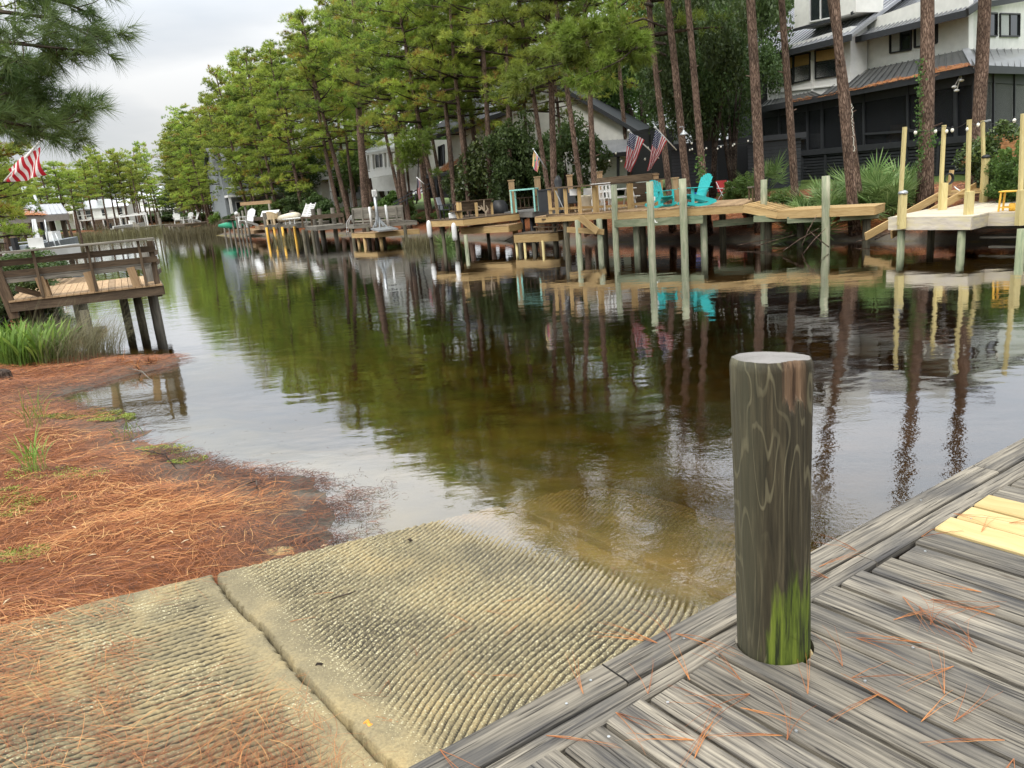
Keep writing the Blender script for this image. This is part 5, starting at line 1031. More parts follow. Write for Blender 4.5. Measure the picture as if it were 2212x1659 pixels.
# palmettos
def fan(r, seg=22):
    mb = MB(); 
    for k_ in range(seg):
        a = -1.9 + 3.8 * k_ / (seg - 1); L_ = .62 * r.uniform(.85, 1.05) * (1 - .12 * abs(a)); d = Vector((cos(a), sin(a), .18 * r.uniform(-.6, 1))); sd_ = Vector((-sin(a), cos(a), 0)); p0 = Vector((0, 0, 0)); m_ = d * L_ * .5; e = d * L_ - Vector((0, 0, .10 * L_))
        rn = r.uniform(.3, .95); mb.quad(p0, m_ - sd_ * .018 - Vector((0, 0, .008)), e, m_, rn); mb.quad(p0, m_, e, m_ + sd_ * .018 - Vector((0, 0, .008)), rn)
    return mb
fr0 = random.Random(9); fans = []
for k_ in range(3):
    o = fan(fr0).build('frond', M['palm']); fans.append(o.data); C.objects.unlink(o)
def palmetto(px, Y_, n, h, label, seed):
    q = Vector(at(px, Y_)); q.z = gz1(q.x, q.y); root = empty('palmetto', q, label, 'palmetto'); r = random.Random(seed)
    mb = MB()
    for i in range(n):
        az = r.uniform(0, 6.28); el_ = r.uniform(.15, 1.45); L_ = h * r.uniform(.55, 1.0); d = Vector((cos(az) * cos(el_), sin(az) * cos(el_), sin(el_))); e = d * L_; mb.tube([(0, 0, 0), e * .6 + Vector((0, 0, .04)), e], [.012, .01, .008], 4, rnd=.5)
        o = bpy.data.objects.new('frond', fans[i % 3]); C.objects.link(o); o.parent = root; o.location = e; f_ = (d + Vector((0, 0, .25 - .3 * (el_ < .6)))).normalized(); o.rotation_mode = 'QUATERNION'
        qz = f_.to_track_quat('X', 'Z'); o.rotation_quaternion = qz @ Matrix.Rotation(r.uniform(-.6, .6), 3, 'X').to_quaternion(); s_ = r.uniform(1.15, 1.6); o.scale = (s_,) * 3
    st_ = mb.build('stalk', M['palm'], root, smooth=True)
    return root
for i, (px, Y_, n, h, lb) in enumerate([(1738, 26.2, 20, .95, 'fan-leaved palmetto at the left of the thicket, behind the mooring posts'), (1790, 26.8, 22, 1.15, 'palmetto directly left of the deck-end pine'), (1880, 26.8, 26, 1.35, 'largest palmetto, right of the deck-end pine'), (1925, 25.6, 22, 1.05, 'palmetto at the right of the thicket above the straw slope'), (1950, 27.0, 18, 1.0, 'palmetto reaching in front of the ivy-clad pine'), (1845, 28.2, 16, 1.1, 'palmetto at the back of the thicket near the porch'), (1655, 36, 14, 1.4, 'bright palm-like plant beside the porch stairs'), (960, 40, 9, .6, 'small palmetto between the bench dock and the porch')]): palmetto(px, Y_, n, h, lb, 60 + i)
# ivy climbing the broad pine, and hanging light strip on the deck-end pine
def vine(name, pts, n, s, sp_, label, cat, mt='ivy'):
    pts = np.array([tuple(p) for p in pts]); f = nrng.random(n) * (len(pts) - 1.001); i_ = f.astype(int); P_ = pts[i_] + (pts[i_ + 1] - pts[i_]) * (f - i_)[:, None] + nrng.normal(size=(n, 3)) * sp_
    V_, F_, rr_ = leaves(P_, unit(nrng.normal(size=(n, 3)) + np.array([0, -1, .3])), s, nrng.uniform(0, 1, n), asp=.8); o = np_mesh(name, V_, F_, M[mt], attrs={'rnd': ('FACE', rr_)}); tag(o, label, cat); return o
vine('ivy_vine', [D(1986, 370, 24.9), D(1988, 300, 24.9), D(1985, 220, 24.9), D(1989, 130, 24.9)], 330, .045, .06, 'ivy strip climbing the left side of the broad pine in front of the porch', 'ivy')
vine('ivy_vine', [D(2015, 285, 24.7), D(2012, 320, 24.7)], 60, .05, .07, 'small ivy sprig on the right side of the broad pine', 'ivy')
vine('ivy_vine', [D(1515, 420, 29.2), D(1512, 340, 29.2)], 160, .05, .1, 'ivy on the lower trunk of the slender pine behind the right turquoise chair', 'ivy')
# ---------------------------------------------------------------- houses
class Plane:
    def __init__(s, p0, p1):
        s.p0 = Vector((p0[0], p0[1], 0)); d = Vector((p1[0] - p0[0], p1[1] - p0[1], 0)); s.L = d.length; s.d = d.normalized(); n = Vector((s.d.y, -s.d.x, 0)); s.n = n if n.dot(-s.p0) > 0 else -n
    def hit(s, p, off=0., f=r7):
        r = ray(*f(*p)); t = ((s.p0 + s.n * off) - Vector((0, 0, EYE))).dot(s.n) / r.dot(s.n); return Vector((0, 0, EYE)) + r * t
    def poly(s, pts, off, f=r7): return [s.hit(p, off, f) for p in pts]
def panel(mb, pl, pts, off, th=.15, f=r7, rnd=.5): mb.prism(pl.poly(pts, off, f), -pl.n * th, rnd)
def seam_roof(eL, eR, tR, tL, n, th=.12):
    mb = MB(); e = [eL, eR, tR, tL]; nr = (eR - eL).cross(tL - eL).normalized()
    if nr.z < 0: nr = -nr
    mb.prism([eL, eR, tR, tL], -nr * th)
    for i in range(n + 1):
        f = i / n; a = eL.lerp(eR, f) + nr * .02; b_ = tL.lerp(tR, f) + nr * .02; mb.beam(a, b_, .035, .06, up=nr)
    return mb
def window(root, pl, pts, off, f=r7, blind=0., slider=True, frame_m='black', curtain=True, fw=.05):
    """pts: four corners TL TR BR BL"""
    q = pl.poly(pts, off, f); fr = MB()
    for i in range(4): fr.beam(q[i], q[(i + 1) % 4], fw * 1.3, .08, up=pl.n)
    if slider: m1 = (q[0] + q[1]) / 2; m2 = (q[3] + q[2]) / 2; fr.beam(m1, m2, fw, .06, up=pl.n)
    w_ = fr.build('window', M[frame_m]); g_ = MB(); g_.prism([p - pl.n * .03 for p in q], -pl.n * .02); g = g_.build('pane', M['glass'])
    objs = [w_]; adopt(root, w_); adopt_child(w_, root, g)
    if curtain:
        c = MB(); a = q[0].lerp(q[1], .06); b_ = q[0].lerp(q[1], .46); c2 = q[3].lerp(q[2], .46); d_ = q[3].lerp(q[2], .06); c.prism([p + pl.n * .004 - pl.n * .02 for p in (a, b_, c2, d_)], -pl.n * .006); o = c.build('curtain', CURT); adopt_child(w_, root, o)
    if blind:
        c = MB(); c.prism([q[0] - pl.n * .015, q[1] - pl.n * .015, q[1].lerp(q[2], blind) - pl.n * .015, q[0].lerp(q[3], blind) - pl.n * .015], -pl.n * .01); o = c.build('blind', BLIND); adopt_child(w_, root, o)
    return w_
def adopt_child(par, root, o):
    inv = Matrix.LocRotScale(root.location, root.rotation_euler, root.scale).inverted(); o.data.transform(inv); o.parent = par
CURT = plain('curtain', (.42, .44, .43), .8, noise=.15, nscale=20); BLIND = plain('woven blind', (.42, .27, .10), .8, noise=.25, nscale=25)
def ground_root(name, x, y, label, cat): return empty(name, (x, y, gz1(x, y)), label, cat)
F = Plane((15.36, 46), (20.22, 34)); Gp = Plane((20.22, 34), (24.4, 37.6))
hA = ground_root('house', 19, 42, 'large two-storey white house with grey metal roofs and a black screened porch', 'house')
def add(nm, mb, mt, root=hA, label=None, smooth=False):
    o = split_build(mb, nm, mt, smooth=smooth) if nm in SPLIT else [mb.build(nm, mt, smooth=smooth)]; adopt(root, *o)
    if label:
        for q in o: q['label'] = label
    return o[0]
mb = MB(); panel(mb, F, [(800, 230), (1790, -120), (1790, 375), (985, 535), (885, 640), (800, 740)], -1.7, .3); panel(mb, Gp, [(1780, -120), (2500, -120), (2500, 400), (1780, 378)], -1.5, .3); add('wall', mb, M['white_wall'])
mb = MB(); panel(mb, F, [(258, 395), (890, 200), (890, 690), (262, 768)], -.5, 1.1); add('wall', mb, M['white'], label='white framed bay wall with a band of large windows')
mb = MB(); panel(mb, F, [(120, 430), (262, 395), (262, 800), (120, 840)], -2.2, .2); add('wall', mb, M['black'], label='dark recessed balcony wall at the left end')
mb = MB(); a = F.poly([(258, 712), (880, 640)], -.48); mb.beam(a[0], a[1], .05, .12, up=F.n); a = F.poly([(258, 640), (800, 560)], -.47)
for x in (262, 325, 595): 
    q = F.poly([(x, 455), (x + 4, 765)], -.46); mb.beam(q[0], q[1], .14, .05, up=F.n)
add('trim', mb, M['white'])
for pts, bl, sl, cu in [([(274, 478), (314, 463), (314, 668), (276, 678)], 0, False, False), ([(336, 456), (452, 427), (452, 640), (337, 655)], .42, False, False), ([(458, 424), (580, 402), (580, 606), (456, 633)], .42, False, False), ([(621, 387), (772, 362), (790, 574), (622, 600)], .40, False, False)]: window(hA, F, pts, -.47, blind=bl, slider=sl, curtain=cu)
for pts in ([(1190, 252), (1352, 208), (1350, 378), (1191, 405)], [(1378, 202), (1550, 165), (1548, 326), (1378, 362)]): window(hA, F, pts, -1.66)
for pts in ([(1868, 98), (2007, 102), (2005, 274), (1868, 272)], [(2031, 104), (2179, 107), (2177, 277), (2031, 275)]): window(hA, Gp, pts, -1.46)
# roofs
add('roof', seam_roof(*[F.hit(p, o_) for p, o_ in (((-150, 535), .1), ((890, 270), .1), ((1500, -190), -5.5), ((460, 65), -5.5))], 30), M['roof'], label='left metal roof slope with standing seams')
rA = seam_roof(*[F.hit(p, o_) for p, o_ in (((900, 300), -.9), ((1778, 88), -.9), ((2230, -220), -6.5), ((1470, -160), -6.5))], 26); add('roof', rA, M['roof'], label='right metal roof slope above the bedroom windows')
mb = MB(); q = [F.hit((190, 458), .15), F.hit((895, 285), .15)]; mb.beam(q[0], q[1], .10, .30)
q = [F.hit((893, 312), -.85), F.hit((1780, 100), -.85)]; mb.beam(q[0], q[1], .10, .28); mb.beam(F.hit((893, 305), -.8), F.hit((1470, -150), -6.4), .35, .34); mb.beam(F.hit((1780, 92), -.8), F.hit((2230, -210), -6.4), .12, .3)
mb.beam(Gp.hit((1780, 60), -1.2), Gp.hit((2500, -60), -1.2), .1, .25); add('fascia', mb, M['charcoal'])
mb = MB(); panel(mb, F, [(460, -120), (930, -220), (930, 92), (462, 222)], -.6, 1.8); add('dormer', mb, M['white_wall']); 
mb = MB(); mb.beam(F.hit((450, 232), -.45), F.hit((750, 150), -.45), .06, .14); mb.beam(F.hit((895, 104), -.45), F.hit((1080, -20), -3), .06, .14); add('dormer_shadow_rake', mb, M['charcoal'])  # charcoal strip paints the shadow under the dormer; second beam is the rake
window(hA, F, [(578, -80), (745, -120), (745, 134), (578, 168)], -.56, curtain=False, frame_m='white')
pr1 = seam_roof(F.hit((640, 752), .6), F.hit((1838, 508), .6), F.hit((1762, 378), -1.5), F.hit((880, 560), -1.5), 20, .08); add('porch_roof', pr1, M['roof_dark'], label='low grey metal porch roof')
pr2 = seam_roof(F.hit((190, 825), .6), F.hit((700, 745), .6), F.hit((590, 700), -.3), F.hit((262, 768), -.3), 12, .08); add('porch_roof', pr2, M['roof_dark'], label='small metal roof below the bay windows')
pr3 = seam_roof(Gp.hit((1838, 508), .6), Gp.hit((2400, 530), .6), Gp.hit((2400, 372), -1.4), Gp.hit((1762, 378), -1.4), 12, .08); add('porch_roof', pr3, M['roof_dark'], label='porch roof return on the right side')
mb = MB(); mb.beam(F.hit((1838, 500), .62), F.hit((1766, 372), -1.45), .28, .05, up=(0, 0, 1)); add('hip_cap', mb, M['roof'])
mb = MB(); mb.beam(F.hit((190, 838), .63), F.hit((1842, 526), .63), .06, .30); mb.beam(Gp.hit((1838, 526), .63), Gp.hit((2400, 545), .63), .06, .3)
panel(mb, F, [(205, 850), (1840, 540), (1835, 640), (205, 905)], .1, .14); panel(mb, Gp, [(1835, 540), (2400, 560), (2400, 660), (1835, 620)], .1, .14)
for x, yb in ((215, 1190), (345, 1165), (560, 1150), (672, 1140), (830, 1130), (990, 1115), (1325, 1085), (1690, 1065), (1832, 1050)):
    yt = 860 - (x - 205) * .188; q = F.poly([(x, yt), (x + 3, yb)], .12); mb.beam(q[0], q[1], .15 if x in (830, 1690, 1832, 672) else .09, .09, up=F.n)
for x in (1980, 2140): q = Gp.poly([(x, 560), (x - 3, 1060)], .12); mb.beam(q[0], q[1], .1, .09, up=Gp.n)
for a, b_ in (((205, 1195), (1835, 1052)), ((345, 1072), (555, 1052)), ((990, 1022), (1325, 1000)), ((1325, 1000), (1690, 985))): q = F.poly([a, b_], .11); mb.beam(q[0], q[1], .1 if a[0] != 205 else .28, .07 if a[0] != 205 else .1, up=F.n)
q = Gp.poly([(1835, 1060), (2400, 1090)], .11); mb.beam(q[0], q[1], .28, .1, up=Gp.n); add('porch_frame', mb, M['charcoal'])
mb = MB(); panel(mb, F, [(205, 870), (1835, 560), (1835, 1052), (205, 1190)], .02, .01); panel(mb, Gp, [(1835, 560), (2400, 580), (2400, 1090), (1835, 1060)], .02, .01); add('insect_screen', mb, M['screen'])
mb = MB(); panel(mb, F, [(0, 780), (1900, 420), (1900, 1060), (0, 1240)], -3.2, .2); add('wall', mb, plain('dark porch wall', (.07, .075, .085), .8), label='dark back wall inside the screened porch')
mb = MB(); panel(mb, F, [(500, 850), (550, 842), (550, 1050), (500, 1055)], -3.1, .06); panel(mb, F, [(640, 840), (662, 836), (662, 1040), (640, 1045)], -3.1, .06); panel(mb, F, [(1190, 740), (1300, 720), (1300, 990), (1190, 1005)], -3.1, .06); add('porch_door', mb, M['black'])
# porch floor
fz = 3.0; c0 = F.hit((205, 1195), .05); c1 = F.hit((1835, 1052), .05); mb = MB(); mb.prism([Vector((c0.x, c0.y, c0.z)), Vector((c1.x, c1.y, c1.z)), Vector((c1.x, c1.y, c1.z)) - F.n * 3.2, Vector((c0.x, c0.y, c0.z)) - F.n * 3.2], (0, 0, -.15)); add('porch_floor', mb, M['charcoal'])
# slatted skirt down to the ground
mb = MB(); zt0, zt1 = c0.z - .2, c1.z - .2
for i in range(11):
    a = c0.copy(); b_ = c1.copy(); a.z = zt0 - i * .15; b_.z = zt1 - i * .15; mb.beam(a, b_, .03, .10)
    a = Gp.hit((1835, 1060), .05); b_ = Gp.hit((2400, 1090), .05); a.z = zt1 - i * .15; b_.z = zt1 - i * .15; mb.beam(a, b_, .03, .10)
for i in range(9): p = c0.lerp(c1, i / 8); mb.beam(p + F.n * .03, Vector((p.x, p.y, 1.2)) + F.n * .03, .12, .1, up=F.n)
add('skirt', mb, M['charcoal'], label='dark horizontal slats under the porch')
mb = MB(); a = c0 - F.n * .6; b_ = c1 - F.n * .6; mb.prism([a, b_, Vector((b_.x, b_.y, 1)), Vector((a.x, a.y, 1))], -F.n * .05); add('skirt_backing', mb, M['black'])
# body volumes so the house is solid from the side
q0 = F.hit((205, 1195), -2.2); q1 = F.hit((1835, 1052), -2.2).lerp(q0, .3); mb = MB(); base_ = [Vector((q0.x, q0.y, 1)), Vector((q1.x, q1.y, 1)), Vector((q1.x, q1.y, 1)) - F.n * 8, Vector((q0.x, q0.y, 1)) - F.n * 8]; 
mb.prism([p - F.n * 1.4 for p in base_], (0, 0, 6.6)); add('wall', mb, M['white_wall'], label='white rear volume of the house')
# straw on the porch roof, floodlights, stairs
def straw_drift(name, pl, e0, e1, up0, off, off2, n, f, root, lab):
    mb = MB(); P_ = []; 
    for i in range(n):
        t_ = nrng.random(); hgt = (nrng.random() ** 1.3); w_ = (.75 + .35 * sin(t_ * 17) + .2 * sin(t_ * 41)) * hgt
        a = pl.hit((e0[0] + (e1[0] - e0[0]) * t_, e0[1] + (e1[1] - e0[1]) * t_), off, f); b_ = pl.hit((up0[0][0] + (up0[1][0] - up0[0][0]) * t_, up0[0][1] + (up0[1][1] - up0[0][1]) * t_), off2, f); P_.append(tuple(a.lerp(b_, w_) + Vector((0, 0, .04 + .03 * nrng.random()))))
    P_ = np.array(P_); o = needles(name, P_, nrng.uniform(0, 6.28, n), nrng.uniform(.12, .25, n), .02, nrng.uniform(.45, .95, n), .02, M['needle']); adopt(root, o); o['label'] = lab; return o
straw_drift('straw_drift', F, (660, 752), (1815, 512), ((700, 730), (1790, 480)), .6, -.05, 5200, r7, hA, 'orange pine straw lying along the porch eave'); straw_drift('straw_drift', F, (430, 790), (600, 762), ((440, 775), (600, 740)), .6, .1, 700, r7, hA, 'patch of pine straw on the small roof')
mb = MB()
for p in ((1735, 612), (1680, 662), (1698, 690)): c_ = F.hit(p, .5); mb.sphere(c_, .10, 10, 6, (1.1, 1, .6)); mb.beam(c_, F.hit((1735, 560), .3), .03, .03)
add('floodlight', mb, M['white'], smooth=True)
mb = MB(); q = D(1672, 300, 43)
for i in range(7): p = F.hit((250 + i * 26, 1150 + i * 28), .4 + i * .22); mb.beam(p, p + F.d * 1.5, .3, .06)
mb.beam(F.hit((290, 1048), .3), F.hit((390, 1132), 1.2), .06, .14); mb.beam(F.hit((300, 1170), .3), F.hit((360, 1225), 1.2), .06, .12); mb.beam(F.hit((390, 1132), 1.2), F.hit((388, 1260), 1.2), .1, .1); add('porch_stair', mb, M['charcoal'])

# loungers and things inside the porch
def seat_shape(name, loc, rz, mt, label, cat, s=1.):
    root = empty(name, loc, label, cat, rz=rz); mb = MB(); mb.beam((-.35, 0, .32), (.35, 0, .32), .7, .22, bev=.04); mb.build('seat', mt, root); mb = MB(); mb.beam((-.35, .33, .45), (.35, .42, .45), .12, .7) if False else mb.prism([(-.38, .28, .3), (.38, .28, .3), (.38, .40, .95), (-.38, .40, .95)], (0, .12, 0)); mb.build('backrest', mt, root)
    for sx in (-1, 1):
        mb = MB(); mb.beam((sx * .36, -.3, .55), (sx * .36, .34, .55), .1, .08, bev=.02); mb.beam((sx * .36, -.28, 0), (sx * .36, -.28, .55), .06, .06); mb.beam((sx * .36, .3, 0), (sx * .36, .3, .55), .06, .06); mb.build('arm', mt, root)
    return root
def on_floor(px, off): p = F.hit((px, 1150 - (px - 205) * .088 - 20), off); f_ = (p - F.p0).dot(F.d) / F.L; return (p.x, p.y, c0.z + (c1.z - c0.z) * min(1, max(0, f_)))
seat_shape('porch_chair', on_floor(1240, -1.5), 2.9, M['wicker'], 'brown wicker armchair behind the porch screen, right of the palmetto', 'chair'); seat_shape('porch_chair', on_floor(520, -1.4), 2.6, M['wicker'], 'wicker chair behind the screen near the porch stairs', 'chair')
lm_ = plain('pale cushion', (.32, .33, .34), .9); seat_shape('porch_chair', on_floor(600, -1.2), 2.8, lm_, 'pale cushioned chair behind the screen between two slim pines', 'chair')

# ---- middle house: white gable, black rakes, long grey roof on its left
Bp = Plane((-4.5, 55.5), (13, 48.5)); hB = ground_root('house', 4, 56, 'white gabled house with black roof edges, behind the pines and flags', 'house')
def H8(p, o_=0.): return Bp.hit(p, o_, r8)
def P8_(mb, pts, off, th=.2): panel(mb, Bp, pts, off, th, r8)
mb = MB(); P8_(mb, [(1385, 215), (2010, 585), (2010, 660), (1935, 650), (1935, 1000), (975, 1000), (1040, 440)], -1.0, 9.0); add('wall', mb, M['white_wall'], hB)
mb = MB(); P8_(mb, [(1040, 460), (1075, 430), (1075, 1000), (650, 1000), (640, 610)], -1.6, .4); add('wall', mb, M['white_wall'], hB, 'left wing wall under the long roof')
add('roof', seam_roof(H8((405, 655), -.9), H8((1080, 425), -.9), H8((1400, 200), -5), H8((1000, 225), -5), 26), M['roof'], hB, 'long grey metal roof falling to the left')
mb = MB(); mb.prism([H8((1375, 200), -.6), H8((2030, 580), -.6), H8((2030, 612), -.6), H8((1375, 235), -.6)], Bp.n * -9.5); add('roof', mb, M['charcoal'], hB, 'dark right slope of the gable roof')
mb = MB(); mb.beam(H8((405, 668), -.85), H8((1085, 436), -.85), .12, .28); mb.beam(H8((1080, 430), -.7), H8((1395, 215), -.7), .12, .3); add('fascia', mb, M['charcoal'], hB)
add('porch_roof', seam_roof(H8((1700, 742), .9), H8((1932, 722), .9), H8((1932, 632), -1), H8((1700, 648), -1), 7), M['roof'], hB, 'small grey metal roof over the rear door')
mb = MB(); mb.beam(H8((1700, 760), .9), H8((1940, 738), .9), .2, .25)
for x in (1870,): mb.beam(H8((x, 745), .8), H8((x, 930), .8), .15, .15, up=Bp.n)
mb.beam(H8((1968, 590), 3), H8((2210, 545), 3), .2, .16); P8_(mb, [(1965, 595), (2260, 555), (2290, 920), (1965, 930)], -.2, 4.); mb.beam(H8((1990, 740), 2.5), H8((1940, 880), 2.5), .1, .1); mb.beam(H8((2100, 600), 2.6), H8((2100, 900), 2.6), .14, .14); mb.beam(H8((1965, 860), 2.6), H8((2260, 840), 2.6), .08, .06); add('porch', mb, M['black'], hB, 'black-framed covered porch right of the white gable')  # solid black box paints the dark, shaded interior of the porch
mb = MB(); P8_(mb, [(500, 895), (800, 850), (805, 1050), (500, 1060)], 1.2, 1.8); add('porch', mb, M['black'], hB, 'black screened porch with orange straw on its roof')
mb = MB(); mb.prism([H8((560, 880), 1.6), H8((800, 848), 1.6), H8((790, 755), -1.2), H8((660, 800), -1.2)], (0, 0, -.1)); add('porch_roof', mb, M['roof_dark'], hB)
mb = MB(); mb.beam(H8((490, 905), 1.6), H8((805, 860), 1.6), .1, .2)
for x in (500, 560, 690, 800): mb.beam(H8((x, 880), 1.35), H8((x + 8, 1050), 1.35), .1, .08, up=Bp.n)
for dy in (0, 35): mb.beam(H8((250, 1100 - dy * .3 - 10 + dy), 3.5), H8((600, 905 + dy), 2.0), .08, .08)
for dx in range(6): mb.beam(H8((290 + dx * 60, 1080 - dx * 32), 3.4 - dx * .2), H8((290 + dx * 60, 1140 - dx * 32), 3.4 - dx * .2), .05, .05)
add('porch_frame', mb, M['charcoal'], hB)
def sd(n_): straw_drift('straw_drift', Bp, (565, 878), (798, 846), ((640, 812), (790, 765)), 1.6, -.9, n_, r8, hB, 'orange straw on the low porch roof')
sd(3000)
for pts in ([(575, 690), (618, 672), (622, 820), (580, 830)],): window(hB, Bp, pts, -1.0, f=r8, curtain=False)
window(hB, Bp, [(990, 545), (1030, 535), (1030, 640), (992, 645)], -1.0, f=r8, curtain=False); window(hB, Bp, [(1140, 540), (1230, 520), (1232, 600), (1142, 615)], -1.0, f=r8, curtain=False)
window(hB, Bp, [(1725, 785), (1760, 782), (1762, 850), (1727, 852)], -.95, f=r8, curtain=False, slider=False)
# ---- white house with columns
Cp = Plane((-16, 70), (-7, 62)); hC = ground_root('house', -13, 72, 'white house with white hipped roof, columns and balcony behind pine trunks', 'house')
mb = MB(); panel(mb, Cp, [(60, 720), (500, 640), (520, 1000), (60, 1010)], -2, 6, r8); add('wall', mb, M['white_wall'], hC)
rr__ = MB(); e = [Cp.hit((45, 722), 0, r8), Cp.hit((500, 650), 0, r8)]; tps = [Cp.hit((215, 600), -4, r8), Cp.hit((440, 545), -4, r8)]; rr__.prism([e[0], e[1], tps[1], tps[0]], (0, 0, -.15)); rr__.prism([e[0], tps[0], e[0] - Cp.n * 8], (0, 0, -.15)); add('roof', rr__, M['roof_white'], hC)
mb = MB()
for x in (62, 100, 185, 215, 262): q = Cp.poly([(x, 735), (x + 6, 860)], -.2, r8); mb.beam(q[0], q[1], .22, .22, up=Cp.n)
mb.beam(Cp.hit((55, 735), -.2, r8), Cp.hit((500, 670), -.2, r8), .3, .35); mb.beam(Cp.hit((62, 895), -.2, r8), Cp.hit((330, 850), -.2, r8), .3, .5); mb.beam(Cp.hit((62, 862), -.1, r8), Cp.hit((330, 820), -.1, r8), .08, .08); add('column', mb, M['white'], hC, 'white columns and balcony band')
for pts in ([(120, 745), (180, 735), (184, 835), (124, 842)], [(330, 690), (380, 680), (385, 760), (335, 770)]): window(hC, Cp, pts, -1.9, f=r8, curtain=False, frame_m='white')
# ---- further houses
def far_house(px, py, Y_, wd, dp, ht, rise, wall, roof, rz, label, nwin=3, floors=2, porch=True):
    q = D(px, py, Y_); z = gz1(q.x, q.y); root = empty('house', (q.x, q.y, z), label, 'house', rz=rz); mb = MB(); mb.beam((-wd / 2, 0, ht / 2), (wd / 2, 0, ht / 2), dp, ht, rnd=.5); 
    mb.prism([(-wd / 2, -dp / 2, ht), (-wd / 2, dp / 2, ht), (-wd / 2, 0, ht + rise)], (wd, 0, 0)); mb.build('wall', wall, root)
    mb = MB(); o_ = .4
    for s_ in (-1, 1): mb.prism([(-wd / 2 - o_, s_ * (dp / 2 + o_), ht - .15), (wd / 2 + o_, s_ * (dp / 2 + o_), ht - .15), (wd / 2 + o_, 0, ht + rise + .12), (-wd / 2 - o_, 0, ht + rise + .12)], (0, 0, .12))
    mb.build('roof', roof, root)
    for fl in range(floors):
        for i in range(nwin):
            x = -wd / 2 + wd * (i + .5) / nwin; zc = ht * (fl + .55) / floors; f_ = MB(); f_.beam((x - .55, -dp / 2 - .03, zc), (x + .55, -dp / 2 - .03, zc), .08, 1.5); w_ = f_.build('window', M['white'], root); g_ = MB(); g_.beam((x - .46, -dp / 2 - .08, zc), (x + .46, -dp / 2 - .08, zc), .03, 1.3); g_.build('pane', M['glass'], w_)
    if porch:
        mb = MB(); mb.beam((-wd / 2, -dp / 2 - 1.2, ht / floors), (wd / 2, -dp / 2 - 1.2, ht / floors), 2.2, .25)
        for i in range(5): x = -wd / 2 + .2 + (wd - .4) * i / 4; mb.beam((x, -dp / 2 - 2.1, 0), (x, -dp / 2 - 2.1, ht / floors), .25, .25, up=(0, 1, 0))
        mb.beam((-wd / 2, -dp / 2 - 2.1, ht / floors + .95), (wd / 2, -dp / 2 - 2.1, ht / floors + .95), .08, .08); mb.build('porch', M['white'], root)
    return root
far_house(85, 450, 165, 15, 10, 6.2, 3.5, M['white_wall'], M['roof'], .3, 'white gabled house far left above the boathouse roof'); far_house(190, 455, 185, 18, 10, 6.0, 2.0, M['white_wall'], M['roof_dark'], .1, 'long white house with dark roof beyond the thin far pines', nwin=5)
far_house(238, 470, 168, 9, 7, 4.5, 1.5, M['white_wall'], M['roof_white'], .2, 'small white house with porch right of the long one'); far_house(20, 450, 140, 12, 9, 6, 3, M['white_wall'], M['roof'], .5, 'pale house behind the dark bushes at the left edge')
far_house(372, 470, 225, 14, 9, 6, 3, M['white_wall'], M['roof_white'], 0, 'pale house at the vanishing end of the canal'); far_house(560, 420, 100, 10, 9, 6.2, 2.5, plain('grey siding', (.22, .24, .25), .8), M['roof_dark'], .5, 'grey house half hidden behind the pine row')
far_house(740, 410, 84, 8, 8, 7.0, 2.5, M['white_wall'], M['roof_white'], .6, 'tall white house glimpsed between leaning pines'); far_house(690, 400, 100, 7, 7, 6.5, 2.5, plain('olive siding', (.36, .38, .24), .8), M['roof_white'], .6, 'pale green house glimpsed behind the thicket', porch=False)

# brown timber garden steps up the slope at right
gs = MB(); q = D(2165, 345, 31)
for i in range(7): p = q + Vector((.35 * i - .2, .45 * i, .15 * i)); gs.beam(p + Vector((-1.3, 0, 0)), p + Vector((1.3, 0, 0)), .4, .16, bev=.01)
o = gs.build('garden_steps', plain('orange brown earth steps', (.30, .15, .06), .9, noise=.3, nscale=8, bump=.4)); tag(o, 'orange-brown garden steps climbing the slope at the right edge', 'steps')
# ---------------------------------------------------------------- docks
def V3(p, z): return Vector((p[0], p[1], z))
def deck(name, label, pts, z, pmat, fmat, fh=.22, pw=.14, across=True, cat='dock', root=None, tilt=None, oh=.03, fth=.045):
    """pts: front-left, front-right, rear-right, rear-left (x, y). planks run front to rear"""
    A, B, C_, D_ = [V3(p, z if not tilt else tilt[i]) for i, p in enumerate(pts)]; c = (A + B + C_ + D_) / 4
    if root is None: root = empty(name, (c.x, c.y, 0), label, cat)
    mb = MB(); L = ((B - A).length + (C_ - D_).length) / 2 if across else ((D_ - A).length + (C_ - B).length) / 2; n = max(3, int(L / pw))
    for i in range(n):
        t0, t1 = (i + .03) / n, (i + .95) / n; t_ = (t0 + t1) / 2
        if across: a = A.lerp(B, t_); b_ = D_.lerp(C_, t_); w_ = ((A.lerp(B, t1) - A.lerp(B, t0)).length + (D_.lerp(C_, t1) - D_.lerp(C_, t0)).length) / 2
        else: a = A.lerp(D_, t_); b_ = B.lerp(C_, t_); w_ = ((A.lerp(D_, t1) - A.lerp(D_, t0)).length + (B.lerp(C_, t1) - B.lerp(C_, t0)).length) / 2
        e = (b_ - a).normalized() * oh; mb.beam(a - e - Vector((0, 0, .019)), b_ + e - Vector((0, 0, .019)), w_, .036)
    o1 = mb.build('planks', pmat); mb = MB(); dz = Vector((0, 0, .042 + fh / 2))
    for a, b_ in ((A, B), (B, C_), (C_, D_), (D_, A)): mb.beam(a - dz, b_ - dz, fth, fh)
    for k_ in range(1, 4): a = A.lerp(D_, k_ / 4); b_ = B.lerp(C_, k_ / 4); mb.beam(a - dz, b_ - dz, .045, fh - .03)
    o2 = mb.build('fascia', fmat); adopt(root, o1, o2); return root
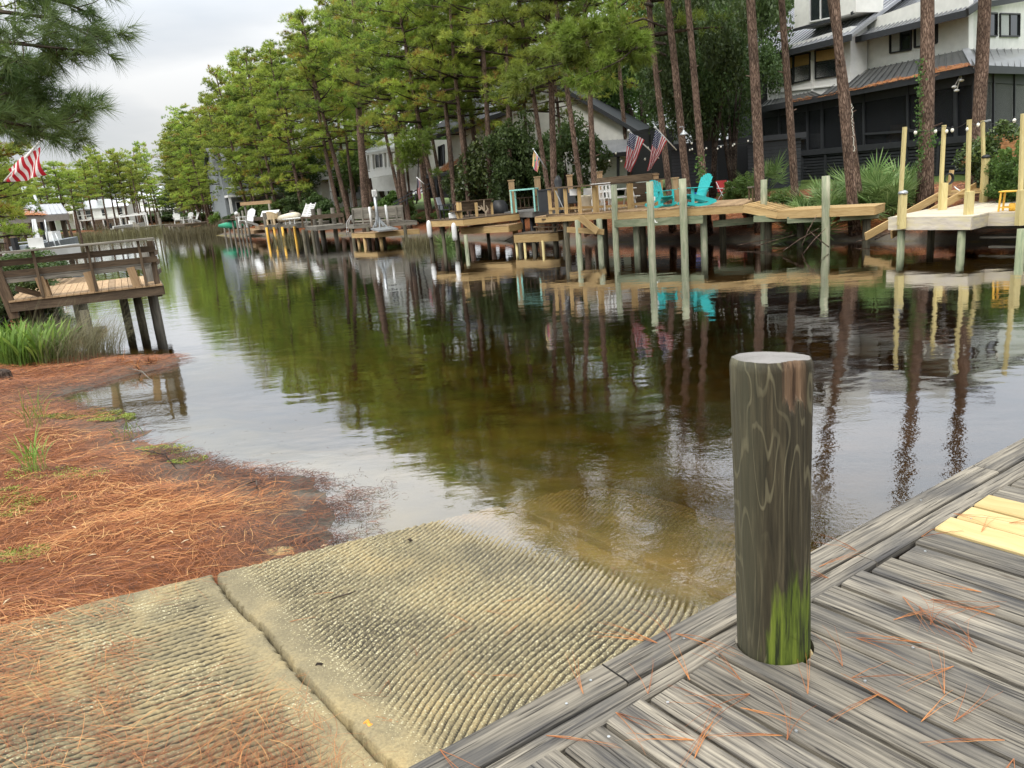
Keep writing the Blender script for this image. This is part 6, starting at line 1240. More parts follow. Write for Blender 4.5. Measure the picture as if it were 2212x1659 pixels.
def pile(root, x, y, zt, r, mt, zb=-1.6, nm='pile', square=False, white=0.):
    mb = MB(); w_ = rng.uniform(-.02, .02)
    if square: mb.beam((x, y, zb), (x, y, zt), r * 2, r * 2, up=(0, 1, 0))
    else: mb.tube([(x + w_, y, zb), (x, y, (zb + zt) / 2), (x, y, zt)], [r * 1.08, r, r * .97], 12)
    o = mb.build(nm, mt, smooth=not square); adopt(root, o); return o
def part(root, nm, mb, mt, smooth=False, label=None):
    o = split_build(mb, nm, mt, smooth=smooth) if nm in SPLIT else [mb.build(nm, mt, smooth=smooth)]; adopt(root, *o)
    if label:
        for q in o: q['label'] = label
    return o[0]
MP = wood('bleached tideline pile', (.36, .38, .25), (.15, .18, .115), streak=26, var=.2, bump=.6, stain=(.50, .46, .34), stain_amt=.5)
# --- A: bleached dock at the right
zA = .92
dA = deck('dock', 'bleached whitish dock with yellow posts at the right edge', [(10.75, 21.55), (11.95, 19.75), (14.3, 21.6), (13.1, 23.6)], zA, M['deck_white'], M['deck_white'], fh=.30, across=False)
deck('dock', '', [(12.75, 20.4), (14.9, 17.2), (17.8, 19.2), (15.6, 22.6)], zA - .004, M['deck_white'], M['deck_white'], fh=.30, across=False, root=dA)
deck('dock', '', [(13.35, 23.25), (14.6, 21.8), (18.5, 24.6), (17, 26.8)], zA - .008, M['deck_white'], M['deck_white'], fh=.25, root=dA)
for x, y, m_ in [(11.0, 21.35, 'pile_green'), (11.9, 20.05, 'pile_green'), (12.35, 22.3, 'pile_dark'), (13.3, 19.5, 'pile_green'), (14.1, 23.2, 'pile_dark'), (12.75, 19.0, 'pile_green'), (15.5, 22.8, 'pile_dark')]: pile(dA, x, y, zA - .35, .10, M[m_])
mb = MB()
for i in range(4): a = W(*r6(1640 + 25 * (i % 2), 1270 + i * 95), .75 - .25 * i); d_ = Vector((.62, -.78, 0)); mb.beam(a + Vector((.25, .5 - .28 * i, 0)), a + Vector((.25, .5 - .28 * i, 0)) + d_ * 1.3, .26, .05)
part(dA, 'step', mb, M['deck_grey'])
PY = M['post_yellow']
for (xb, yb, xt, yt, Y_) in [(865, 1225, 925, 265, 21.2), (1303, 1170, 1350, 245, 22.6), (1600, 1215, 1622, 185, 20.4), (1790, 1010, 1766, 195, 24.5), (2170, 1200, 2205, 120, 19.6)]:
    a = D(*r6(xb, yb), Y_); b_ = D(*r6(xt, yt), Y_); mb = MB(); mb.beam((a.x, a.y, zA - .2), b_, .085, .085, up=(0, 1, 0)); part(dA, 'light_pole', mb, PY)
for (xb, xt, yt, Y_, cap) in [(905, 905, 990, 21.15, 1), (1345, 1345, 870, 22.6, 0), (1622, 1626, 962, 20.3, 0), (1800, 1800, 602, 24.3, 1), (2195, 2195, 945, 19.4, 0)]:
    b_ = D(*r6(xt, yt), Y_); mb = MB(); w_ = .17 if cap == 0 else .16; mb.beam((b_.x, b_.y, zA - .3), b_, w_, w_, up=(0, 1, 0)); part(dA, 'post', mb, PY)
    if cap: mb = MB(); mb.tube([b_, b_ + Vector((0, 0, .03)), b_ + Vector((0, 0, .07)), b_ + Vector((0, 0, .10))], [.11, .13, .11, .05], 12); part(dA, 'post_cap', mb, M['metal'] if Y_ < 22 else M['black'], True)
# gangway stringers on the slope
gw = empty('gangway', (12.3, 22.9, .9), 'yellow-brown timber gangway frame lying on the straw slope beside the bleached dock', 'gangway'); mb = MB()
for (a, b_, Ya, Yb, za, zb) in [((500, 1450), (1290, 1010), 22.7, 24.2, 0, 0), ((780, 1430), (1690, 905), 21.9, 24.8, 0, 0)]: mb.beam(D(*r6(*a), Ya), D(*r6(*b_), Yb), .05, .22)
part(gw, 'stringer', mb, M['deck_new']); mb = MB()
for i, (x0, y0) in enumerate([(1260, 1010), (1300, 985), (1340, 965)]): a = D(*r6(x0, y0), 24.2 + i * .3); mb.beam(a, a + Vector((1.3, -.1, -.0)), .2, .04)
part(gw, 'tread', mb, M['deck_new']); a = D(*r6(1390, 1020), 24.2); b_ = D(*r6(1432, 730), 24.2); mb = MB(); mb.beam(a, b_, .11, .08, up=(0, 1, 0)); part(gw, 'handrail_post', mb, M['deck_new'])
hs = empty('garden_hose', D(*r6(1395, 830), 24.1), 'black coiled hose hung on the leaning timber post', 'hose'); mb = MB(); cc_ = D(*r6(1395, 825), 24.0)
for k_ in range(3): mb.tube([cc_ + Vector((cos(a_) * (.11 + .012 * k_), -.03 * k_, sin(a_) * (.14 + .01 * k_))) for a_ in [2 * pi * j / 16 for j in range(17)]], .016, 6, cap=False)
part(hs, 'coil', mb, M['black'], True); mb = MB(); mb.tube([cc_ + Vector((.2, 0, -.25)), D(*r6(1480, 930), 23.9), D(*r6(1520, 955), 23.8)], .018, 6); part(hs, 'hose_end', mb, M['white'], True)
# string of lights between the yellow poles
def string_lights(label, pts, bulbs, Ys, group=None, sag=.12, bs=.045):
    P_ = [D(*p, Y_) for p, Y_ in zip(pts, Ys)]; root = empty('string_lights', P_[0], label, 'string lights', group); mb = MB()
    for i in range(len(P_) - 1):
        seg = [P_[i].lerp(P_[i + 1], k_ / 8) - Vector((0, 0, sag * 4 * (k_ / 8) * (1 - k_ / 8))) for k_ in range(9)]; mb.tube(seg, .008, 4, cap=False)
    part(root, 'wire', mb, M['wire'])
    for (p, Y_) in bulbs:
        c_ = D(*p, Y_); mb = MB(); mb.tube([c_ + Vector((0, 0, .10)), c_ + Vector((0, 0, .04))], .018, 6, mi=1); mb.sphere(c_, bs, 8, 6, (1, 1, 1.25)); part(root, 'bulb', mb, [M['bulb'], M['black']], True)
    return root
string_lights('string of white bulbs hung between the yellow poles of the bleached dock', [r6(925, 270), r6(1350, 255), r6(1620, 190), r6(1766, 200), r6(2205, 165)], [(r6(1040, 325), 21.7), (r6(1255, 312), 22.3), (r6(1376, 312), 22.5), (r6(1437, 300), 22), (r6(1603, 290), 20.4), (r6(1716, 242), 22.3), (r6(2108, 196), 21)], [21.2, 22.6, 20.4, 24.5, 19.6])
lp_ = MB(); lp_.beam(D(*r6(1790, 205), 24.3), D(*r6(1850, 190), 24.2), .12, .05); o = lp_.build('solar_lamp', M['metal']); tag(o, 'small solar lamp panel on the far yellow pole', 'solar lamp')
def lathe(prof, n=20, mi=0, mb=None):
    mb = mb or MB(); b0 = len(mb.v)
    for (r_, z_) in prof:
        for k_ in range(n): a = 2 * pi * k_ / n; mb.v.append((r_ * cos(a), r_ * sin(a), z_))
    for i in range(len(prof) - 1):
        for k_ in range(n): k2 = (k_ + 1) % n; mb.face((b0 + i * n + k_, b0 + i * n + k2, b0 + (i + 1) * n + k2, b0 + (i + 1) * n + k_), None, .5, mi)
    mb.face(tuple(b0 + k_ for k_ in reversed(range(n)))); return mb
p = W(*r6(1880, 1020), zA); t_ = empty('planter_pot', p, 'tall black plastic pot with a small plant on the bleached dock', 'plant pot'); lathe([(.15, 0), (.165, .1), (.21, .58), (.235, .6), (.235, .66), (.20, .66), (.19, .56)]).build('pot', M['black'], t_, True)
P_ = nrng.normal(size=(60, 3)) * np.array([.07, .07, .03]) + np.array([0, 0, .70]); V_, F_, rr_ = leaves(P_, unit(nrng.normal(size=(60, 3)) + np.array([0, 0, 1])), .04, nrng.random(60)); o = np_mesh('plant', V_, F_, M['shrub'], t_, attrs={'rnd': ('FACE', rr_)})
p = W(*r6(2075, 1172), zA); t_ = empty('stool', p, 'yellow wooden stool at the right edge of the bleached dock', 'stool', rz=-.9); YW = plain('yellow painted wood', (.72, .42, .05), .5)
mb = MB(); mb.beam((-.27, 0, .5), (.27, 0, .5), .34, .035, bev=.01); mb.build('seat', YW, t_)
for sx in (-1, 1):
    for sy in (-1, 1): mb = MB(); mb.beam((sx * .22, sy * .13, .49), (sx * .25, sy * .15, 0), .04, .04, up=(0, 1, 0)); mb.build('leg', YW, t_)
mb = MB(); mb.beam((-.24, -.14, .1), (.24, -.14, .1), .03, .03); mb.beam((-.24, .14, .1), (.24, .14, .1), .03, .03); mb.build('stretcher', YW, t_)
j = lathe([(.07, 0), (.08, .02), (.08, .17), (.06, .19), (.065, .2)]).build('jar', YW, None, True); j.location = (p.x + .02, p.y, zA + .0); tag(j, 'small yellow jar standing under the yellow stool', 'jar')
# wicker chairs behind the palmetto
for (x, Y_, lb) in [(960, 29, 'tan wicker chair back seen above the largest palmetto'), (790, 29.6, 'second wicker chair half hidden behind the palmetto')]:
    q = D(*r6(x, 620), Y_); seat_shape('wicker_chair', (q.x, q.y, gz1(q.x, q.y)), .3, M['wicker'], lb, 'chair')
# --- B: tan docks in the middle
zB = 1.42
dB = deck('dock', 'tan timber dock platform carrying the two turquoise chairs', [(4.25, 28.5), (8.05, 25.8), (9.75, 29.6), (6.4, 32.0)], zB, M['deck_tan'], M['deck_new'], fh=.24)
mb = MB(); a = Vector((4.2, 28.42, 1.0)); b_ = Vector((6.9, 26.5, 1.0)); mb.beam(a, b_, .07, .26); mb.beam((6.9, 26.55, .78), (8.6, 26.2, .85), .09, .2) if False else None; part(dB, 'beam', mb, M['pile_green'])
for (x, y, m_) in [(5.0, 28.6, 'pile_green'), (5.4, 29.5, 'pile_dark'), (7.05, 27.0, 'pile_green'), (6.75, 28.6, 'pile_dark'), (8.1, 28.4, 'pile_dark'), (9.3, 29.0, 'pile_dark')]: pile(dB, x, y, zB - .3, .12, MP if m_ == 'pile_green' else M[m_])
mb = MB(); mb.beam(D(*r5(330, 1130), 26.9), D(*r5(770, 1090), 26.3), .07, .22); part(dB, 'beam', mb, M['pile_green'])
dB2 = deck('dock', 'lower tan dock with a sloped ramp section, right of the turquoise chairs', [(8.95, 25.2), (11.2, 23.35), (12.0, 24.4), (10.0, 26.5)], 1.15, M['deck_new'], M['deck_new'], fh=.22, across=False)
deck('dock', '', [(8.05, 25.8), (8.95, 25.2), (10.0, 26.5), (9.2, 27.6)], 1.2, M['deck_new'], M['deck_new'], fh=.22, root=dB2, tilt=[1.415, 1.155, 1.155, 1.415])
mb = MB(); mb.beam((8.3, 25.55, .93), (9.5, 25.1, .88), .08, .2) ; mb.beam((9.2, 25.0, .84), (10.3, 24.3, .84), .07, .2); mb.beam((10.5, 24.1, .84), (11.6, 23.9, .84), .07, .2); part(dB2, 'beam', mb, M['pile_green'])
for (x, y) in [(9.9, 25.7), (11.35, 24.15), (9.0, 26.2)]: pile(dB2, x, y, .9, .12, M['pile_dark'])
# mooring piles
for (px, yt, yb, w_, lb) in [(1328, 399, 543, 13, 'green-grey mooring pile at the left end of the turquoise chair dock'), (1405.5, 392, 552, 15, 'green-grey mooring pile just left of the turquoise chairs, white rope on it'), (1476, 386, 541, 16, 'green-grey mooring pile between the two turquoise chairs'), (1650, 388, 527, 14, 'mooring pile at the foot of the sloped ramp section'), (1784, 380, 531, 17, 'thickest mooring pile, in front of the lower tan dock')]:
    g_ = W(px + (3 if px < 1500 else 0), yb, 0); tp = D(px - (2 if px < 1500 else 0), yt, g_.y); r_ = w_ / 2 * g_.y / FOC; mb = MB(); pts = [Vector((g_.x, g_.y, -1.6)), g_, g_.lerp(tp, .33), g_.lerp(tp, .66), tp]; mb.tube(pts, [r_ * 1.0, r_ * 1.0, r_ * 1.02, r_, r_ * .97], 14)
    o = mb.build('mooring_pile', MP, smooth=False); o.data.polygons.foreach_set('use_smooth', [len(p_.vertices) == 4 for p_ in o.data.polygons]); tag(o, lb, 'mooring pile')
rp_ = MB(); rp_.tube([D(*r4(1718, 850), 27.0), D(*r4(1714, 950), 27.0), D(*r4(1712, 1060), 26.95), D(*r4(1735, 1112), 26.9), D(*r4(1755, 1112), 26.9)], .022, 6); rp_.beam(D(*r4(1712, 835), 27), D(*r4(1712, 875), 27), .16, .1); o = rp_.build('dock_rope', M['rope']); tag(o, 'white rope and cleat hanging on the mooring pile left of the chairs', 'rope')
# B0 railed deck
dC = deck('railed_dock', 'timber deck with post railing and bench, left of the turquoise chairs', [(1.45, 30.5), (4.35, 28.7), (6.6, 32.2), (3.9, 34.2)], zB - .01, M['deck_tan'], M['deck_new'], fh=.2, cat='dock')
mb = MB(); topL = [((560, 745), 30.5), ((1080, 708), 29.3), ((1710, 655), 30.4), ((1840, 640), 30.8)]
tp = [D(*r4(*p), Y_) for p, Y_ in topL]
for i in range(3): mb.beam(tp[i], tp[i + 1], .15, .05)
part(dC, 'top_rail', mb, M['deck_brown'])
mb = MB()
for (x, Y_, yt, yb) in [(585, 30.5, 765, 1000), (655, 30.3, 745, 1010), (755, 30.1, 745, 1015), (905, 29.8, 730, 1015), (1065, 29.5, 715, 1015), (1095, 29.6, 712, 1000), (1440, 29.9, 690, 970), (1470, 29.95, 690, 960), (1660, 30.3, 665, 900), (1740, 30.5, 660, 900), (1790, 30.6, 655, 890)]:
    a = D(*r4(x, yt), Y_); mb.beam(a, (a.x, a.y, zB - .2), .13, .11, up=(0, 1, 0))
part(dC, 'rail_post', mb, M['deck_new']); mb = MB(); mb.beam(D(*r4(585, 968), 30.45), D(*r4(1420, 930), 29.8), .05, .09); mb.beam(D(*r4(1480, 920), 29.9), D(*r4(1640, 900), 30.3), .05, .09); part(dC, 'bottom_rail', mb, M['deck_new'])
mb = MB(); mb.prism([D(*r4(1480, 690), 31.5), D(*r4(1740, 668), 31.7), D(*r4(1740, 900), 31.7), D(*r4(1480, 920), 31.5)], (.03, .05, 0)); mb.beam(D(*r4(1470, 800), 31.1), D(*r4(1760, 790), 31.3), .4, .05); part(dC, 'bench', mb, M['deck_brown'], label='dark red-brown slatted bench back')
mb = MB(); a = D(*r4(1110, 672), 31.2); b_ = D(*r4(1735, 612), 32.0); mb.beam(a, b_, .35, .26); part(dC, 'planter_box', mb, M['deck_brown'])
for (x, Y_) in [(890, 29.4), (1125, 28.9), (1180, 30.5), (760, 30.0), (640, 31.6)]: a = D(*r4(x, 1050), Y_); pile(dC, a.x, a.y, zB - .22, .11, MP if x in (890, 1125) else M['pile_dark'])
mb = MB(); mb.beam(D(*r4(920, 1060), 29.0), D(*r4(1110, 1210), 28.6), .05, .24); mb.beam(D(*r4(780, 1190), 29.6), D(*r4(1180, 1215), 28.7), .05, .2); part(dC, 'brace', mb, M['deck_new'])
for (x, yt, yb) in [(1945, 640, 930), (1130, 575, 680), (805, 610, 720), (2135 - 400, 600, 660)]: a = D(*r4(x, yt), 31.8 if x != 1945 else 28.9); mb = MB(); mb.beam(a, (a.x, a.y, zB - .1), .2, .2, up=(0, 1, 0)); mb.beam(a, a + Vector((0, 0, .05)), .25, .25, up=(0, 1, 0)); part(dC, 'corner_post', mb, M['deck_tan'])
# steps down to the low platform
mb = MB(); mr = MB()
for i, (x0, x1, y_) in enumerate([(555, 845, 1030), (510, 790, 1075), (458, 740, 1120), (420, 700, 1160)]):
    a = D(*r4(x0, y_), 30.3 + .1 * i); b_ = D(*r4(x1, y_), 30.1 + .1 * i); mb.beam(a, b_, .28, .045)
    for k_ in range(6): q = a.lerp(b_, .1 + .16 * k_) + Vector((0, .1, -.10)); mr.beam(q + Vector((0, 0, .08)), q - Vector((0, 0, .08)), .03, .1, up=(0, 1, 0))
part(dC, 'step', mb, M['deck_brown']); part(dC, 'step_riser', mr, M['deck_tan']); mb = MB(); mb.beam(D(*r4(855, 1050), 29.9), D(*r4(740, 1170), 30.1), .06, .26); part(dC, 'stringer', mb, M['deck_tan'])
dP = deck('low_platform', 'small low square platform at the bottom of the dock steps', [(.62, 32.3), (2.35, 31.2), (2.85, 32.0), (1.25, 33.3)], .72, M['deck_brown'], M['deck_new'], fh=.32, cat='dock')
for (x, Y_, m_) in [(230, 32.4, PY), (318, 32.1, PY), (515, 31.6, PY), (270, 33, M['pile_dark']), (420, 31.9, M['pile_dark']), (655, 31.5, M['pile_dark']), (750, 31.0, M['pile_dark'])]: a = D(*r4(x, 1300), Y_); pile(dP, a.x, a.y, .4, .055 if m_ is PY else .09, m_)
# --- grey deck with the mint table
dD = deck('dock', 'grey composite dock with rounded end carrying the mint table', [(.15, 38.5), (1.55, 34.9), (3.6, 36.5), (2.2, 39.8)], 1.45, M['grey_comp'], M['grey_comp'], fh=.2, across=False)
for (x, Y_) in [(205, 36.5), (300, 36.2), (395, 35.8), (420, 36.5), (490, 36.2)]: a = D(*r4(x, 1080), Y_); pile(dD, a.x, a.y, 1.2, .09, M['black'])
for (x, yt, lb) in [(175, 665, 'square brown post left of the mint table'), (455, 628, 'square brown post right of the mint table')]:
    a = D(*r4(x, yt), 36.4 if x < 300 else 35.9); mb = MB(); mb.beam((a.x, a.y, -1), a, .26, .26, up=(0, 1, 0)); mb.beam(a, a + Vector((0, 0, .05)), .32, .32, up=(0, 1, 0)); o = mb.build('dock_post', M['deck_tan']); tag(o, lb, 'post')
a = D(*r4(205, 985), 35.6); t_ = empty('bar_table', (a.x, a.y, 1.45), 'mint green high table frame on the grey dock', 'table', rz=-.35); mb = MB()
mb = MB(); mb.beam((0, -.35, .98), (1.15, -.35, .98), .1, .06); mb.beam((0, .25, .98), (1.15, .25, .98), .1, .06); mb.beam((.03, -.35, .98), (.03, .25, .98), .06, .05); mb.beam((1.12, -.35, .98), (1.12, .25, .98), .06, .05); mb.beam((.05, -.05, .985), (1.1, -.05, .985), .5, .03); mb.build('table_top', M['mint'], t_)
for x, y in ((.04, -.35), (1.11, -.35), (.04, .25), (1.11, .25)): mb = MB(); mb.beam((x, y, 0), (x, y, .95), .07, .07, up=(0, 1, 0)); mb.build('leg', M['mint'], t_)
mb = MB(); mb.beam((.05, .25, .62), (1.1, .25, .62), .04, .05); mb.beam((.05, .25, .18), (1.1, .25, .18), .04, .05)
for i in range(4): mb.beam((.25 + .2 * i, .25, .18), (.25 + .2 * i, .25, .62), .03, .03, up=(0, 1, 0))
mb.build('lattice', M['deck_brown'], t_)
a = D(*r4(540, 965), 34.6); mb = MB(); mb.box((0, 0, .45), .5, .6, .9); mb.box((0, 0, .92), .56, .66, .05); o = mb.build('storage_box', M['charcoal']); o.location = (a.x, a.y, 1.42); tag(o, 'dark grey storage cabinet at the left end of the railing', 'cabinet')
# --- D: bench dock
dE = deck('dock', 'brown timber dock with a high slatted bench, left of the mint table', [(-3.3, 37.2), (-1.5, 34.9), (1.0, 36.2), (-1.2, 40.5)], 1.40, M['deck_brown'], M['deck_new'], fh=.26)
deck('dock', '', [(-1.72, 36.2), (.45, 34.6), (1.1, 36), (-.9, 37.6)], .98, M['deck_tan'], M['deck_new'], fh=.26, root=dE)
for (x, Y_, m_) in [(1150, 37.2, 'pile_dark'), (1285, 36.8, 'pile_dark'), (1425, 35.6, 'pile_dark'), (1525, 35.2, 'pile_green'), (1440, 38, 'pile_dark'), (1770, 37, 'pile_dark')]: a = D(*r3(x, 880), Y_); pile(dE, a.x, a.y, 1.1 if x < 1430 else .7, .09, M[m_] if m_ == 'pile_dark' else MP)
mb = MB(); bl = [((1435, 530), 36.3), ((1810, 495), 37.5)]
for i in range(6): a = D(*r3(1440, 532 + i * 16), 36.3); b_ = D(*r3(1805, 500 + i * 17), 37.6); mb.beam(a, b_, .03, .13)
part(dE, 'bench_back', mb, M['deck_brown']); mb = MB(); mb.beam(D(*r3(1430, 522), 36.3), D(*r3(1815, 492), 37.6), .2, .05); mb.beam(D(*r3(1380, 625), 35.9), D(*r3(1560, 615), 36.5), .45, .05); part(dE, 'bench_rail', mb, M['deck_brown'])
mb = MB()
for (x, Y_) in [(1435, 36.2), (1465, 36.1), (1635, 36.6), (1640, 36.9), (1805, 37.6)]: a = D(*r3(x, 530), Y_); mb.beam(a, (a.x, a.y - .1, 1.3), .12, .1, up=(0, 1, 0))
mb.beam(D(*r3(1415, 620), 35.9), D(*r3(1455, 720), 35.9), .1, .1); part(dE, 'bench_post', mb, M['deck_new'])
for (px, py, lb) in [(1135, 815, 'white fender hanging on the left pile of the bench dock'), (1405, 845, 'white fender hanging on the middle pile of the bench dock')]:
    c_ = D(*r3(px, py), 36.9 if px < 1300 else 35.3); mb = MB(); mb.tube([c_ + Vector((0, 0, z_)) for z_ in (-.42, -.36, -.2, .2, .34, .40)], [.03, .10, .12, .12, .09, .03], 12); o = mb.build('fender', M['white'], smooth=True); tag(o, lb, 'fender')
a = D(*r3(1755, 730), 35.6); mb = MB(); brs = [[(1755, 730), (1745, 650), (1725, 600), (1690, 560)], [(1735, 625), (1700, 590), (1655, 570)], [(1730, 610), (1725, 540), (1725, 500)], [(1745, 650), (1765, 600), (1750, 560)], [(1700, 590), (1680, 610), (1660, 608)], [(1740, 630), (1770, 610), (1768, 590)]]
for b_ in brs: mb.tube([D(*r3(*p_), 35.6) for p_ in b_], [.035 - .006 * i for i in range(len(b_))], 6)
o = mb.build('driftwood_branch', plain('pale driftwood', (.34, .27, .19), .8)); tag(o, 'pale forked driftwood branch fixed to the bench dock', 'driftwood')
def chair_simple(loc, rz, mt, label, scale=1., cat='chair', backmat=None, nm='garden_chair'):
    root = empty(nm, loc, label, cat, rz=rz); root.scale = (scale,) * 3; mb = MB(); mb.beam((-.27, 0, .42), (.27, 0, .42), .5, .035); mb.build('seat', mt, root); mb = MB(); mb.prism([(-.27, .24, .42), (.27, .24, .42), (.27, .36, 1.0), (-.27, .36, 1.0)], (0, .03, 0)); mb.build('backrest', backmat or mt, root)
    for sx in (-1, 1):
        for y in (-.24, .24): mb = MB(); mb.beam((sx * .27, y, 0), (sx * .27, y, .62), .045, .045, up=(0, 1, 0)); mb.build('leg', mt, root)
        mb = MB(); mb.beam((sx * .29, -.26, .64), (sx * .29, .3, .64), .07, .03); mb.build('armrest', mt, root)
    return root
a = D(*r3(1330, 690), 36.8); chair_simple((a.x, a.y, 1.4), 1.3, M['black'], 'black metal armchair with grey mesh back beside the high bench', 1.0, backmat=plain('grey mesh', (.33, .35, .38), .6))
a = D(*r3(1395, 690), 36.2); mb = MB(); mb.beam((-.2, 0, .14), (.2, 0, .14), .28, .26, bev=.03); o = mb.build('cooler', M['white']); o.location = (a.x, a.y, 1.4); tag(o, 'small white cooler between the black chair and the bench', 'cooler')
a = D(*r3(1540, 640), 37.4); t_ = empty('patio_table', (a.x, a.y, 1.4), 'small glass-topped table seen through the bench', 'table'); mb = MB(); mb.tube([(0, 0, .6), (0, 0, .63)], .5, 18); mb.build('table_top', M['metal'], t_)
for k_ in range(4): mb = MB(); a_ = k_ * pi / 2 + .4; mb.beam((.35 * cos(a_), .35 * sin(a_), 0), (.3 * cos(a_), .3 * sin(a_), .6), .04, .04, up=(0, 1, 0)); mb.build('leg', M['black'], t_)
# --- E: slatted grey dock and metal lift post with box
dF = deck('dock', 'grey weathered dock with slatted back rail and white pole markers', [(-9.4, 49.3), (-8.6, 47.4), (-4.6, 45.2), (-5.6, 48)], 1.18, M['deck_grey'], M['deck_grey'], fh=.2, across=False)
deck('dock', '', [(-8.7, 46.9), (-7.0, 44.9), (-4.5, 45.0), (-5.3, 46.8)], .72, M['deck_tan'], M['deck_new'], fh=.25, root=dF)
mb = MB()
for (ya, yb) in ((608, 572), (632, 596), (655, 622), (676, 646), (700, 676), (735, 705)): mb.beam(D(*r3(300, ya), 48.4), D(*r3(850, yb), 46.2), .03, .18 if ya < 680 else .1)
for x in (300, 400, 540, 660, 770, 835): f_ = (x - 300) / 550; a = D(*r3(x, 605 - 36 * f_), 48.3 - 2.2 * f_); mb.beam(a, (a.x, a.y, 1.1), .1, .1, up=(0, 1, 0))
part(dF, 'back_rail', mb, M['deck_grey'])
for (x, y_, Y_, m_) in [(365, 940, 46.8, 'n'), (430, 960, 46.0, 'n'), (605, 900, 45.2, 'n'), (310, 900, 48.2, 'd'), (480, 930, 46.5, 'd'), (560, 930, 46.3, 'd'), (640, 900, 46, 'd'), (880, 930, 44.6, 'd')]: a = D(*r3(x, 880), Y_); pile(dF, a.x, a.y, .5 if m_ == 'n' else 1.0, .10, M['deck_new'] if m_ == 'n' else M['pile_dark'])
for (x0, x1, yt, Y_) in [(485, 515, 575, 46.5), (660, 695, 555, 45.9)]: mb = MB(); mb.tube([D(*r3(x1, 790), Y_), D(*r3(x0, yt), Y_)], .07, 8); part(dF, 'marker_pole', mb, M['white'], True)
mb = MB(); 
for s_ in (0, 1): mb.tube([D(*r3(240 + 22 * s_, 880), 49), D(*r3(245 + 22 * s_, 740), 49), D(*r3(290 + 10 * s_, 665), 49), D(*r3(300 + 8 * s_, 740), 49)], .025, 6)
for y_ in (800, 840): mb.beam(D(*r3(242, y_), 49), D(*r3(268, y_), 49), .05, .03)
lad = mb.build('swim_ladder', M['white'], smooth=True); tag(lad, 'white tubular swim ladder at the left end of the slatted dock', 'ladder')
lf = empty('lift_post', (D(*r3(580, 800), 45.2).x, 45.2, .7), 'grey metal lift mast with a white box on top, standing on the low platform', 'lift mast')
mb = MB(); mb.tube([D(*r3(590, 800), 45.2), D(*r3(545, 465), 45.2)], .09, 10); part(lf, 'mast', mb, M['metal'], True); mb = MB(); mb.beam(D(*r3(512, 428), 45.1), D(*r3(566, 424), 45.1), .18, .50, bev=.03) if False else mb.prism([D(*r3(508, 392), 45.1), D(*r3(560, 388), 45.1), D(*r3(568, 462), 45.1), D(*r3(518, 466), 45.1)], (.02, .22, 0)); part(lf, 'sign_box', mb, M['white'])
mb = MB(); q = [D(*r3(519, 404), 45.07), D(*r3(551, 401), 45.07), D(*r3(557, 446), 45.07), D(*r3(526, 449), 45.07)]; mb.prism(q, (0, .02, 0)); part(lf, 'panel', mb, plain('pale grey panel', (.5, .5, .49), .5, noise=.1))
mb = MB()
for (a, b_) in (((575, 705), (525, 800)), ((590, 705), (685, 795)), ((590, 705), (640, 780)), ((565, 660), (560, 790)), ((600, 690), (600, 800))): mb.beam(D(*r3(*a), 45.2), D(*r3(*b_), 45.1), .07, .07)
part(lf, 'brace', mb, M['metal']); mb = MB(); mb.prism([D(*r3(500, 808), 44.6), D(*r3(590, 830), 44), D(*r3(800, 805), 44.6), D(*r3(700, 780), 45.6)], (0, 0, -.08)); part(lf, 'base_plate', mb, M['metal'])
for i, (x, lb) in enumerate([(535, 'small brown owl-like finial on the slatted rail')]): c_ = D(*r3(x, 592), 47); mb = MB(); mb.sphere(c_, .10, 10, 6, (1, 1, 1.4)); o = mb.build('rail_ornament', M['deck_tan'], smooth=True); tag(o, 'small rounded brown ornament on the slatted rail', 'ornament')
# --- F: docks with loungers
dG = deck('dock', 'grey dock on yellow-marked piles with white loungers and a beige chair', [(-18.2, 62.8), (-13.4, 56.2), (-12.2, 57.6), (-16.8, 64.5)], 1.3, M['deck_grey'], M['deck_grey'], fh=.28, across=False)
OR = plain('yellow pile sleeve', (.75, .42, .05), .5)
for (x, Y_) in [(1230, 61.6), (1310, 60.6), (1400, 59.4), (1530, 58)]: a = D(*r2(x, 870), Y_); pile(dG, a.x, a.y, 1.1, .09, OR); 
for (x, Y_) in [(1360, 61), (1480, 59), (1560, 59), (1430, 62)]: a = D(*r2(x, 870), Y_); pile(dG, a.x, a.y, 1.1, .12, M['pile_dark'])
for (x, yt, Y_, w_) in [(1195, 640, 62, .26), (1350, 630, 60.5, .28), (1490, 615, 61.5, .26), (1718, 597, 56, .24), (1785, 595, 55, .24), (1930, 585, 54, .24)]: a = D(*r2(x, yt), Y_); mb = MB(); mb.tube([(a.x, a.y, -1), a], w_ / 2 * 1.25, 10); o = mb.build('dock_post', M['deck_grey']); tag(o, 'blunt grey timber post rising above the dock with the white loungers', 'post', 'blunt posts of the lounger docks')
dH = deck('dock', 'low grey dock with a bench rail, right of the white loungers', [(-13.4, 55.2), (-12.0, 52.6), (-9.8, 52.8), (-11.2, 56)], 1.12, M['deck_grey'], M['deck_grey'], fh=.24, across=False)
mb = MB(); mb.beam(D(*r2(1700, 690), 54.5), D(*r2(2055, 660), 53), .08, .28); mb.beam(D(*r2(1590, 690), 56), D(*r2(1700, 690), 54.5), .08, .12)
for x in (1600, 1700, 2050): a = D(*r2(x, 690), 55 if x < 1800 else 53); mb.beam(a, (a.x, a.y, 1.0), .12, .12, up=(0, 1, 0))
part(dH, 'rail', mb, M['deck_brown'])
for (x, Y_) in [(1620, 55.4), (1655, 55.6), (1720, 53.6), (1840, 55)]: a = D(*r2(x, 870), Y_); pile(dH, a.x, a.y, .9, .11, M['pile_dark'])
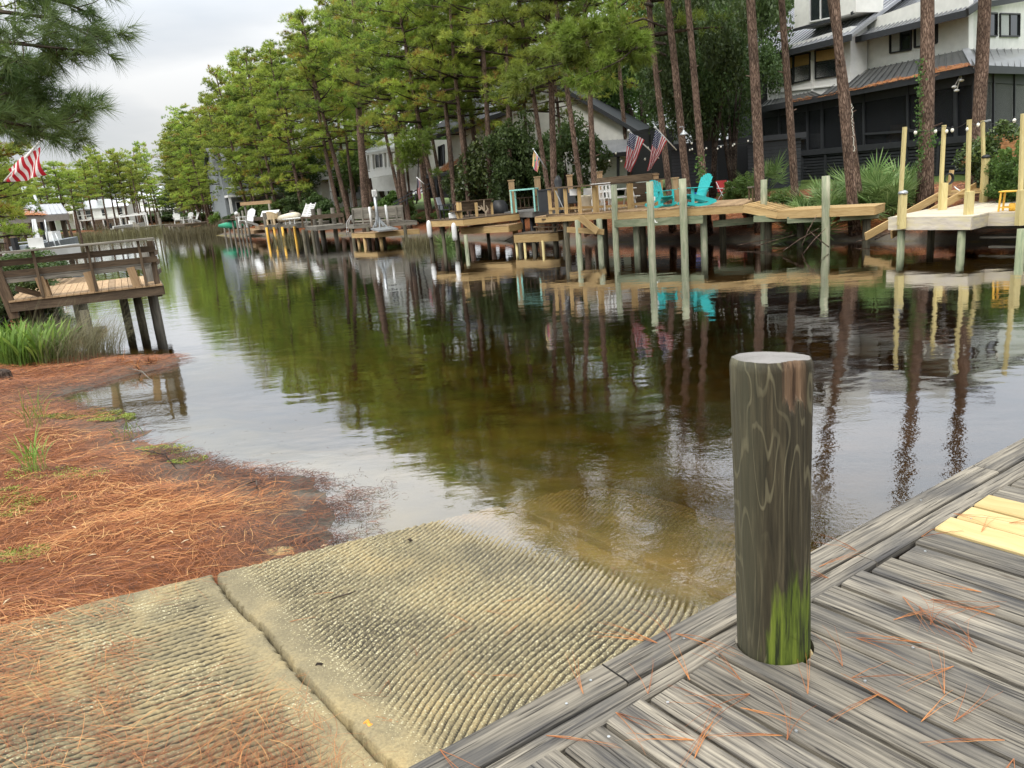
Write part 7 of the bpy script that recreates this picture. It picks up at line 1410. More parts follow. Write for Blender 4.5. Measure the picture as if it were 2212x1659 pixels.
def tubchair(loc, rz, label): 
    t_ = empty('tub_chair', loc, label, 'chair', rz=rz); mb = MB(); n = 14
    for i in range(n):
        a0 = pi * (-.12 + 1.24 * i / n); a1 = pi * (-.12 + 1.24 * (i + 1) / n); mb.prism([(.40 * cos(a0), .36 * sin(a0), .40), (.40 * cos(a1), .36 * sin(a1), .40), (.44 * cos(a1), .40 * sin(a1), 1.0 - .22 * (1 - abs(sin(a1)))), (.44 * cos(a0), .40 * sin(a0), 1.0 - .22 * (1 - abs(sin(a0))))], (.03 * cos(a0), .03 * sin(a0), 0))
    mb.build('shell', M['beige'], t_); mb = MB(); mb.beam((-.36, 0, .42), (.36, 0, .42), .6, .05); mb.build('seat', M['beige'], t_)
    for sx in (-1, 1):
        for y in (-.22, .25): mb = MB(); mb.beam((sx * .36, y, 0), (sx * .34, y, .42), .14, .1, up=(0, 1, 0)); mb.build('leg', M['beige'], t_)
a = D(*r2(1300, 770), 60.4); tubchair((a.x, a.y, 1.3), 2.6, 'beige round-backed plastic chair between two blunt posts')
def lounger(loc, rz, label, s=1., group=None):
    t_ = empty('sun_lounger', loc, label, 'sun lounger', group, rz=rz); t_.scale = (s,) * 3; mb = MB()
    for i in range(9): mb.beam((-.3, -1 + i * .14, .34), (.3, -1 + i * .14, .34), .11, .03)
    mb.build('seat', M['white'], t_); mb = MB(); 
    for i in range(7): mb.beam((-.3, .28 + i * .07, .38 + i * .12), (.3, .28 + i * .07, .38 + i * .12), .03, .10)
    mb.build('backrest', M['white'], t_); mb = MB()
    for sx in (-1, 1): mb.tube([(sx * .32, -1.05, .34), (sx * .32, .25, .34), (sx * .32, .5, .75), (sx * .32, .72, 1.15), (sx * .32, .75, 1.22)], .035, 6); 
    mb.build('frame', M['white'], t_)
    for sx in (-1, 1):
        for y in (-.9, .25): mb = MB(); mb.tube([(sx * .32, y, 0), (sx * .32, y, .34)], .03, 6); mb.build('leg', M['white'], t_)
    return t_
for (x, Y_, lb) in [(1590, 57.8, 'white slatted lounger with raised back, left of the pair'), (1645, 57.2, 'white slatted lounger with raised back, right of the pair')]: a = D(*r2(x, 760), Y_); lounger((a.x, a.y, 1.3), -.9, lb, 1.1)
a = D(*r2(1460, 760), 59.6); mb = MB(); mb.tube([(-1.6, 0, .22), (-1.3, 0, .3), (0, 0, .36), (1.0, 0, .42), (1.5, 0, .42)], [.08, .26, .36, .38, .3], 12); 
for i_ in range(len(mb.v)): x_, y_, z_ = mb.v[i_]; mb.v[i_] = (x_, y_, .1 + z_ * .9)
o = mb.build('kayak', M['cream'], smooth=True); o.location = (a.x, a.y, 1.3); o.rotation_euler = (0, 0, -.8); tag(o, 'cream upturned hull lying on the dock left of the white loungers', 'boat')
for (x, Y_, rz, lb) in [(1630, 56.5, .2, ''), ]: pass
# --- G: frame dock
dI = deck('dock', 'tan dock with thin poles and an empty roof frame', [(-21.2, 69.5), (-18.3, 63.5), (-16.9, 65), (-19.5, 70.5)], 1.15, M['deck_tan'], M['deck_tan'], fh=.28, across=False)
deck('dock', '', [(-26.0, 78), (-21.3, 69.2), (-20.3, 70), (-24.5, 78.5)], .75, M['deck_tan'], M['deck_tan'], fh=.25, across=False, root=dI)
for (x, yt, Y_) in [(885, 655, 72), (920, 640, 71), (955, 615, 70), (985, 555, 68.5), (1245, 540, 67), (755, 745, 77), (850, 715, 74), (800, 715, 75)]: a = D(*r2(x, yt), Y_); pile(dI, a.x, a.y, a.z, .09, M['deck_grey'], nm='pole')
mb = MB(); mb.beam(D(*r2(945, 545), 68.6), D(*r2(1270, 520), 67), .2, .28); part(dI, 'roof_beam', mb, M['deck_tan']); mb = MB(); mb.beam(D(*r2(755, 718), 76.5), D(*r2(925, 705), 72), .5, .08); mb.beam(D(*r2(1000, 712), 67.5), D(*r2(1190, 700), 64.5), .1, .3); mb.prism([D(*r2(820, 690), 75), D(*r2(860, 665), 74.8), D(*r2(925, 690), 74.4), D(*r2(915, 710), 74.4)], (0, .5, 0)); part(dI, 'rail', mb, M['deck_brown'])
a = D(*r2(895, 650), 72); mb = MB(); mb.sphere(a, .2, 8, 6); o = mb.build('dock_lamp', M['white'], smooth=True); tag(o, 'white round lamp on a pole of the frame dock', 'lamp'); mb = MB(); p_ = D(*r2(850, 770), 75); mb.tube([p_ - Vector((1.5, -.8, 0)), p_, p_ + Vector((1.5, -.8, 0))], [.15, .4, .15], 10); o = mb.build('canoe', M['green_pl'], smooth=True); tag(o, 'green canoe stored under the low dock rail', 'canoe')
a = D(*r2(1150, 690), 66); mb = MB(); mb.prism([a, a + Vector((1.6, -.6, .1)), a + Vector((1.8, -.4, .5)), a + Vector((.2, .2, .5))], (0, .1, 0)); o = mb.build('fish_table', M['white']); tag(o, 'small white sloped table on the frame dock', 'table')
# white adirondack chairs
def adirondack(loc, rz, mt, label, s=1., rocker=False, group=None):
    t_ = empty('adirondack_chair', loc, label, 'garden chair', group, rz=rz); t_.scale = (s,) * 3
    mb = MB()
    for i in range(6): y = -.32 + i * .095; z = .38 - (i * .095) * .22; mb.beam((-.27, y, z), (.27, y, z), .085, .022)
    mb.build('seat', mt, t_); mb = MB()
    for i in range(7):
        x = -.255 + i * .085; hh = .98 - .10 * ((i - 3) / 3) ** 2; mb.beam((x * .92, .16, .27), (x * 1.12, .16 + (hh - .27) * .42, hh), .072, .02, up=(0, 1, -.3))
    mb.beam((-.29, .25, .45), (.29, .25, .45), .06, .03); mb.beam((-.30, .37, .72), (.30, .37, .72), .06, .03); mb.build('backrest', mt, t_)
    for sx in (-1, 1):
        mb = MB(); mb.beam((sx * .36, -.40, .59), (sx * .36, .34, .56), .13, .025, bev=.008); mb.build('armrest', mt, t_)
        mb = MB(); mb.beam((sx * .31, -.32, .0 if not rocker else .06), (sx * .31, -.32, .58), .10, .03, up=(1, 0, 0)); mb.build('leg', mt, t_)
        mb = MB(); mb.beam((sx * .28, -.36, .36), (sx * .28, .46, .04 if not rocker else .12), .03, .13); mb.build('leg', mt, t_)
        if rocker: mb = MB(); pts = [(sx * .30, -.50 + i * .13, .035 + .012 * (i - 4) ** 2 * .5) for i in range(9)]; [mb.beam(pts[i], pts[i + 1], .03, .09) for i in range(8)]; mb.build('rocker', mt, t_)
    return t_
a = W(*r4(1825, 950), zB); adirondack((a.x - .05, a.y + .25, zB), .45, M['turq'], 'turquoise rocking chair facing the water, left of the pair', 1.0, True)
a = W(*r4(2130, 942), zB); adirondack((a.x + .2, a.y + .2, zB), -1.25, M['turq'], 'turquoise chair turned sideways, right of the pair', 1.08, True)
cup = MB(); lathe([(.04, 0), (.05, .12)], 10, mb=cup); c_ = D(*r4(1725, 870), 27.9); 
for (x, Y_, rz, lb) in [(265, 117, .5, 'white garden chair leftmost on the far dock'), (385, 116, -.4, 'grey-white garden chair in the middle of the far dock'), (450, 115, -.9, 'white garden chair rightmost on the far dock')]: a = D(*r2(x, 745), Y_); adirondack((a.x, a.y, 1.32), rz, M['white'], lb, 1.55)
a = D(*r2(360, 745), 116.5); mb = MB(); mb.box((0, 0, .55), 1.0, .7, .08); [mb.beam((sx * .4, sy * .28, 0), (sx * .4, sy * .28, .52), .08, .08, up=(0, 1, 0)) for sx in (-1, 1) for sy in (-1, 1)]; o = mb.build('side_table', M['white']); o.location = (a.x, a.y, 1.32); tag(o, 'small white table between the far garden chairs', 'table')
for (x, Y_, lb) in [(1020, 66, 'white adirondack chair under the empty roof frame')]: a = D(*r2(x, 775), Y_); adirondack((a.x, a.y, 1.15), -.6, M['white'], lb, 1.5)
dJ = deck('dock', 'small far dock carrying white garden chairs', [(-50.5, 121), (-42.8, 109), (-38.5, 114), (-46, 124)], 1.3, M['deck_brown'], M['deck_brown'], fh=.3, across=False)
for (x, Y_) in [(180, 118), (215, 116), (240, 116), (280, 113), (330, 114), (420, 116), (300, 118)]: a = D(*r2(x, 830), Y_); pile(dJ, a.x, a.y, 1.1, .16, M['deck_grey'])
# far boat lift
dL = deck('dock', 'dark far dock beside the white boat lift', [(-66, 142), (-58, 134), (-55, 137), (-63, 146)], 1.2, M['deck_grey'], M['pile_dark'], fh=.3, across=False)
deck('dock', '', [(-82, 142), (-74, 140), (-73, 144), (-81, 146)], 1.0, M['deck_tan'], M['deck_tan'], fh=.3, across=False, root=dL)
for (x, Y_) in [(905, 138), (990, 136), (1035, 134), (930, 140), (670, 145), (720, 144), (780, 143)]: a = D(*r1(x, 720), Y_); pile(dL, a.x, a.y, 1.0, .2, M['pile_dark'])
for (x, yt, Y_) in [(865, 665, 140), (880, 670, 139), (895, 680, 138), (1035, 640, 133), (1020, 600, 150)]: a = D(*r1(x, yt), Y_); pile(dL, a.x, a.y, a.z, .2, M['deck_grey'])
bl_ = empty('boat_lift', (D(*r1(860, 650), 145).x, 145, 0), 'white metal boat lift frame with a boat, far down the canal', 'boat lift'); mb = MB(); fr_ = [D(*r1(775, 630), 148), D(*r1(945, 612), 143), D(*r1(930, 605), 152), D(*r1(780, 622), 156)]
for i in range(4): mb.beam(fr_[i], fr_[(i + 1) % 4], .25, .25); mb.beam(fr_[i], (fr_[i].x, fr_[i].y, -1), .22, .22, up=(0, 1, 0))
part(bl_, 'frame', mb, M['white'])
def boat(loc, L, rz, hull, label, group=None):
    t_ = empty('motor_boat', loc, label, 'boat', group, rz=rz); mb = MB(); n = 9; secs = []
    for i in range(n):
        f = i / (n - 1); w_ = L * .17 * (1 - max(0, (f - .55) / .45) ** 2) + .02; h = .55 + .25 * f; x = -L / 2 + L * f; secs.append([(x, -w_, h), (x, -w_ * .8, .15), (x, 0, 0 + .25 * max(0, f - .7)), (x, w_ * .8, .15), (x, w_, h)])
    for i in range(n - 1):
        for k_ in range(4): mb.quad(secs[i][k_], secs[i + 1][k_], secs[i + 1][k_ + 1], secs[i][k_ + 1])
        mb.quad(secs[i][0], secs[i][4], secs[i + 1][4], secs[i + 1][0])
    mb.poly(secs[0]); mb.build('hull', hull, t_, True); mb = MB(); mb.box((.1 * L, 0, .95), L * .14, .7, .8); mb.build('console', M['white'], t_); mb = MB(); mb.box((-L / 2 - .15, 0, .7), .3, .35, .9); mb.build('outboard', M['black'], t_); return t_
a = D(*r1(835, 690), 146); boat((a.x, a.y, 1.0), 6, .8, M['white'], 'white boat hanging in the far lift')
# --- boathouse on the left bank
bh = empty('boathouse', (D(80, 450, 66).x, 66, 0), 'open boathouse with a grey metal roof on white and brown piles, left bank', 'boathouse'); Y0 = 60
eL, eR = D(*r1(10, 635), 56), D(*r1(436, 608), 61); tR, tL = D(*r1(392, 545), 66), D(*r1(60, 560), 62); mb = seam_roof(eL, eR, tR, tL, 12, .12); part(bh, 'roof', mb, M['roof']); mb = MB(); mb.prism([tL, tR, D(*r1(420, 600), 72), D(*r1(60, 600), 68)], (0, 0, -.1)); part(bh, 'roof', mb, M['roof']); mb = MB(); mb.beam(eL - Vector((0, 0, .28)), eR - Vector((0, 0, .28)), .2, .42); mb.beam(eR - Vector((0, 0, .2)), D(*r1(420, 600), 72), .2, .4); part(bh, 'fascia', mb, plain('taupe fascia', (.30, .26, .23), .7))
for (x, Y_, m_, w_) in [(215, 58, 'white', .16), (285, 60, 'white', .12), (330, 62, 'deck_brown', .22), (200, 66, 'deck_brown', .2), (405, 64, 'deck_brown', .2), (265, 66, 'black', .15), (60, 57, 'deck_brown', .2)]: a = D(*r1(x, 645), Y_); pile(bh, a.x, a.y, a.z, w_, M[m_])
sd_n = [D(*r1(70 + 220 * t0, 632 - 60 * h0), 56.5 + 2.5 * t0 + 6 * h0 ) for t0, h0 in zip(nrng.random(1500), nrng.random(1500) ** 1.6 * .8)]
o = needles('straw_drift', np.array([(p_.x, p_.y, p_.z + .12) for p_ in sd_n]), nrng.uniform(0, 6.28, 1500), .35, .05, nrng.uniform(.4, .9, 1500), .03, M['needle']); adopt(bh, o); o['label'] = 'rusty patch of pine straw on the boathouse roof'
mb = MB(); mb.tube([D(*r1(262, 590), 61), D(*r1(222, 490), 61)], .10, 8); part(bh, 'vent_pipe', mb, M['metal'], True)
mb = MB()
for (a, b_, Y_) in [((290, 650), (325, 860), 55), ((358, 735), (415, 870), 54), ((335, 745), (380, 880), 55), ((120, 800), (300, 785), 54), ((210, 650), (232, 890), 53)]: mb.tube([D(*r1(*a), Y_), D(*r1(*b_), Y_)], .045, 8)
part(bh, 'lift_rail', mb, M['metal'], True)
lj = deck('dock', 'dark low dock with a boat in front of the boathouse', [(-37.5, 52.5), (-31.5, 49.5), (-30, 52), (-36, 55)], .9, M['deck_brown'], M['pile_dark'], fh=.25)
for i in range(4): pile(lj, -37 + 1.9 * i, 53 - 1.0 * i, .8, .12, M['pile_dark'])
a = D(*r1(160, 800), 46); boat((a.x, a.y, .7), 5.5, .5, M['white'], 'small white boat moored below the boathouse roof'); a = D(*r1(300, 725), 58); boat((a.x, a.y, .9), 5, 1.2, plain('grey hull', (.25, .28, .30), .4), 'grey-hulled boat hanging under the boathouse')
# red-brown dock seen through the near bench dock
d2 = deck('dock', 'orange-brown low dock seen between the rails of the near bench dock', [D(*r1(150, 945), 24.5).xy[:], D(*r1(500, 925), 22.5).xy[:], (-13.2, 25.5), (-15.5, 26)], .95, M['deck_tan'], M['deck_tan'], fh=.2)
for x in (180, 300, 460, 500): a = D(*r1(x, 1030), 23.5); pile(d2, a.x, a.y, .8, .12, M['pile_dark'])
# --- K: near bench dock at the left
zK = 1.12; FL, FR, RR_, RL = (-10.95, 17.3), (-7.95, 18.3), (-9.4, 21.4), (-12.5, 20.4)
kd = deck('dock', 'brown timber dock with a long bench and back rail over the water, on the left', [FL, FR, RR_, RL], zK, M['deck_tan'], M['deck_brown'], fh=.21, oh=.06)
for (wx, wy, zt) in [(-8.75, 19.45, zK - .1), (-9.4, 20.0, zK - .1), (-9.95, 20.4, zK - .1), (-9.3, 17.2, .78), (-12.0, 20.1, zK - .1), (-10.7, 17.9, zK - .1), (-11.6, 19.0, zK - .1)]: pile(kd, wx, wy, zt, .105, M['pile_dark'])
a = D(*r1(960, 1000), 19.3); pile(kd, a.x, a.y, D(*r1(945, 830), 19.3).z, .12, M['deck_grey'])
fe = Vector((FR[0] - FL[0], FR[1] - FL[1], 0)).normalized(); fn = Vector((-fe.y, fe.x, 0))
def K(s_, back, z): p_ = Vector((FL[0], FL[1], z)) + fe * s_ + fn * back; return p_
LK = (Vector(FR) - Vector(FL)).length
mb = MB(); mb.beam(K(-.55, -.10, zK + 1.05), K(LK + .02, -.10, zK + 1.05), .22, .045, bev=.006); part(kd, 'cap_rail', mb, M['deck_grey'])
mb = MB()
for z_ in (.82, .58): mb.beam(K(-.3, .02, zK + z_), K(LK + .0, .02, zK + z_), .035, .135)
part(kd, 'back_slat', mb, M['deck_brown']); mb = MB()
for s_ in (.72, 1.80, 2.85): mb.beam(K(s_ - .02, -.05, zK + .0), K(s_ - .02, -.08, zK + 1.03), .055, .05, up=fn)
part(kd, 'back_post', mb, M['deck_brown']); mb = MB(); mb.beam(K(.0, .22, zK + .49), K(LK - .15, .22, zK + .49), .42, .045, bev=.005); mb.beam(K(.05, .04, zK + .43), K(LK - .2, .04, zK + .43), .04, .10); part(kd, 'bench_seat', mb, M['deck_grey'])
for s_ in (.75, 1.72, 2.62): mb = MB(); mb.beam(K(s_, .02, zK), K(s_ - .06, .02, zK + .45), .17, .09, up=fn); mb.beam(K(s_ - .02, .38, zK), K(s_ - .06, .38, zK + .45), .12, .07, up=fn); part(kd, 'bench_leg', mb, M['deck_tan'])
mb = MB(); mb.beam(K(LK - .12, .15, zK - .3), K(LK - .10, .15, zK + 1.0), .12, .12, up=fn); mb.beam(K(.02, .1, zK - .4), K(-.12, .0, zK + 1.03), .2, .14, up=fn); mb.beam(K(.15, .15, zK + .25), K(.62, .4, zK), .06, .12); part(kd, 'corner_post', mb, M['deck_brown'])
mb = MB()
for i in range(4): z_ = .92 - .22 * i; mb.beam(K(LK - .06, .1, zK + z_), K(LK - .06, .95 if i else .6, zK + z_), .03, .11)
part(kd, 'side_slat', mb, M['deck_brown'])
# --- flags
m, t, b = new_mat('stars and stripes'); uvn = nn(t, 'ShaderNodeUVMap'); sx = nn(t, 'ShaderNodeSeparateXYZ'); ln(t, uvn.outputs[0], sx.inputs[0])
st = mathn(t, 'MODULO', mathn(t, 'FLOOR', mathn(t, 'MULTIPLY', sx.outputs[1], 12.999)), 2); stc = nn(t, 'ShaderNodeMixRGB'); ln(t, st, stc.inputs[0]); stc.inputs[1].default_value = (.50, .02, .035, 1); stc.inputs[2].default_value = (.78, .76, .74, 1)
can = mathn(t, 'MULTIPLY', mathn(t, 'LESS_THAN', sx.outputs[0], .40), mathn(t, 'GREATER_THAN', sx.outputs[1], 6 / 13))
gx_ = mathn(t, 'MULTIPLY', sx.outputs[0], 11 / .4); gy_ = mathn(t, 'MULTIPLY', mathn(t, 'SUBTRACT', sx.outputs[1], 6 / 13), 9 / (7 / 13)); ix = mathn(t, 'FLOOR', gx_); iy = mathn(t, 'FLOOR', gy_); par = mathn(t, 'MODULO', mathn(t, 'ADD', ix, iy), 2)
fx = mathn(t, 'SUBTRACT', mathn(t, 'FRACT', gx_), .5); fy = mathn(t, 'SUBTRACT', mathn(t, 'FRACT', gy_), .5); rr0 = mathn(t, 'ADD', mathn(t, 'MULTIPLY', fx, fx), mathn(t, 'MULTIPLY', fy, fy)); star = mathn(t, 'MULTIPLY', mathn(t, 'LESS_THAN', rr0, .15), mathn(t, 'SUBTRACT', 1, par))
cc = nn(t, 'ShaderNodeMixRGB'); ln(t, star, cc.inputs[0]); cc.inputs[1].default_value = (.018, .025, .10, 1); cc.inputs[2].default_value = (.8, .8, .8, 1); fi = nn(t, 'ShaderNodeMixRGB'); ln(t, can, fi.inputs[0]); ln(t, stc.outputs[0], fi.inputs[1]); ln(t, cc.outputs[0], fi.inputs[2]); ln(t, fi.outputs[0], b.inputs['Base Color']); b.inputs['Roughness'].default_value = .7
tr = nn(t, 'ShaderNodeBsdfTranslucent'); ln(t, fi.outputs[0], tr.inputs[0]); ms = nn(t, 'ShaderNodeMixShader'); ms.inputs[0].default_value = .3; ln(t, b.outputs[0], ms.inputs[1]); ln(t, tr.outputs[0], ms.inputs[2]); ln(t, ms.outputs[0], t.nodes['Material Output'].inputs[0]); M['flag'] = m
def flag(label, corners, Y_, pole, mt, f=lambda x, y: (x, y), waves=3, depth=.16, cat='flag', rows=26, cols=34, edges=None, poleY=None, u0=0.):
    """corners in the sheet: hoist-top, hoist-bottom, fly-bottom, fly-top; cloth is a folded sheet of two sides 3 mm apart"""
    P_ = [D(*f(*c), Y_) for c in corners]; root = empty('flag', P_[0], label, cat); verts = []; uv = []
    for j in range(rows + 1):
        for i in range(cols + 1):
            u_, v_ = i / cols, j / rows; tp_ = P_[0].lerp(P_[3], u_); bt = P_[1].lerp(P_[2], u_); p_ = bt.lerp(tp_, v_)
            fold = sin((u_ * .55 + v_) * waves * 2 * pi + .6) * depth * (.25 + .75 * u_); p_ = p_ + Vector((fold * .25, fold, .02 * sin(u_ * 9 + v_ * 4))); verts.append(tuple(p_)); uv.append((u0 + u_ * (1 - u0), v_))
    F_ = []; UV = []
    for j in range(rows):
        for i in range(cols): a = j * (cols + 1) + i; q = (a, a + 1, a + cols + 2, a + cols + 1); F_.append(q); UV += [uv[k_] for k_ in q]
    me = bpy.data.meshes.new('cloth'); me.from_pydata(verts, [], F_); l = me.uv_layers.new(name='UVMap'); l.data.foreach_set('uv', np.array(UV, dtype=np.float32).ravel()); me.materials.append(mt); me.polygons.foreach_set('use_smooth', [True] * len(F_)); o = bpy.data.objects.new('cloth', me); C.objects.link(o); adopt(root, o)
    mb = MB(); pp_ = [D(*f(*c), y_) for c, y_ in zip(pole, poleY or [Y_, Y_])]; mb.tube(pp_, .022, 8); mb.sphere(pp_[-1], .045, 8, 6); part(root, 'pole', mb, M['white'] if cat == 'flag' and 'garden' not in label else M['metal'], True); return root
# hoist runs along the pole: top of pole is the upper left
flag('large stars and stripes flag hanging left of the pair above the railed deck', [(1450, 135), (1615, 222), (1470, 575), (1400, 520)], 28.8, [(1770, 420), (1445, 120)], M['flag'], r4, poleY=[30.2, 28.8])
flag('stars and stripes flag hanging right of the pair, in front of the pine', [(1735, 100), (1858, 235), (1700, 520), (1645, 560)], 28.7, [(1960, 330), (1733, 85)], M['flag'], r4, poleY=[29.5, 28.7])
flag('striped red and white flag hanging from a pole beside the near pine boughs', [(255, 172), (48, 325), (70, 408), (290, 362)], 15.5, [(30, 400), (292, 105)], M['flag'], r1, waves=1.3, depth=.09, u0=.42)
flag('small stars and stripes flag hanging between pine trunks by the screened porch', [(1005, 290), (1030, 270), (1045, 480), (1020, 500)], 41, [(1080, 330), (1003, 262)], M['flag'], r3, waves=2, depth=.08)
m, t, b = new_mat('garden flag'); uvn = nn(t, 'ShaderNodeUVMap'); n1 = nn(t, 'ShaderNodeTexVoronoi'); n1.inputs['Scale'].default_value = 3.2; ln(t, uvn.outputs[0], n1.inputs[0]); sx = nn(t, 'ShaderNodeSeparateXYZ'); ln(t, uvn.outputs[0], sx.inputs[0])
r = ramp_node(t, [(0, (.75, .50, .25)), (.25, (.78, .62, .30)), (.4, (.05, .50, .40)), (.55, (.75, .30, .42)), (.75, (.80, .45, .05)), (.9, (.20, .22, .60)), (1, (.75, .5, .2))], mathn(t, 'ADD', mathn(t, 'SUBTRACT', 1, sx.outputs[1]), mathn(t, 'MULTIPLY', mathn(t, 'SUBTRACT', n1.outputs['Distance'], .3), .35)), 'CONSTANT'); ln(t, r.outputs[0], b.inputs['Base Color']); b.inputs['Roughness'].default_value = .8
flag('small colourful orange, pink and green garden flag on a thin pole', [(420, 335), (485, 430), (465, 580), (398, 500)], 31, [(560, 540), (415, 322)], m, r4, waves=1.5, depth=.08)
# --- furniture and clutter on the railed deck
a = D(*r4(995, 950), 30.8); t_ = empty('planter', (a.x, a.y, zB), 'cream round ceramic planter with a green plant behind the railing', 'planter'); lathe([(.20, 0), (.24, .1), (.29, .55), (.31, .58), (.31, .62), (.27, .62), (.26, .5)], 22).build('pot', M['cream'], t_, True)
P_ = nrng.normal(size=(220, 3)) * np.array([.15, .15, .10]) + np.array([0, 0, .78]); V_, F_, rr_ = leaves(P_, unit(nrng.normal(size=(220, 3)) + np.array([0, 0, 1])), .045, nrng.random(220)); np_mesh('plant', V_, F_, M['shrub'], t_, attrs={'rnd': ('FACE', rr_)})
def white_seat(loc, rz, label, w_=.5):
    t_ = empty('dining_chair', loc, label, 'chair', rz=rz); mb = MB(); mb.beam((-w_ / 2, 0, .45), (w_ / 2, 0, .45), .46, .03); mb.build('seat', M['white'], t_); mb = MB()
    for x in (-.42, -.14, .14, .42): mb.beam((x * w_, .22, .45), (x * w_, .27, 1.0), .07, .02, up=(0, 1, 0))
    mb.beam((-w_ / 2, .27, .98), (w_ / 2, .27, .98), .03, .10); mb.beam((-w_ / 2, .24, .7), (w_ / 2, .24, .7), .03, .06); mb.build('backrest', M['white'], t_)
    for sx in (-1, 1):
        for y in (-.2, .22): mb = MB(); mb.beam((sx * w_ / 2, y, 0), (sx * w_ / 2, y, .45), .05, .05, up=(0, 1, 0)); mb.build('leg', M['white'], t_)
for (x, Y_, rz, lb) in [(1145, 30.2, 2.6, 'white wooden chair leftmost at the white picnic set behind the railing'), (1215, 30.5, 2.7, 'second white wooden chair from the left at the white picnic set')]: a = D(*r4(x, 940), Y_); white_seat((a.x, a.y, zB), rz, lb)
a = D(*r4(1330, 915), 30.8); t_ = empty('picnic_table', (a.x, a.y, zB), 'white wooden picnic table behind the left mooring pile', 'table', rz=.3); mb = MB()
for i in range(5): mb.beam((-.65, -.3 + .15 * i, .74), (.65, -.3 + .15 * i, .74), .13, .035)
mb.build('table_top', M['white'], t_); mb = MB(); [mb.beam((-.6, s_ * .6, .44), (.6, s_ * .6, .44), .24, .035) for s_ in (-1, 1)]; mb.build('bench', M['white'], t_)
for sx in (-1, 1): mb = MB(); mb.beam((sx * .5, -.25, .72), (sx * .5, -.55, 0), .08, .04, up=(1, 0, 0)); mb.beam((sx * .5, .25, .72), (sx * .5, .55, 0), .08, .04, up=(1, 0, 0)); mb.beam((sx * .5, -.6, .40), (sx * .5, .6, .40), .04, .09); mb.build('leg', M['white'], t_)
for (x0, x1, y_, Y_, lb) in [(805, 885, 770, 29.9, 'white panel hanging behind the railing, left one'), (955, 1040, 762, 29.7, 'white panel hanging behind the railing above the planter')]: q0 = D(*r4(x0, y_ - 18), Y_); q1 = D(*r4(x1, y_ - 22), Y_); mb = MB(); mb.prism([q0, q1, q1 - Vector((0, 0, .24)), q0 - Vector((0, 0, .24))], (0, .04, 0)); o = mb.build('flower_box', M['white']); tag(o, lb, 'box')
a = D(*r4(830, 950), 31.2); t_ = empty('deck_lounger', (a.x, a.y, zB), 'black mesh reclining chair behind the railing', 'lounger', rz=.2); mb = MB(); mb.prism([(-.3, -.6, .35), (.3, -.6, .35), (.3, .3, .35), (-.3, .3, .35)], (0, 0, .04)); mb.build('seat', M['black'], t_); mb = MB(); mb.prism([(-.3, .3, .37), (.3, .3, .37), (.3, .62, 1.0), (-.3, .62, 1.0)], (0, .04, 0)); mb.build('backrest', M['black'], t_)
for sx in (-1, 1):
    for y in (-.5, .3): mb = MB(); mb.beam((sx * .3, y, 0), (sx * .3, y, .36), .04, .04, up=(0, 1, 0)); mb.build('leg', M['black'], t_)
a = D(*r4(700, 930), 31.5); mb = MB(); mb.tube([(0, 0, 0), (0, 0, .1), (0, 0, 1.25), (0, 0, 1.45)], [.2, .05, .16, .05], 12); o = mb.build('patio_heater', M['black'], smooth=True); o.location = (a.x, a.y, zB); tag(o, 'black covered post-like heater behind the left part of the railing', 'heater')
ra = MB(); ra.tube([D(*r4(655, 770), 30.1), D(*r4(735, 950), 30.0)], .02, 6); o = ra.build('fishing_rod', M['metal']); tag(o, 'thin pale rod leaning against the railing', 'rod')
string_lights('string of white bulbs on the black eave of the gabled house', [r4(990, 355), r4(1100, 365), r4(1205, 372), r4(1310, 365), r4(1390, 360)], [(r4(x, y), 46) for x, y in [(992, 360), (1100, 367), (1204, 373), (1306, 367)]], [46] * 5, bs=.055)
string_lights('drooping string of white bulbs behind the flags', [r4(1100, 400), r4(1400, 420), r4(1620, 400), r4(1800, 380)], [(r4(x, y), 40) for x, y in [(1112, 432), (1238, 448), (1366, 452), (1622, 430), (1752, 408), (1655, 305)]], [40] * 4, bs=.05)
string_lights('string of white bulbs between the pines left of the porch stairs', [r5(75, 315), r5(260, 300), r5(420, 290), r5(560, 260), r5(770, 230)], [(r5(x, y), 33) for x, y in [(76, 330), (97, 258), (103, 322), (228, 330), (255, 313), (377, 316), (413, 295), (541, 284), (558, 268), (706, 232), (762, 243)]], [33] * 5, bs=.035)
mb = MB(); pc_ = D(1843, 300, 24.3)
lt = empty('string_lights', D(*r6(348, 60), 24.4), 'vertical strand of tiny yellow-white lights down the side of the deck-end pine', 'string lights'); mb = MB(); pts = [D(*r6(352 + 3 * sin(i * .7) + i * .9, 20 + i * 24), 24.35) for i in range(22)]; mb.tube(pts, .008, 4); part(lt, 'wire', mb, M['wire']); mb = MB()
for i in range(44): f_ = i / 2; p_ = pts[min(21, int(f_))].lerp(pts[min(21, int(f_) + 1)], f_ % 1); mb.sphere(p_ + Vector((rng.uniform(-.03, .03), -.02, 0)), .013, 6, 4)
part(lt, 'bulb', mb, M['bulb'], True)['kind'] = 'stuff'
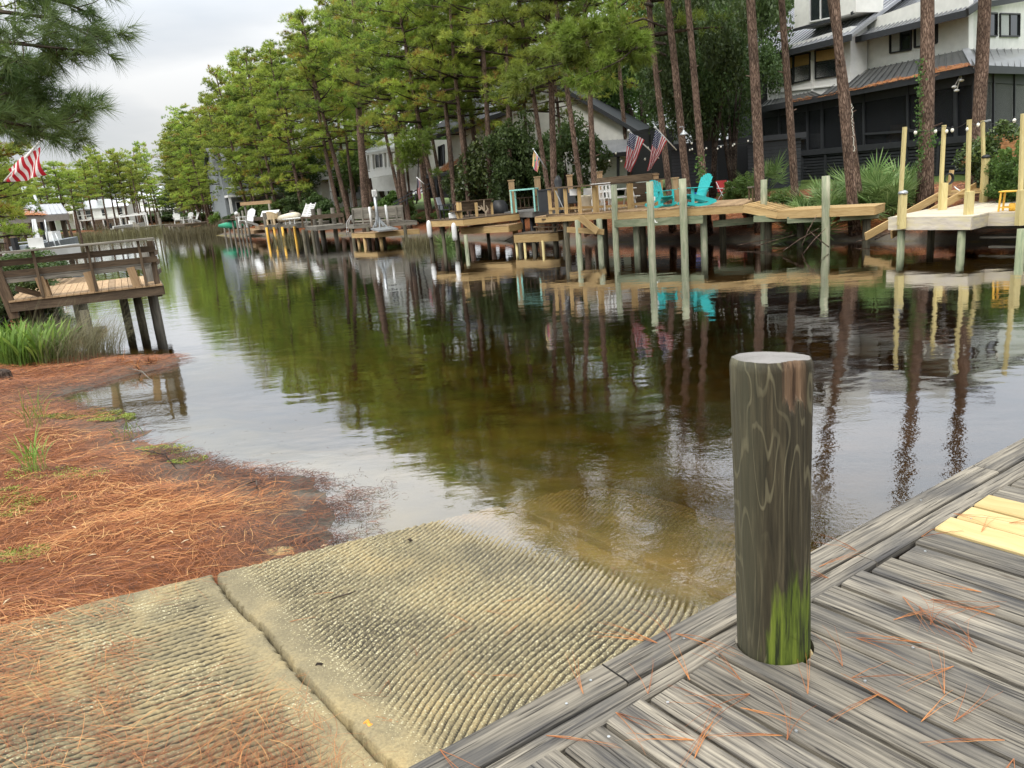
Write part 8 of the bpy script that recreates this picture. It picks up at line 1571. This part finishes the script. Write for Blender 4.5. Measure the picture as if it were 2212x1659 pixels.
# lamp on pine, folding chair, orange planter, bench, kayaks, hanging fern
c_ = D(*r4(2040, 145), 28.2); mb = MB(); lathe([(.15, -.07), (.13, -.03), (.06, .03), (.03, .09)], 16, mb=mb); o = mb.build('lamp_shade', M['metal'], smooth=True); t_ = empty('barn_lamp', c_, 'galvanised barn lamp on the leaning pine above the turquoise chairs', 'lamp'); o.parent = t_; mb = MB(); mb.tube([(0, 0, .08), (-.03, 0, .22), (-.14, .02, .2)], .015, 6); mb.build('bracket', M['metal'], t_)
a = D(*r5(478, 735), 36); t_ = empty('folding_chair', (a.x, a.y, gz1(a.x, a.y)), 'red folding chair with white frame on the lawn by the dark shed wall', 'chair', rz=.4); mb = MB(); mb.prism([(-.3, -.2, .42), (.3, -.2, .42), (.3, .25, .36), (-.3, .25, .36)], (0, 0, .02)); mb.build('seat', M['red'], t_); mb = MB(); mb.prism([(-.3, .25, .45), (.3, .25, .45), (.3, .4, .95), (-.3, .4, .95)], (0, .02, 0)); mb.build('backrest', M['red'], t_); mb = MB()
for sx in (-1, 1): mb.tube([(sx * .32, -.3, 0), (sx * .32, .35, .9)], .02, 6); mb.tube([(sx * .32, .35, 0), (sx * .32, -.25, .6)], .02, 6); mb.tube([(sx * .32, -.25, .6), (sx * .32, .3, .62)], .022, 6)
mb.tube([(-.32, -.3, .02), (.32, -.3, .02)], .02, 6); mb.build('frame', M['white'], t_)
a = D(*r5(720, 843), 30); t_ = empty('planter', (a.x, a.y, gz1(a.x, a.y)), 'tall orange-red square planter beside the small bench', 'planter', rz=.2); mb = MB(); mb.prism([(-.17, -.17, 0), (.17, -.17, 0), (.17, .17, 0), (-.17, .17, 0)], (0, 0, .62)); mb.build('pot', M['orange'], t_); 
P_ = nrng.normal(size=(150, 3)) * np.array([.10, .10, .10]) + np.array([0, 0, .74]); V_, F_, rr_ = leaves(P_, unit(nrng.normal(size=(150, 3)) + np.array([0, 0, 1])), .045, nrng.random(150)); np_mesh('plant', V_, F_, M['shrub'], t_, attrs={'rnd': ('FACE', rr_)})
a = D(*r5(765, 860), 28.6); t_ = empty('side_table', (a.x, a.y, zB - .02), 'small weathered wooden stand at the back of the chair deck', 'table', rz=.2); mb = MB(); mb.beam((-.15, 0, .46), (.25, 0, .46), .35, .05); mb.build('table_top', M['deck_grey'], t_)
for x, y in ((-.1, -.12), (.2, -.12), (-.1, .12), (.2, .12)): mb = MB(); mb.beam((x, y, 0), (x, y, .44), .05, .05, up=(0, 1, 0)); mb.build('leg', M['deck_brown'], t_)
for (x, y_, Y_, L_, lb) in [(115, 700, 38, 1.3, 'blue kayak lying behind the turquoise chairs')]: a = D(*r5(x, y_), Y_); mb = MB(); mb.tube([(-L_ / 2, 0, .3), (-L_ / 3, 0, .25), (0, 0, .22), (L_ / 3, 0, .25), (L_ / 2, 0, .3)], [.05, .2, .26, .2, .05], 12); o = mb.build('kayak', M['blue'], smooth=True); o.location = (a.x, a.y, gz1(a.x, a.y)); o.rotation_euler = (0, 0, .1); tag(o, lb, 'kayak')
a = D(*r5(460, 620), 40); sh = empty('shed', (a.x, a.y, gz1(a.x, a.y)), 'dark slatted shed wall behind the red folding chair', 'shed', rz=-.2); mb = MB()
for i in range(14): mb.beam((-2.6, 0, .15 + i * .17), (-.35, 0, .15 + i * .17), .05, .14); mb.beam((1.1, 0, .15 + i * .17), (3.6, 0, .15 + i * .17), .05, .14)
mb.beam((-2.8, -.1, 2.5), (3.8, -.1, 2.5), .3, .25); mb.build('slats', M['charcoal'], sh); mb = MB(); mb.box((.5, 1.6, 1.2), 6.2, .2, 2.4); mb.build('back_wall', M['black'], sh)
bk = D(1880 / 5 + 1069, 258 + 90, 40)
mb = MB(); a = D(*r4(45, 900), 38); mb.prism([(a.x - .35, a.y, 1.0), (a.x + .35, a.y, 1.0), (a.x + .38, a.y, 1.75), (a.x + .2, a.y, 2.0), (a.x - .22, a.y, 2.02), (a.x - .38, a.y, 1.75)], (.05, .5, 0)); o = mb.build('covered_grill', M['black'], smooth=True); tag(o, 'black covered grill behind the bench dock', 'grill')
gt = MB(); q0 = D(*r5(1075, 890), 25.8)
# buoy and float bits
c_ = W(*r2(612, 875), 0); mb = MB(); mb.sphere((c_.x, c_.y, .1), .22, 10, 6); o = mb.build('buoy', M['white'], smooth=True); tag(o, 'tiny white buoy floating near the far low dock', 'buoy')
